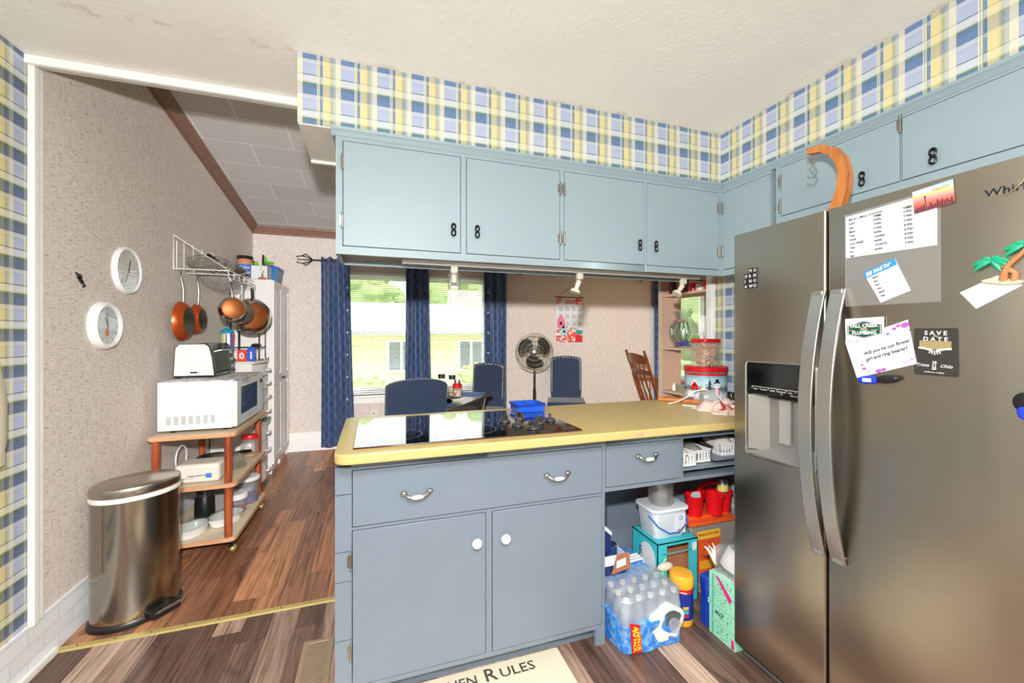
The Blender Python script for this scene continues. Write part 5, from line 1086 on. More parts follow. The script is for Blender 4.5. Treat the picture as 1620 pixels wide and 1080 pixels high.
# upholstered chairs
NAIL = M('pewter nailheads', (206, 200, 184), .3, .2)
def make_chair():
    t = thing('dining_chair', '', 'chair')
    # local: seat faces +y, back at y = -.22; width .46
    w_ = .208; z0, z1 = .46, 1.0
    def out(k=0.): 
        q = w_-k; return [(-q+.012, z0), (q-.012, z0), (q, z0+.1), (q, z1-.035-k)]+[(q*math.cos(a)*1., z1-.035-k+.045*math.sin(a)) for a in [PI*i/12 for i in range(1, 12)]]+[(-q, z1-.035-k), (-q, z0+.1)]
    b = MB(DENIM); b.M = Matrix.Translation((0, -.215, 0)) @ Matrix.Rotation(R(5), 4, 'X') @ Matrix.Translation((0, 0, 0)); b.prism(out(), 'y', -.03, .03); b.build('backrest', t, world=False, bevel=.012, seg=3)
    b = MB(NAIL); b.M = Matrix.Translation((0, -.215, 0)) @ Matrix.Rotation(R(5), 4, 'X')
    pts = out(.018)[2:]; pl = []
    for i in range(len(pts)-1):
        a, c = Vector(pts[i]), Vector(pts[i+1]); n_ = max(1, int((c-a).length/.024))
        for k in range(n_): pl.append(a+(c-a)*k/n_)
    for p in pl:
        b.ell((p.x, .031, p.y), (.0075, .006, .0075), n=8, k=4)
    b.build('nailhead_trim', t, world=False)
    b = MB(DENIM).prism(rrect(-.24, .24, -.20, .25, .03), 'z', .385, .485); b.build('seat', t, world=False, bevel=.02, seg=3)
    for x, y in ((-.2, .21), (.2, .21), (-.2, -.19), (.2, -.19)): b = MB(DARKW).cyl((x, y, .39), (x*1.03, y*(1.0 if y > 0 else 1.15), 0), .022, .015, n=10).build('leg', t, world=False)
    return t
ch = make_chair()
spots = [(.210, 3.12, 12, 1.045, 'navy upholstered dining chair seen from behind, nearest the cooktop'), (1.19, 4.72, 145, 1.0, 'navy nailhead dining chair at the far corner of the table, in front of the window'), (2.36, 4.84, 155, 1.06, 'navy nailhead dining chair against the wall under the calendar')]
for i, (x, y, a, sc, lab) in enumerate(spots):
    o = ch if i == 0 else copy_tree(ch); o.location = (x, y, 0); o.rotation_euler.z = R(a); o.scale = (1, 1, sc); o['label'] = lab; o['group'] = 'navy dining chairs'
# dining table: long side along d1
d1 = Vector((.57, .82, 0)).normalized(); d2 = Vector((-d1.y, d1.x, 0)); P0 = Vector((.53, 3.205, 0))
tb = thing('dining_table', 'dark walnut dining table by the windows', 'table', tuple(P0+d1*.55+d2*.26))
def tp(a, b, z): return tuple(P0+d1*a+d2*b+Vector((0, 0, z)))
MB(DARKW).quad([tp(0, 0, .725), tp(1.12, 0, .725), tp(1.12, .52, .725), tp(0, .52, .725)], (0, 0, 1), .025).build('table_top', tb, bevel=.004)
MB(DARKW).quad([tp(.05, .05, .655), tp(1.07, .05, .655), tp(1.07, .47, .655), tp(.05, .47, .655)], (0, 0, 1), .069).build('apron', tb)
for a, b in ((.09, .09), (1.03, .09), (1.03, .43), (.09, .43)): MB(DARKW).cyl(tp(a, b, .66), tp(a, b, 0), .032, .024, n=12).build('leg', tb)
MB(STEEL).tube([tp(.80, .012, .72), tp(.84, .02, .64), tp(.86, .02, .58)], .006).tube([tp(.92, .012, .72), tp(.89, .02, .64), tp(.86, .02, .58)], .006).build('brace', tb)
MAT = M('blue woven placemat', (92, 130, 186), .8, var=.3, nscale=26.)
for a, b, lab in ((.04, .07, 'blue placemat at the near end of the dining table, behind the first chair'), (.78, .06, 'blue placemat at the far end of the dining table, before the window chair')):
    tag(MB(MAT).quad([tp(a, b, .7505), tp(a+.30, b, .7505), tp(a+.26, b+.38, .7505), tp(a, b+.38, .7505)], (0, 0, 1), .003).build('placemat', at=tp(a+.15, b+.2, .7505)), lab, 'placemat', 'blue placemats')
ls = tp(.47, .24, .751); t = thing('lazy_susan', 'black turntable with a wire rail holding jars on the dining table', 'turntable', ls)
MB(BLACK).lathe([(.07, 0), (.075, .004), (.045, .02), (.035, .032), (.16, .036), (.165, .042), (.165, .046), (.001, .046)], ls, 36).build('turntable', t)
mb = MB(STEEL)
for k in range(12):
    a0 = 2*PI*k/12; a1 = a0+2*PI/14; P = [(ls[0]+.158*math.cos(a), ls[1]+.158*math.sin(a), ls[2]+z) for a, z in ((a0, .046), (a0, .085), ((a0*.8+a1*.2), .098), ((a0*.2+a1*.8), .098), (a1, .085), (a1, .046))]; mb.tube(P, .0025, 5)
mb.build('wire_rail', t)
def jar(dx, dy, r, h, col, lid, lab, mid=None):
    c = (ls[0]+dx, ls[1]+dy, ls[2]+.047); t = thing('condiment_jar', lab, 'jar', c, group='jars on the turntable')
    MB(glassy('spice glass', gloss=.4, alpha=.10)).lathe([(.001, 0), (r*.8, 0), (r, h*.2), (r, h*.55), (r*.65, h*.75), (r*.65, h*.8)], c, 24, caps=False).build('body', t)
    MB(col).cyl((c[0], c[1], c[2]+.003), (c[0], c[1], c[2]+h*.4), r*.85, n=20).build('contents', t)
    MB(lid).lathe([(.001, h), (r*.68, h), (r*.7, h*.97), (r*.7, h*.8), (.001, h*.8)], c, 24, caps=False).build('lid', t)
    if mid: MB(mid).lathe([(r*1.01, h*.52), (r*1.01, h*.74), (r*.7, h*.8)], c, 24, caps=False).build('red_band', t)
jar(-.03, -.02, .045, .20, M('brown spice', (150, 120, 96), .8), BLACK, 'taller glass jar with black lid, left on the turntable')
jar(.07, .0, .045, .185, M('pale spice', (200, 180, 150), .8), BLACK, 'glass jar with black lid, in the middle of the turntable')
jar(.10, -.09, .042, .15, M('cream sauce', (230, 200, 160), .6), STEEL, 'short jar with a red band and metal top, right on the turntable', M('red plastic lid', (214, 26, 34), .3))
# pedestal fan
fc = Vector((1.80, 4.55, 1.152)); t = thing('pedestal_fan', 'black pedestal fan standing left of the calendar', 'fan', (fc.x, fc.y, 0))
BRZF = M('dark bronze wire', (92, 88, 70), .35, .8)
fn = Vector((-.38, -.92, 0)).normalized(); rx = Vector((-fn.y, fn.x, 0)); FM = Matrix.Translation(fc) @ Matrix(((rx.x, 0, fn.x, 0), (rx.y, 0, fn.y, 0), (0, 1, 0, 0), (0, 0, 0, 1)))
mb = MB(BRZF); mb.M = FM
for r_, z in ((.222, 0), (.205, .035), (.222, -.02), (.16, .055), (.10, .068), (.05, .074)): mb.tube([(r_*math.cos(a), r_*math.sin(a), z) for a in [k*PI/20 for k in range(40)]], .0032 if r_ > .2 else .0018, 5, closed=True)
for k in range(60):
    a = 2*PI*k/60; mb.tube([(r_*math.cos(a+sw), r_*math.sin(a+sw), z) for r_, z, sw in ((.04, .075, 0), (.10, .068, .12), (.16, .055, .22), (.205, .035, .28), (.222, 0, .3))], .0011, 4)
mb.build('front_grille', t)
mb = MB(BRZF); mb.M = FM
for k in range(60):
    a = 2*PI*k/60; mb.tube([(r_*math.cos(a), r_*math.sin(a), z) for r_, z in ((.05, -.085), (.13, -.08), (.20, -.055), (.222, -.02))], .0011, 4)
mb.build('rear_grille', t)
for k in range(3):
    mb = MB(M('dark fan blade', (46, 46, 44), .3)); mb.M = FM @ Matrix.Rotation(R(k*120+20), 4, 'Z'); V = []
    for j, (r_, w0, w1) in enumerate(((.03, -.5, .5), (.08, -.7, .7), (.14, -.62, .92), (.18, -.38, .88), (.198, .0, .62))):
        for u in (0, .5, 1): a = w0+(w1-w0)*u; V.append((r_*math.cos(a), r_*math.sin(a), -.035+.045*u))
    V2 = [(a, b, c-.003) for a, b, c in V]; F = [(3*j+i, 3*j+i+1, 3*j+i+4, 3*j+i+3) for j in range(4) for i in range(2)]
    mb.add(V+V2, F+[tuple(15+q for q in f[::-1]) for f in F], smooth=True); mb.build('blade', t)
mb = MB(BLACK); mb.M = FM; mb.lathe([(.001, -.17), (.05, -.165), (.065, -.14), (.065, -.09), (.05, -.085)], n=24); mb.build('motor', t)
mb = MB(M('silver badge', (214, 214, 212), .25, .6)); mb.M = FM; mb.lathe([(.001, .084), (.018, .084), (.028, .078), (.03, .070), (.001, .070)], n=24, caps=False); mb.build('badge', t)
pc_ = fc-fn*.11; MB(BLACK).cyl((pc_.x, pc_.y, .03), (pc_.x, pc_.y, 1.09), .013, n=14).cyl((pc_.x, pc_.y, .03), (pc_.x, pc_.y, .70), .018, n=14).build('pole', t)
MB(BLACK).lathe([(.20, 0), (.205, .01), (.19, .02), (.04, .035), (.03, .06), (.001, .06)], (pc_.x, pc_.y, .0005), 36).build('base', t)
# wall calendar
cal = thing('wall_calendar', 'white wall calendar with birdhouses and flowers along its lower half', 'calendar', (2.63, YB-.01, 1.25))
cx0, cx1, cz0, cz1 = 2.42, 2.84, 1.235, 1.885; yq = YB-.012
MB(PAPER).box((cx0, yq, cz0), (cx1, yq+.004, cz1)).build('sheet', cal)
def flor(seed):
    t = NT('floral print'); p = t.pos(); x = t.n('ShaderNodeTexVoronoi'); t.put(x.inputs['Vector'], t.comb(p[0], p[2], seed)); x.inputs['Scale'].default_value = 34
    s_ = t.n('ShaderNodeSeparateColor'); t.t.links.new(x.outputs['Color'], s_.inputs[0])
    return t.out(t.ramp(s_.outputs[0], [(0, S(224, 70, 70)), (.25, S(240, 150, 110)), (.45, S(232, 232, 226)), (.62, S(232, 90, 110)), (.78, S(130, 190, 190)), (.9, S(250, 230, 210))], 'CONSTANT')[0], .6)
MB(flor(1)).quad([(cx0+.005, yq-.001, cz0+.01), (cx1-.005, yq-.001, cz0+.01), (cx1-.005, yq-.001, cz0+.16), (cx0+.30, yq-.001, cz0+.22), (cx0+.18, yq-.001, cz0+.24), (cx0+.005, yq-.001, cz0+.19)], (0, -1, 0), .0006).build('floral_print', cal)
def bh(x, z, w_, h_, col, nm):
    b = MB(col).quad([(x-w_, yq-.003, z), (x+w_, yq-.003, z), (x+w_*1.1, yq-.003, z+h_*.6), (x, yq-.003, z+h_), (x-w_*1.1, yq-.003, z+h_*.6)], (0, -1, 0), .001).build(nm, cal)
    MB(M('dark hole print', (60, 16, 36), .6)).cyl((x, yq-.0042, z+h_*.35), (x, yq-.0052, z+h_*.35), w_*.42, n=16).build('entrance_hole', b)
bh(cx0+.075, cz0+.215, .055, .19, M('pink print', (232, 120, 150), .6), 'pink_birdhouse'); bh(cx0+.125, cz0+.115, .045, .15, M('aqua print', (150, 210, 214), .6), 'blue_birdhouse')
MB(M('teal print', (30, 150, 150), .6)).box((cx0+.31, yq-.003, cz0+.13), (cx1-.004, yq-.001, cz0+.185)).build('teal_block', cal); MB(M('red print block', (206, 40, 44), .6, var=.3, nscale=160.)).box((cx0+.30, yq-.003, cz0+.015), (cx1-.004, yq-.001, cz0+.115)).build('red_block', cal)
MB(flor(4)).box((cx0+.004, yq-.002, cz1-.10), (cx0+.10, yq-.0005, cz1-.006)).box((cx1-.13, yq-.002, cz1-.10), (cx1-.004, yq-.0005, cz1-.006)).build('corner_flowers', cal)
MB(M('calendar red', (180, 40, 60), .6)).text('2025', .075, ((cx0+cx1)/2, yq-.002, cz1-.085), (1, 0, 0), (0, 0, 1), .001, align='CENTER', bold=.002).build('year', cal)
mb = MB(INKG); names = ['JAN', 'FEB', 'MAR', 'APR', 'MAY', 'JUN', 'JUL', 'AUG', 'SEP', 'OCT', 'NOV', 'DEC']
for i, nm in enumerate(names):
    r_, c_ = divmod(i, 4); x = cx0+.045+c_*.10; z = cz1-.13-r_*.105
    if r_ == 2 and c_ == 0: continue
    mb.text(nm, .016, (x, yq-.002, z), (1, 0, 0), (0, 0, 1), .0006)
    for q in range(5): mb.box((x, yq-.0015, z-.014-q*.012), (x+.065, yq-.0005, z-.0105-q*.012))
mb.build('month_grid', cal)
MB(DARKW).cyl((cx0-.015, yq, cz1+.002), (cx1+.015, yq, cz1+.002), .007, n=10).build('hanging_rod', cal); MB(DARKW).tube([(cx0+.01, yq, cz1+.005), ((cx0+cx1)/2, YB-.006, cz1+.13), (cx1-.01, yq, cz1+.005)], .0025, 6).build('string', cal)
# rocking chair (faces right)
rc = thing('rocking_chair', 'golden oak rocking chair with turned spindles beside the divider shelves', 'rocking chair', (3.70, 4.53, 0), R(-98.8))
def RB(nm, fn_, m=ROCKW, **k): b = MB(m); fn_(b); return b.build(nm, rc, world=False, **k)
# local: faces +y; width +-.25; back posts lean back
def bp(s_, z): q = (z-.42)/.75; return (s_*(.235+.02*q), -.22-.26*q, z)
for s_ in (-1, 1):
    RB('back_post', lambda b: b.tube([bp(s_, .42), bp(s_, .55), bp(s_, .62), bp(s_, .80), bp(s_, .86), bp(s_, 1.04), bp(s_, 1.13), bp(s_, 1.15)], [.017, .022, .015, .021, .015, .02, .015, .02], 10))
    RB('arm', lambda b: b.prism([(s_*.27-.03, -.30), (s_*.27+.03, -.30), (s_*.27+.035, .16), (s_*.27+.02, .22), (s_*.27-.03, .22), (s_*.27-.035, .1)], 'z', .735, .76), bevel=.006)
    RB('rocker', lambda b: b.tube([(s_*.24, -.52, .11), (s_*.24, -.3, .035), (s_*.24, 0, .018), (s_*.24, .25, .04), (s_*.24, .38, .08)], .018, 8))
    for y in (-.2, .2): RB('leg', lambda b: b.tube([(s_*.22, y, .42), (s_*.23, y, .3), (s_*.235, y*1.1, .16), (s_*.24, y*1.15, .045)], [.016, .023, .015, .02], 10))
    for k in range(4): RB('arm_spindle', lambda b: b.tube([(s_*.245, -.12+k*.10, .43), (s_*.25, -.12+k*.10, .52), (s_*.258, -.12+k*.10, .64), (s_*.262, -.12+k*.10, .737)], [.010, .014, .008, .010], 8))
def curved(z0, z1, w_, arch=0.):
    def f(b):
        n = 12; V = []
        for s2 in (-.009, .009):
            for zz_ in (0, 1):
                for i in range(n+1):
                    u = -1+2*i/n; z = (z1+arch*(1-u*u)) if zz_ else z0; q = (z-.42)/.75; V.append((u*w_, -.22-.26*q-.05*(1-u*u)+s2, z))
        m2 = n+1; F = []
        for i in range(n): F += [(i, i+1, m2+i+1, m2+i), (2*m2+i, 3*m2+i, 3*m2+i+1, 2*m2+i+1), (m2+i, m2+i+1, 3*m2+i+1, 3*m2+i), (i, 2*m2+i, 2*m2+i+1, i+1)]
        F += [(0, m2, 3*m2, 2*m2), (n, 2*m2+n, 3*m2+n, m2+n)]; b.add(V, F, smooth=True)
    return f
RB('crest_rail', curved(.98, 1.07, .245, .05)); RB('middle_rail', curved(.84, .885, .24, .03))
for k in range(5):
    x = -.16+k*.08; RB('back_spindle', lambda b: b.tube([(x, -.25-.05*(1-(x/.24)**2)-.26*(z-.42)/.75, z) for z in (.44, .55, .66, .76, .845)], [.009, .013, .008, .013, .008], 8))
    RB('upper_spindle', lambda b: b.tube([(x, -.22-.05*(1-(x/.24)**2)-.26*(z-.42)/.75, z) for z in (.885, .94, .985)], [.008, .013, .008], 8))
RB('seat', lambda b: b.prism(rrect(-.25, .25, -.26, .26, .05), 'z', .42, .455), bevel=.01)
for y in (-.2, .2): RB('stretcher', lambda b: b.tube([(-.23, y*1.05, .22), (0, y*1.05, .22), (.23, y*1.05, .22)], [.010, .016, .010], 8))
# wall outlet under the window
t = thing('wall_outlet', 'pale wall outlet plate under the left window', 'outlet', (-.01, YB, .33)); MB(M('almond plate', (226, 214, 200), .4)).box((-.05, YB-.006, .315), (.03, YB-.0001, .435)).build('plate', t, bevel=.002)
mb = MB(M('socket grey', (150, 144, 136), .5))
for z in (.345, .395): mb.box((-.022, YB-.008, z-.012), (.002, YB-.0055, z+.012))
mb.build('sockets', t)

# ================================================================= DIVIDER SHELVES AND COUNTER RIGHT END
ds_ = thing('divider_shelf', 'tan open shelf unit between counter and dining room', 'shelf unit', (2.22, 2.45, 0)); SX0, SX1, SY0, SY1 = 2.13, 2.315, 2.205, 2.70
MB(TANP).box((SX0, SY1-.02, 0), (SX1, SY1, 2.2)).build('end_panel', ds_); MB(TANP).box((SX0, SY0, 0), (SX1, SY0+.012, 2.2)).build('near_panel', ds_)
MB(M('light wood edge', (206, 184, 160), .5)).box((SX0-.012, SY1-.022, 0), (SX0, SY1+.004, 2.2)).build('front_post', ds_)
MB(TANP).box((SX0, SY0+.012, 0), (SX1, SY1-.02, .86)).build('base_box', ds_)
for z in (.905, 1.235, 1.638, 2.05):
    s_ = MB(M('weathered tan shelf', (208, 180, 156), .6, var=.15, nscale=20.)).box((SX0-.01, SY0+.012, z), (SX1, SY1-.02, z+.017)).build('shelf', ds_)
def vase():
    c = (2.235, 2.56, 1.2525); t = thing('glass_vase', 'bulbous clear glass pitcher vase with blue stones and a pink bloom on the middle shelf', 'vase', c)
    MB(glassy('vase glass', (232, 244, 236), gloss=.5, alpha=.05)).lathe([(.001, 0), (.055, 0), (.062, .01), (.095, .07), (.105, .12), (.095, .17), (.06, .215), (.052, .235), (.075, .275)], c, 36, caps=False).build('body', t)
    MB(glassy('vase glass', gloss=.5)).tube([(c[0]-.01, c[1]-.065, c[2]+.27), (c[0]-.015, c[1]-.10, c[2]+.29), (c[0]-.01, c[1]-.075, c[2]+.22)], .006).build('handle', t)
    mb = MB(M('blue glass stones', (30, 40, 190), .15)); rnd = random.Random(9)
    for k in range(46): a = rnd.uniform(0, 2*PI); r_ = .052*math.sqrt(rnd.random())+.004; mb.ell((c[0]+r_*math.cos(a), c[1]+r_*math.sin(a), c[2]+rnd.uniform(.012, .055)), (.010, .010, .007), n=8, k=5)
    mb.build('stones', t)['kind'] = 'stuff'
    mb = MB(M('vine green', (70, 90, 44), .6))
    for k in range(6): a = k*1.05; mb.tube([(c[0]+.02*math.cos(a), c[1]+.02*math.sin(a), c[2]+.05), (c[0]+.05*math.cos(a+.5), c[1]+.05*math.sin(a+.5), c[2]+.11), (c[0]+.03*math.cos(a+1), c[1]+.03*math.sin(a+1), c[2]+.19)], .004, 6)
    mb.build('stems', t)
    mb = MB(M('pink petals', (236, 170, 176), .6))
    for k in range(7): a = k*.9; mb.ell((c[0]+.03*math.cos(a), c[1]+.04+.03*math.sin(a), c[2]+.20+.01*(k % 2)), (.022, .022, .012), n=10, k=6)
    mb.build('bloom', t)
vase()
for i, (y, col, h_, r_, lab) in enumerate(((2.62, (96, 26, 32), .12, .03, 'dark red jar at the far end of the top divider shelf'), (2.50, (110, 84, 60), .12, .035, 'brown jar behind the third spotlight on the top divider shelf'), (2.41, (196, 30, 40), .07, .03, 'small red jar in the middle of the top divider shelf'), (2.345, (216, 212, 200), .05, .028, 'low white dish beside the red jar on the top divider shelf'), (2.27, (214, 34, 40), .075, .028, 'bright red jar nearest the white trim on the top divider shelf'))):
    t = thing('candle_jar', lab, 'jar', (2.19, y, 1.656), group='jars on the top shelf'); MB(M('jar colour %d' % i, col, .25)).lathe([(.001, 0), (r_, 0), (r_*1.05, h_*.5), (r_, h_*.9), (.001, h_*.9)], (2.19, y, 1.6555), 20, caps=False).build('body', t)
    MB(M('jar lid %d' % i, tuple(min(255, int(c*1.1+20)) for c in col), .3)).lathe([(.001, h_), (r_*.95, h_), (r_*.95, h_*.9), (.001, h_*.9)], (2.19, y, 1.6555), 20, caps=False).build('lid', t)
t = thing('figurine', 'small white and dark figurine sitting on the lowest divider shelf', 'figurine', (2.2, 2.40, .922))
MB(M('white glaze', (236, 234, 230), .3)).lathe([(.03, 0), (.034, .015), (.02, .05), (.024, .085), (.014, .105), (.001, .11)], (2.20, 2.42, .923), 18).tube([(2.19, 2.42, .96), (2.17, 2.39, .945), (2.16, 2.37, .935)], .009).build('body', t); MB(BLACK).ell((2.20, 2.42, 1.043), (.014, .014, .016)).ell((2.17, 2.375, .933), (.012, .03, .009)).build('head_and_shoes', t)
tag(MB(M('white wax', (240, 240, 238), .4)).lathe([(.013, 0), (.012, .03), (.003, .055), (.001, .056)], (2.18, 2.60, .923), 14).build('candle', at=(2.18, 2.60, .923)), 'tiny white cone candle at the far end of the lowest divider shelf', 'candle')
t = thing('glass_tumbler', 'low clear glass beside the figurine on the lowest divider shelf', 'glass', (2.18, 2.53, .923)); MB(glassy('vase glass', gloss=.5, alpha=.05)).lathe([(.001, 0), (.028, 0), (.032, .06)], (2.18, 2.53, .923), 24, caps=False).build('body', t)
# tin and nut jar
ZC = .9385
tin = thing('christmas_tin', 'round tin with red lid printed with a snowman and a red barn', 'tin', (1.935, 2.02, ZC)); tcx, tcy, tr_ = 1.94, 2.03, .120
def tinm():
    t = NT('winter scene print'); p = t.pos(); f = t.math('DIVIDE', t.math('SUBTRACT', p[2], ZC), .19); n = t.noise(t.n('ShaderNodeNewGeometry').outputs['Position'], 70, 4, .7)
    base = t.ramp(t.math('ADD', f, t.math('MULTIPLY', t.math('SUBTRACT', n, .5), .5)), [(0, S(120, 150, 190)), (.25, S(226, 234, 240)), (.45, S(60, 90, 80)), (.6, S(190, 216, 226)), (.8, S(150, 196, 206)), (1, S(40, 90, 90))])[0]
    return t.out(base, .25)
MB(tinm()).lathe([(tr_-.004, 0), (tr_, .004), (tr_, .185), (tr_, .187)], (tcx, tcy, ZC), 56).build('body', tin)
RED = M('glossy red tin', (206, 24, 36), .2)
MB(RED).lathe([(tr_+.001, .165), (tr_+.001, .178)], (tcx, tcy, ZC), 56, caps=False).lathe([(tr_+.0035, .186), (tr_+.005, .190), (tr_+.005, .212), (tr_+.001, .217), (tr_-.008, .214), (.001, .214)], (tcx, tcy, ZC), 56, caps=False).lathe([(tr_+.001, .003), (tr_+.001, .010)], (tcx, tcy, ZC), 56, caps=False).build('lid', tin)
def on_tin(name, parts):
    """flat printed shapes wrapped on the tin; u = arc length from the side facing the camera, v = height"""
    a0 = math.atan2(-tcy, -tcx)
    b = MB()
    for pts, m, lift in parts:
        V = []
        for u, v in pts: a = a0+u/tr_; V.append((tcx+(tr_+lift)*math.cos(a), tcy+(tr_+lift)*math.sin(a), ZC+v))
        b.quad(V, (math.cos(a0), math.sin(a0), 0), .0004, m)
    return b.build(name, tin)
ell2 = lambda cx, cy, rx_, ry_: [(cx+rx_*math.cos(k*PI/8), cy+ry_*math.sin(k*PI/8)) for k in range(16)]
SN = M('snow print', (226, 234, 244), .4); GRN = M('dark green print', (24, 66, 56), .5)
on_tin('snowman_print', [(ell2(.062, .03, .026, .028), SN, .0012), (ell2(.062, .070, .023, .024), SN, .0016), (ell2(.062, .105, .018, .018), SN, .002), ([(.042, .118), (.082, .122), (.080, .128), (.074, .129), (.072, .146), (.054, .146), (.052, .126), (.042, .124)], BLACK, .003), ([(.042, .086), (.082, .086), (.082, .094), (.042, .094)], RED, .003), ([(.070, .05), (.077, .05), (.077, .088), (.070, .088)], RED, .0034), (ell2(.056, .108, .002, .002), BLACK, .003), (ell2(.068, .108, .002, .002), BLACK, .003)])
on_tin('barn_print', [([(-.085, .075), (-.040, .075), (-.040, .105), (-.062, .132), (-.085, .108)], RED, .0015), ([(-.092, .102), (-.062, .140), (-.032, .102), (-.036, .100), (-.062, .130), (-.088, .100)], SN, .002), ([(-.088, .04), (-.062, .04), (-.062, .065), (-.088, .065)], RED, .0016), (ell2(-.062, .108, .006, .006), BLACK, .0025)])
on_tin('tree_print', [([(.005, .05), (.04, .05), (.03, .08), (.036, .08), (.027, .11), (.032, .11), (.022, .15), (.012, .11), (.017, .11), (.008, .08), (.014, .08)], GRN, .0012), (ell2(-.012, .085, .012, .014), M('yellow bird print', (230, 220, 130), .5), .0018)])
nj = thing('nut_jar', 'clear jar of shelled peanuts with a red lid on top of the Christmas tin', 'jar', (tcx, tcy, ZC+.218)); zj = ZC+.2175; jx, jy = tcx-.004, tcy-.002
MB(glassy('jar glass', gloss=.35, alpha=.03)).prism(rrect(jx-.068, jx+.068, jy-.068, jy+.068, .03), 'z', zj, zj+.142, smooth=True).build('body', nj)
mb = MB(M('peanut shell', (214, 172, 130), .7, var=.15)); rnd = random.Random(4)
for k in range(230):
    a = rnd.uniform(0, 2*PI); e = rnd.random()**.35; x = jx+.055*e*math.cos(a)*1.05; y = jy+.055*e*math.sin(a)*1.05; z = zj+rnd.uniform(.010, .130)
    m_ = mb.M; mb.M = Matrix.Translation((x, y, z)) @ Matrix.Rotation(rnd.uniform(0, PI), 4, 'Z') @ Matrix.Rotation(rnd.uniform(-1.2, 1.2), 4, 'Y'); mb.ell((-.006, 0, 0), (.009, .0065, .0065), n=7, k=5); mb.ell((.007, 0, 0), (.009, .0065, .0065), n=7, k=5); mb.M = Matrix.Identity(4)
mb.build('peanuts', nj, kind='stuff')
MB(RED).prism(rrect(jx-.069, jx+.069, jy-.069, jy+.069, .03), 'z', zj+.1425, zj+.166, smooth=True).build('lid', nj, bevel=.003)
# flat wicker / bread tray, clear cup, cable, towel, bottle
tag(MB(M('orange wicker tray', (206, 126, 70), .6, var=.35, nscale=60.)).prism([(1.66, 2.13), (1.76, 2.03), (1.81, 1.96), (1.86, 1.90), (1.84, 1.99), (1.80, 2.06), (1.77, 2.15)], 'z', ZC, ZC+.022).build('woven_tray', at=(1.76, 2.06, ZC), bevel=.008), 'orange-brown woven tray lying at the counter back, left of the tin', 'tray')
t = thing('plastic_cup', 'clear plastic cup lying in front of the tin', 'cup', (1.84, 1.86, ZC)); b = MB(glassy('frosted cup', gloss=.4, alpha=.35, dcol=(226, 230, 232))); b.M = Matrix.Translation((1.815, 1.885, ZC+.047)) @ Matrix.Rotation(R(-20), 4, 'Z') @ Matrix.Rotation(R(84), 4, 'Y'); b.lathe([(.001, -.035), (.032, -.035), (.036, -.03), (.044, .035), (.047, .037), (.044, .038), (.034, -.028), (.001, -.03)], n=32, caps=False); b.build('body', t)
mb = MB(WHITEP); mb.M = Matrix.Translation((-.03, .06, 0)); mb.tube([(1.66, 1.93, ZC+.005), (1.70, 1.90, ZC+.02), (1.74, 1.87, ZC+.05), (1.78, 1.85, ZC+.085), (1.83, 1.83, ZC+.095), (1.88, 1.80, ZC+.07), (1.90, 1.77, ZC+.03), (1.86, 1.74, ZC+.006), (1.78, 1.77, ZC+.004), (1.70, 1.86, ZC+.005)], .0032, 8); mb.box((1.762, 1.862, ZC+.05), (1.785, 1.885, ZC+.085)); tag(mb.build('charging_cable', at=(1.78, 1.83, ZC)), 'white charging cable looping over the clear cup on the counter', 'cable')
mb = MB(BLACK)
for k in range(3): mb.tube([(2.06+.022*math.cos(a), 1.92+.03*k+.012*math.sin(a), ZC+.032+.026*math.sin(a)) for a in [q*PI/8 for q in range(16)]], .004, 6, closed=True)
tag(mb.build('coiled_cord', at=(2.06, 1.95, ZC)), 'black coiled cord on the counter right of the tin', 'cord')
def towm():
    t = NT('pink towel fabric'); n = t.noise(t.n('ShaderNodeNewGeometry').outputs['Position'], 60, 3); return t.out(t.mix(n, S(226, 192, 180), S(244, 218, 206)), .95)
tw = thing('dish_towel', 'rumpled pink towel with red and blue stars on the counter beside the fridge', 'towel', (1.85, 1.66, ZC)); n = 22; V = []; rnd = random.Random(8)
def th_(i, j): 
    e = min(1, min(i, n-i, j, n-j)/2.5); return .006+e*(.026+.014*math.sin(i*.8+j*.5)+.010*math.sin(j*1.1-i*.4))
for k_ in (0, 1):
    for i in range(n+1):
        for j in range(n+1): x = 1.66+.32*i/n+.02*math.sin(j*.7); y = 1.60+.24*j/n+.015*math.sin(i*.6)+.10*(1-i/n)*(j/n)*0; V.append((x, y, ZC+(.0005 if k_ == 0 else th_(i, j))))
q = (n+1)**2; F = []
for i in range(n):
    for j in range(n): a = i*(n+1)+j; F += [(a, a+1, a+n+2, a+n+1), (q+a, q+a+n+1, q+a+n+2, q+a+1)]
for i in range(n):
    for a, b in ((i, i+1), (n*(n+1)+i, n*(n+1)+i+1), (i*(n+1), (i+1)*(n+1)), (i*(n+1)+n, (i+1)*(n+1)+n)): F.append((a, b, q+b, q+a))
MB(towm()).add(V, F, smooth=True).build('cloth', tw)
def star(cx, cy, r_, m, nm, a0):
    top = []; 
    for k in range(10):
        rr = r_ if k % 2 == 0 else r_*.42; a = R(a0)+k*PI/5; x, y = cx+rr*math.cos(a), cy+rr*math.sin(a); i = (x-1.66)/.32*n; j = (y-1.60)/.24*n; top.append((x, y, ZC+max(th_(i, j), .016)+.008))
    c_ = (cx, cy, ZC+max(th_((cx-1.66)/.32*n, (cy-1.6)/.24*n), .016)+.010); V = top+[c_]+[(a, b, c-.002) for a, b, c in top]
    MB(m).add(V, [(k, (k+1) % 10, 10) for k in range(10)]+[(11+(k+1) % 10, 11+k, k, (k+1) % 10) for k in range(10)]).build(nm, tw)
star(1.715, 1.655, .042, M('star red', (190, 30, 50), .9), 'red_star', 20); star(1.80, 1.665, .05, M('star blue', (40, 84, 160), .9), 'blue_star', 50)
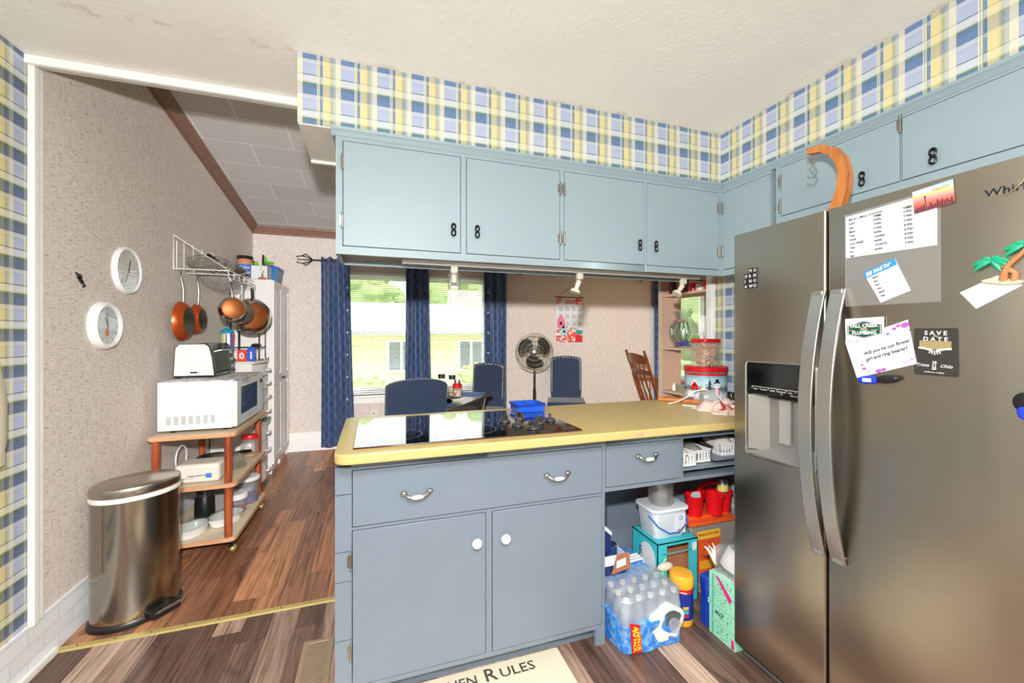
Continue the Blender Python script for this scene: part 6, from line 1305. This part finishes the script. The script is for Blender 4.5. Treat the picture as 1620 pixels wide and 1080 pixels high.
tag(MB(M('purple pouch', (96, 70, 150), .6)).ell((2.0, 1.76, ZC+.05), (.07, .05, .012)).ell((1.98, 1.77, ZC+.022), (.08, .06, .021), M('white wad', (232, 232, 236), .8)).build('folded_cloth', at=(1.99, 1.76, ZC)), 'white and purple folded cloth behind the pink towel', 'cloth')
t = thing('glass_bottle', 'small clear pointed bottle against the plaid wall beside the fridge', 'bottle', (2.08, 1.86, ZC)); MB(glassy('bottle glass', (200, 214, 226), gloss=.5, alpha=.12)).lathe([(.001, 0), (.026, 0), (.03, .02), (.03, .07), (.022, .12), (.010, .155), (.007, .175), (.001, .18)], (2.085, 1.88, ZC), 24, caps=False).build('body', t)

# ================================================================= KNEE SPACE AND CUBBY
def slotbasket(x, y, z, w_, d_, h_, lab, rz=0):
    t = thing('plastic_basket', lab, 'basket', (x, y, z), R(rz), 'white slotted baskets'); b = MB(WHITEP)
    for (x0, x1, y0, y1, ax) in ((-w_/2, w_/2, -d_/2, -d_/2+.003, 'y'), (-w_/2, w_/2, d_/2-.003, d_/2, 'y'), (-w_/2, -w_/2+.003, -d_/2, d_/2, 'x'), (w_/2-.003, w_/2, -d_/2, d_/2, 'x')):
        a0, a1 = (x0, x1) if ax == 'y' else (y0, y1); n_ = max(3, int((a1-a0)/.016)); hs = [(a0+(a1-a0)*(i+.25)/n_, a0+(a1-a0)*(i+.75)/n_, h_*.22, h_*.82) for i in range(n_)]
        holes(b, ax, y0 if ax == 'y' else x0, y1 if ax == 'y' else x1, a0, a1, 0, h_, hs)
    b.box((-w_/2, -d_/2, 0), (w_/2, d_/2, .003)); b.build('body', t, world=False); b = MB(WHITEP); pts = rrect(-w_/2-.003, w_/2+.003, -d_/2-.003, d_/2+.003, .006, 2); b.tube([(p[0], p[1], h_) for p in pts], .003, 6, closed=True).build('rim', t, world=False)
slotbasket(1.43, 1.66, .7125, .09, .12, .062, 'white slotted basket at the left end of the open cubby')
slotbasket(1.535, 1.70, .7125, .11, .14, .062, 'white slotted basket second from the left in the open cubby')
slotbasket(1.73, 1.70, .7325, .13, .14, .065, 'white slotted basket on the black tray at the right of the open cubby', -8)
for i, (x, y, z, dx, dy, h_, col, lab) in enumerate(((1.535, 1.70, .716, .09, .11, .075, (150, 146, 140), 'grey packets piled in the middle cubby basket'), (1.43, 1.66, .716, .07, .09, .07, (206, 190, 178), 'pale packets in the left cubby basket'), (1.73, 1.70, .737, .10, .11, .075, (222, 216, 206), 'cream folded packets in the right cubby basket'))):
    tag(MB(M('packet %d' % i, col, .6, var=.3, nscale=70.)).ell((x, y, z+h_*.5), (dx*.5, dy*.5, h_*.5), n=12, k=8).build('packets', at=(x, y, z)), lab, 'packets')
tag(MB(M('grey woven pouch', (206, 206, 204), .8, var=.2)).ell((1.93, 1.74, .79), (.07, .06, .055)).build('pouch', at=(1.93, 1.74, .733)), 'light grey bundled cloth at the far right of the open cubby', 'cloth')
t = thing('tongs', 'black kitchen utensil lying across the cubby between the baskets', 'utensil', (1.62, 1.76, .74)); MB(BLACK).tube([(1.56, 1.86, .81), (1.62, 1.77, .79), (1.66, 1.69, .755)], [.010, .012, .014], 8).build('handle', t)
tag(MB(BLACK).box((1.60, 1.615, .7125), (2.0, 1.63, .7215)).build('tray_edge', at=(1.8, 1.62, .712)), 'thin black tray edge at the front of the cubby', 'tray')
# water bottle pack
wp = thing('water_bottle_pack', 'shrink-wrapped blue pack of clear water bottles on the floor in the knee space', 'water pack', (1.13, 1.72, 0)); WX0, WX1, WY0, WY1, WH_ = .985, 1.30, 1.475, 1.96, .215
WR = NT('blue shrink wrap'); nn_ = WR.noise(WR.n('ShaderNodeNewGeometry').outputs['Position'], 24, 3, .6, 1.); WRAP = WR.out(WR.mix(WR.ramp(nn_, [(.45, (0, 0, 0, 1)), (.6, (1, 1, 1, 1))])[0], S(52, 128, 214), S(116, 178, 238)), .18)
def lump(mb, x0, x1, y0, y1, z0, z1, amp, seed, m=None, nx=10):
    """crumpled box-like skin"""
    rnd = random.Random(seed); import mathutils
    def P(u, v, w_):
        p = Vector((x0+(x1-x0)*u, y0+(y1-y0)*v, z0+(z1-z0)*w_)); nz = mathutils.noise.noise_vector(p*14+Vector((seed, 0, 0))); e = 1 if w_ > .02 else 0
        c_ = Vector(((x0+x1)/2, (y0+y1)/2, p.z)); k = (abs(u-.5)*2)**6*(abs(v-.5)*2)**6; return p+Vector((nz.x, nz.y, nz.z*e))*amp-(p-c_)*k*.10-Vector((0, 0, 1))*(w_**4)*((abs(u-.5)*2)**6+(abs(v-.5)*2)**6)*.012
    N = nx
    for f in (lambda a, b: P(a, b, 1), lambda a, b: P(b, a, 0), lambda a, b: P(a, 0, b), lambda a, b: P(1, a, b), lambda a, b: P(1-a, 1, b), lambda a, b: P(0, 1-a, b)):
        V = [f(i/N, j/N) for i in range(N+1) for j in range(N+1)]; mb.add(V, [(i*(N+1)+j, (i+1)*(N+1)+j, (i+1)*(N+1)+j+1, i*(N+1)+j+1) for i in range(N) for j in range(N)], m, True)
    return mb
lump(MB(WRAP), WX0-.004, WX1+.002, WY0-.004, WY1, .003, .135, .010, 3).build('blue_wrap', wp)
lump(MB(WRAP), WX0, WX1-.01, WY0+.20, WY1-.004, .03, WH_, .012, 5).build('blue_wrap_top', wp)
CLR = glassy('clear bottle plastic', (246, 250, 254), gloss=.7, rough=.08, alpha=.38, dcol=(214, 226, 236))
k_ = 0
for i in range(5):
    for j in range(4):
        x = WX0+.035+i*.061; y = WY0+.036+j*.06
        if j > 2: continue
        bt = MB(CLR).lathe([(.029, .02), (.030, .06), (.027, .075), (.030, .09), (.027, .105), (.030, .12), (.030, .155), (.022, .18), (.012, .198), (.012, .205)], (x, y, 0), 16).build('bottle', wp)
        MB(WHITEP).lathe([(.0135, .203), (.0135, .217), (.001, .218)], (x, y, 0), 14).build('bottle_cap', bt)
lump(MB(glassy('clear shrink film', gloss=.9, rough=.1, alpha=.26, dcol=(236, 242, 248))), WX0+.002, WX1-.002, WY0+.01, WY0+.24, .10, WH_+.015, .012, 9, nx=12).build('clear_film', wp)
mb = MB(M('white wrap band', (232, 232, 226), .35)); cxw, czw = 1.20, .10
ring = [(cxw+(.085+.008*math.sin(3*a))*math.cos(a), czw+(.078+.006*math.sin(5*a))*math.sin(a)) for a in [k*PI/16 for k in range(32)]]; inner = [(cxw+.02+(.050+.006*math.sin(4*a))*math.cos(a), czw+.004+(.048)*math.sin(a)) for a in [k*PI/16 for k in range(32)]]
V = [(a, WY0-.004, b) for a, b in ring]+[(a, WY0-.007, b) for a, b in inner]+[(a, WY0+.01, b) for a, b in ring]+[(a, WY0+.01, b) for a, b in inner]
mb.add(V, [(i, (i+1) % 32, 32+(i+1) % 32, 32+i) for i in range(32)]+[(64+i, i, (i+1) % 32, 64+(i+1) % 32)[::-1] for i in range(32)]+[(96+i, 32+i, 32+(i+1) % 32, 96+(i+1) % 32) for i in range(32)]); mb.build('torn_white_band', wp)
MB(M('torn dark opening', (84, 88, 92), .5, var=.4)).prism(inner, 'y', WY0-.002, WY0+.008).build('torn_opening', wp)
MB(CLR).lathe([(.03, 0), (.03, .04), (.026, .05), (.02, .055)], (1.235, WY0-.012, .085), 18, axis='y').build('loose_bottle_base', wp)
mb = MB(M('white wrap band', (232, 232, 226), .35)); 
for k in range(3): mb.tube([(WX0+.01, WY0+.225+k*.022, .17), (WX0+.03, WY0+.24+k*.022, WH_+.012), ((WX0+WX1)/2, WY0+.25+k*.022, WH_+.018), (WX1-.03, WY0+.27+k*.022, WH_+.012), (WX1-.01, WY0+.28+k*.022, .19)], .006, 6)
mb.build('white_stripes', wp)
rd = MB(M('red value banner', (214, 34, 36), .35)).quad([(WX0+.035, WY0-.004, .012), (WX0+.085, WY0-.004, .006), (WX0+.075, WY0-.004, .125), (WX0+.025, WY0-.004, .14)], (0, -1, 0), .002).build('red_banner', wp)
mb = MB(M('banner yellow', (250, 216, 60), .4)); mb.text('40', .044, (WX0+.038, WY0-.0065, .100), (.12, 0, -1), (1, 0, .12), .0006, bold=.001, align='CENTER'); mb.text('VALUE', .022, (WX0+.062, WY0-.0065, .052), (.06, 0, -1), (1, 0, .06), .0006, bold=.0006, align='CENTER'); mb.text('PACK', .022, (WX0+.042, WY0-.0065, .045), (.06, 0, -1), (1, 0, .06), .0006, bold=.0006, align='CENTER'); mb.build('banner_text', wp)
# open navy and white can carton on the pack
NAVY = M('navy carton', (28, 46, 104), .4); CARD = M('brown card inside', (168, 110, 78), .8); WC = M('white carton', (232, 232, 236), .4)
bx = thing('can_carton', 'torn-open navy and white drink carton lying on the water pack', 'carton', (1.05, 1.74, .235)); cz = .236
mb = MB(WC).box((.972, 1.66, cz), (1.12, 1.663, cz+.085)).box((.972, 1.66, cz), (1.12, 1.90, cz+.003)).box((.972, 1.897, cz), (1.12, 1.90, cz+.12)).box((1.117, 1.66, cz), (1.12, 1.90, cz+.085)).box((.972, 1.66, cz), (.975, 1.90, cz+.12)); mb.build('tray', bx)
MB(NAVY).box((.972, 1.658, cz), (1.12, 1.66, cz+.04)).build('navy_base', bx)
mb = MB(NAVY).quad([(.972, 1.72, cz+.12), (.972, 1.90, cz+.12), (1.06, 1.90, cz+.16), (1.06, 1.72, cz+.16)], (0, 0, 1), .003).quad([(.975, 1.70, cz+.08), (1.065, 1.70, cz+.08), (1.065, 1.705, cz+.155), (.975, 1.705, cz+.23)], (0, 1, 0), .003); mb.quad([(.974, 1.698, cz+.235), (1.066, 1.698, cz+.158), (1.066, 1.698, cz+.175), (.974, 1.698, cz+.26)], (0, 1, 0), .004, WC); mb.build('torn_lid', bx)
MB(CARD).quad([(1.035, 1.652, cz+.005), (1.135, 1.652, cz+.02), (1.125, 1.645, cz+.10), (1.06, 1.645, cz+.095)], (0, -1, 0), .003).build('open_flap', bx); MB(PAPER).quad([(1.055, 1.640, cz+.035), (1.105, 1.640, cz+.045), (1.103, 1.638, cz+.080), (1.053, 1.638, cz+.070)], (0, -1, 0), .001).build('flap_label', bx)
tag(MB(WC).quad([(1.09, 1.64, cz+.0), (1.15, 1.655, cz+.0), (1.15, 1.655, cz+.10), (1.12, 1.64, cz+.09)], (0, -1, 0), .003).build('carton_flap', bx), '', '') if False else None
for i, (x, y) in enumerate(((1.01, 1.73), (1.08, 1.73), (1.01, 1.80), (1.08, 1.80))):
    t = thing('drink_can', ['silver can in the open carton, front left', 'silver can in the open carton, front right', 'silver can in the open carton, back left', 'silver can in the open carton, back right'][i], 'can', (x, y, cz+.003), group='cans in the carton')
    MB(M('blue can', (60, 90, 150), .3, .6)).lathe([(.025, .001), (.031, .008), (.031, .085), (.027, .097)], (x, y, cz+.003), 24).build('body', t); MB(CHROME).lathe([(.027, .096), (.028, .100), (.025, .100), (.023, .095), (.001, .095)], (x, y, cz+.003), 24, caps=False).build('top', t)
# teal carton
tc_ = thing('teal_carton', 'torn-open teal and white cardboard carton standing in the knee space', 'carton', (1.44, 1.8, 0)); TEAL = M('teal card', (60, 186, 196), .45); TX0, TX1, TY0, TY1, TH = 1.32, 1.565, 1.69, 1.90, .312
mb = MB(TEAL).box((TX0, TY0, .001), (TX0+.004, TY1, TH)).box((TX1-.004, TY0, .001), (TX1, TY1, TH)).box((TX0, TY1-.004, .001), (TX1, TY1, TH)).box((TX0, TY0, TH-.004), (TX1, TY1, TH)); mb.box((TX0+.03, TY0, TH-.055), (TX1, TY0+.004, TH-.052)) ; mb.box((TX0, TY0, .001), (TX0+.055, TY0+.004, TH)).box((TX1-.055, TY0, .001), (TX1, TY0+.004, TH)).box((TX0+.055, TY0, .001), (TX1-.055, TY0+.004, .075)); mb.box((TX0+.055, TY0, TH-.015), (TX1-.055, TY0+.004, TH)); mb.build('shell', tc_)
MB(CARD).box((TX0+.005, TY0+.09, .005), (TX1-.005, TY0+.10, TH-.006)).box((TX0+.0045, TY0+.006, .005), (TX0+.006, TY0+.09, TH-.006)).box((TX1-.006, TY0+.006, .005), (TX1-.0045, TY0+.09, TH-.006)).build('inside', tc_)
mb = MB(PAPER); mb.quad([(TX0-.0004, TY0+.05+.04*math.cos(a)*1.6+.03, TH-.10+.075*math.sin(a)) for a in [k*PI/10 for k in range(20)]], (-1, 0, 0), .0008); mb.build('white_oval', tc_)
MB(NAVY).text('NECTAR', .030, (TX0-.0016, TY0+.145, TH-.06), (0, 0, -1), (0, -1, 0), .0006, bold=.001).build('side_lettering', tc_)
mb = MB(RED); mb.tube([(TX0-.001, TY0+.02+.012*math.cos(a), TH-.20+.012*math.sin(a)) for a in [k*PI/8 for k in range(13)]], .002, 5); mb.build('red_swirl', tc_)
mb = MB(M('yellow ring print', (226, 220, 120), .5)); mb.tube([(TX0+.05+.022*math.cos(a), TY0-.001, TH-.13+.055*math.sin(a)) for a in [R(90+k*12) for k in range(16)]], .002, 5); mb.build('yellow_arc', tc_); MB(PAPER).box((TX1-.035, TY0-.001, TH-.06), (TX1-.008, TY0, TH-.02)).build('white_label', tc_)
# pail and jar
pl = thing('plastic_pail', 'white lidded plastic pail with a blue handle on top of the teal carton', 'pail', (1.43, 1.80, TH+.0005)); z0 = TH+.001; CLP = M('translucent white plastic', (216, 222, 228), .35)
b = MB(CLP)
def rr3(k, z): return [(x, y, z) for x, y in rrect(1.43-.105*k, 1.43+.105*k, 1.80-.08*k, 1.80+.08*k, .03*k, 5)]
L3 = [rr3(.82, z0), rr3(.86, z0+.005), rr3(1.0, z0+.135), rr3(1.03, z0+.137)]; nn = len(L3[0]); V = [p for l in L3 for p in l]; b.add(V, [(j*nn+i, j*nn+(i+1) % nn, (j+1)*nn+(i+1) % nn, (j+1)*nn+i) for j in range(3) for i in range(nn)]+[tuple(range(nn))[::-1]], smooth=True); b.build('body', pl)
MB(M('white lid plastic', (228, 232, 236), .35)).prism(rrect(1.43-.114, 1.43+.114, 1.80-.089, 1.80+.089, .035), 'z', z0+.136, z0+.152).build('lid', pl, bevel=.004)
MB(M('blue handle plastic', (40, 100, 200), .35)).tube([(1.43-.113, 1.76, z0+.118), (1.43-.09, 1.712, z0+.075), (1.43-.03, 1.700, z0+.038), (1.43+.03, 1.700, z0+.038), (1.43+.09, 1.712, z0+.075), (1.43+.113, 1.76, z0+.118)], .0038, 8).build('handle', pl)
mb = MB(PAPER).box((1.455, 1.7205, z0+.02), (1.515, 1.7255, z0+.115)).build('label', pl); MB(M('blue logo', (50, 130, 210), .4)).tube([(1.485+.009*math.cos(a), 1.7195, z0+.098+.009*math.sin(a)) for a in [k*PI/8 for k in range(16)]], .002, 5, closed=True).build('logo_ring', mb); MB(M('label orange', (226, 120, 60), .4)).box((1.465, 1.7195, z0+.03), (1.49, 1.7203, z0+.042)).build('orange_mark', mb)
t = thing('glass_canister', 'clear glass canister standing on the white pail', 'canister', (1.43, 1.80, z0+.153)); MB(glassy('jar glass', gloss=.35, alpha=.10)).lathe([(.001, 0), (.058, 0), (.064, .01), (.064, .145), (.055, .155), (.052, .155), (.06, .145), (.060, .012), (.001, .006)], (1.425, 1.80, z0+.1525), 32, caps=False).build('body', t)
# disinfectant wipes canister
t = thing('wipes_canister', 'yellow-lidded disinfecting wipes canister beside the water pack', 'canister', (1.372, 1.585, 0)); cx, cy = 1.372, 1.585; YL = M('orange yellow plastic', (240, 172, 44), .35)
MB(YL).lathe([(.048, 0), (.050, .004), (.050, .175), (.050, .178)], (cx, cy, .001), 32).build('body', t)
MB(YL).lathe([(.054, .178), (.055, .182), (.054, .215), (.048, .226), (.001, .229)], (cx, cy, .001), 32).build('lid', t)
MB(M('wipes label blue', (24, 44, 140), .35)).lathe([(.0506, .03), (.0506, .150)], (cx, cy, .001), 32, caps=False).build('blue_label', t); MB(RED).lathe([(.0508, .150), (.0508, .170)], (cx, cy, .001), 32, caps=False).build('red_band', t)
for za, zb, m_ in ((.080, .094, YL), (.062, .076, M('wipes teal', (40, 180, 180), .4)), (.045, .058, RED)):
    b = MB(m_); a0 = math.atan2(-cy, -cx); V = [(cx+r_*math.cos(a0+.15+u*.10), cy+r_*math.sin(a0+.15+u*.10), .001+z) for r_ in (.0508, .0514) for z in (za, zb) for u in range(6)]
    b.add(V, [(i, i+1, 7+i, 6+i) for i in range(5)]+[(12+i, 18+i, 19+i, 13+i) for i in range(5)]+[(0, 6, 18, 12), (5, 17, 23, 11)]+[(6+i, 7+i, 19+i, 18+i) for i in range(5)]+[(i, 12+i, 13+i, i+1) for i in range(5)]); b.build('label_stripe', t)
MB(PAPER).text('KILLS VIRUSES*', .0080, (1.318, 1.564, .156), (.757, -.654, 0), (0, 0, 1), .0006, bold=.0004).build('label_text', t)
tag(MB(M('crumpled green wrapper', (60, 170, 140), .4, var=.4, nscale=50.)).ell((1.325, 1.655, .16), (.03, .02, .05), n=12, k=8).ell((1.345, 1.665, .215), (.045, .02, .02), M('crumpled pale wrapper', (232, 200, 180), .5, var=.3, nscale=60.), n=12, k=8).ell((1.31, 1.655, .05), (.012, .015, .07), M('crumpled green wrapper', (60, 170, 140), .4)).build('wrapper', at=(1.33, 1.66, 0)), 'crumpled green and pink wrapper behind the wipes canister', 'wrapper')
# orange-lidded bin
ob = thing('pet_food_bin', 'clear bin with orange lid and BONUS PITCHER label at the back of the knee space', 'bin', (1.82, 1.93, 0)); BX0, BX1, BY0, BY1 = 1.655, 1.975, 1.84, 2.06
MB(M('smoky translucent plastic', (150, 140, 132), .4)).prism([(BX0+.015, .001), (BX1-.015, .001), (BX1, .285), (BX0, .285)], 'y', BY0, BY1).build('body', ob, bevel=.008)
MB(M('orange lid plastic', (240, 98, 44), .35)).box((BX0-.012, BY0-.012, .285), (BX1+.012, BY1+.01, .303)).box((BX0+.02, BY0+.03, .303), (BX1-.02, BY1-.02, .318)).build('lid', ob, bevel=.004)
MB(M('yellow label', (244, 200, 60), .45)).box((BX0+.045, BY0-.0015, .205), (BX0+.205, BY0, .250)).build('yellow_label', ob); MB(M('orange label', (232, 92, 40), .45, var=.25, nscale=40.)).box((BX0+.045, BY0-.0015, .02), (BX0+.205, BY0, .205)).build('orange_label', ob)
mb = MB(M('label red ink', (190, 36, 30), .5)); mb.text('BONUS PITCHER', .0195, (BX0+.05, BY0-.002, .224), (1, 0, 0), (0, 0, 1), .0006, bold=.0006); mb.text('original', .024, (BX0+.12, BY0-.002, .10), (1, 0, 0), (0, 0, 1), .0006, m=INK, bold=.0005, align='CENTER'); mb.tube([(BX0+.115+.026*math.cos(a), BY0-.002, .165+.026*math.sin(a)) for a in [k*PI/8 for k in range(16)]], .002, 5, closed=True); mb.build('label_print', ob)
MB(YL).box((BX0+.06, BY0-.003, .04), (BX0+.19, BY0-.0015, .085)).build('label_panel', ob)
rcd = thing('red_caddy', 'bright red plastic cup caddy with handle on the orange-lidded bin', 'caddy', (1.84, 1.92, .319)); RP = M('bright red plastic', (232, 22, 30), .3); zc = .3195
for x, y in ((1.735, 1.90), (1.855, 1.875), (1.94, 1.90)):
    c_ = MB(RP).lathe([(.001, 0), (.040, 0), (.050, .105), (.056, .107), (.056, .115), (.050, .115), (.038, .006), (.001, .005)], (x, y, zc), 28, caps=False).build('cup', rcd)
MB(RP).box((1.735, 1.925, zc+.085), (1.94, 1.955, zc+.115)).tube([(1.80, 1.94, zc+.11), (1.81, 1.93, zc+.145), (1.85, 1.92, zc+.160), (1.93, 1.92, zc+.155), (1.96, 1.93, zc+.11)], .012, 8).build('handle', rcd)
tag(MB(PAPER).prism(rrect(1.70, 1.765, zc+.085, zc+.135, .02), 'y', 1.885, 1.89).build('tag', at=(1.73, 1.888, zc+.085)), 'white oval tag standing in the left cup of the red caddy', 'tag')
t = thing('spray_can', 'small can with blue and yellow label in the right cup of the red caddy', 'can', (1.95, 1.90, zc+.01)); MB(M('silver can', (190, 192, 196), .3, .7)).lathe([(.03, 0), (.03, .16), (.022, .175)], (1.94, 1.90, zc+.008), 24).build('body', t); MB(M('yellow blue label', (226, 214, 120), .4)).lathe([(.0306, .105), (.0306, .145)], (1.94, 1.90, zc+.008), 24, caps=False).build('yellow_label', t); MB(NAVY).lathe([(.0308, .098), (.0308, .106)], (1.94, 1.90, zc+.008), 24, caps=False).build('blue_stripe', t)
# mint wipe boxes
MINT = M('mint green card', (150, 220, 186), .45); PK = M('hot pink print', (226, 30, 130), .45)
for k in range(4):
    z = .0005+k*.0692; t = thing('mint_box', ['mint green box at the bottom of the stack beside the fridge', 'mint green box second from the bottom of the stack beside the fridge', 'mint green box third from the bottom, under the pink arrow box', 'mint green box on top of the stack, with a pink arrow print'][k], 'box', (1.50, 1.42, z), group='mint green boxes')
    MB(MINT).box((1.443, 1.350, z), (1.60, 1.490, z+.0688)).build('carton', t, bevel=.0015)
    mb = MB(M('dark green print', (40, 96, 76), .5)); rnd = random.Random(k)
    for q in range(26): y = rnd.uniform(1.365, 1.455); zz_ = z+rnd.uniform(.008, .058); a = rnd.uniform(0, PI); mb.tube([(1.4425, y, zz_), (1.4423, y+.005*math.cos(a), zz_+.005*math.sin(a))], .0009, 4)
    mb.quad([(1.4425, 1.4899, z+.001), (1.4425, 1.3501, z+.001), (1.4425, 1.3501, z+.002), (1.4425, 1.4899, z+.002)], (-1, 0, 0), .0004)
    mb.build('leaf_print', t)
    MB(M('teal side print', (90, 180, 160), .5)).box((1.4422, 1.462, z+.004), (1.4432, 1.472, z+.064)).build('teal_stripe', t)
    if k == 3: MB(PK).quad([(1.4420, 1.452, z+.066), (1.4420, 1.435, z+.066), (1.4420, 1.362, z+.004), (1.4420, 1.374, z-.018)], (-1, 0, 0), .0006).build('pink_arrow', t)
    if k == 0: MB(PK).box((1.4418, 1.352, z+.006), (1.4428, 1.366, z+.045)).build('pink_tag', t)
    if k == 1: MB(GRN).text('ALLY', .022, (1.4420, 1.455, z+.036), (0, -1, 0), (0, 0, 1), .0006, bold=.0008).build('brand_lettering', t)
    if k == 3: MB(PAPER).box((1.46, 1.350, z+.0688), (1.49, 1.49, z+.0696)).build('seal_strip', t)
zt = .0005+4*.0692
t = thing('toilet_paper_pack', 'toilet paper roll in a clear plastic bag on the mint boxes', 'toilet paper', (1.53, 1.43, zt+.001)); b = MB(M('white tissue', (244, 244, 242), .9)); b.M = Matrix.Translation((1.535, 1.43, zt+.058)) @ Matrix.Rotation(R(20), 4, 'Y') @ Matrix.Rotation(R(14), 4, 'X'); b.lathe([(.018, -.045), (.048, -.045), (.050, -.04), (.050, .04), (.048, .045), (.018, .045)], n=32, caps=False); b.build('roll', t)
b2 = MB(CARD); b2.M = b.M; b2.lathe([(.018, .0452), (.018, -.045), (.0165, -.045), (.0165, .0452)], n=24, caps=False); b2.build('core', t)
lump(MB(glassy('clear bag', gloss=.7, rough=.1, alpha=.12, dcol=(232, 238, 240))), 1.462, 1.60, 1.37, 1.488, zt+.003, zt+.125, .012, 21).build('plastic_bag', t)
mb = MB(glassy('clear bag', gloss=.7)); 
for k in range(6): a = k*1.05; mb.tube([(1.465, 1.475, zt+.03), (1.452+.012*math.cos(a), 1.485+.012*math.sin(a), zt+.06+.01*k), (1.44+.02*math.cos(a), 1.492+.015*math.sin(a), zt+.085+.008*k)], [.006, .004, .002], 5, m=M('white wrap band', (232, 232, 226), .35))
mb.build('twisted_end', t)
t = thing('blue_refill_bag', 'dark blue printed bag hanging down behind the mint boxes', 'bag', (1.47, 1.56, .02)); lump(MB(M('dark blue bag', (24, 62, 170), .3)), 1.45, 1.56, 1.505, 1.56, .001, .235, .010, 31).build('bag', t); MB(PAPER).text('ar', .05, (1.449, 1.503, .12), (1, -.15, 0), (0, 0, 1), .002, bold=.001).build('lettering', t)
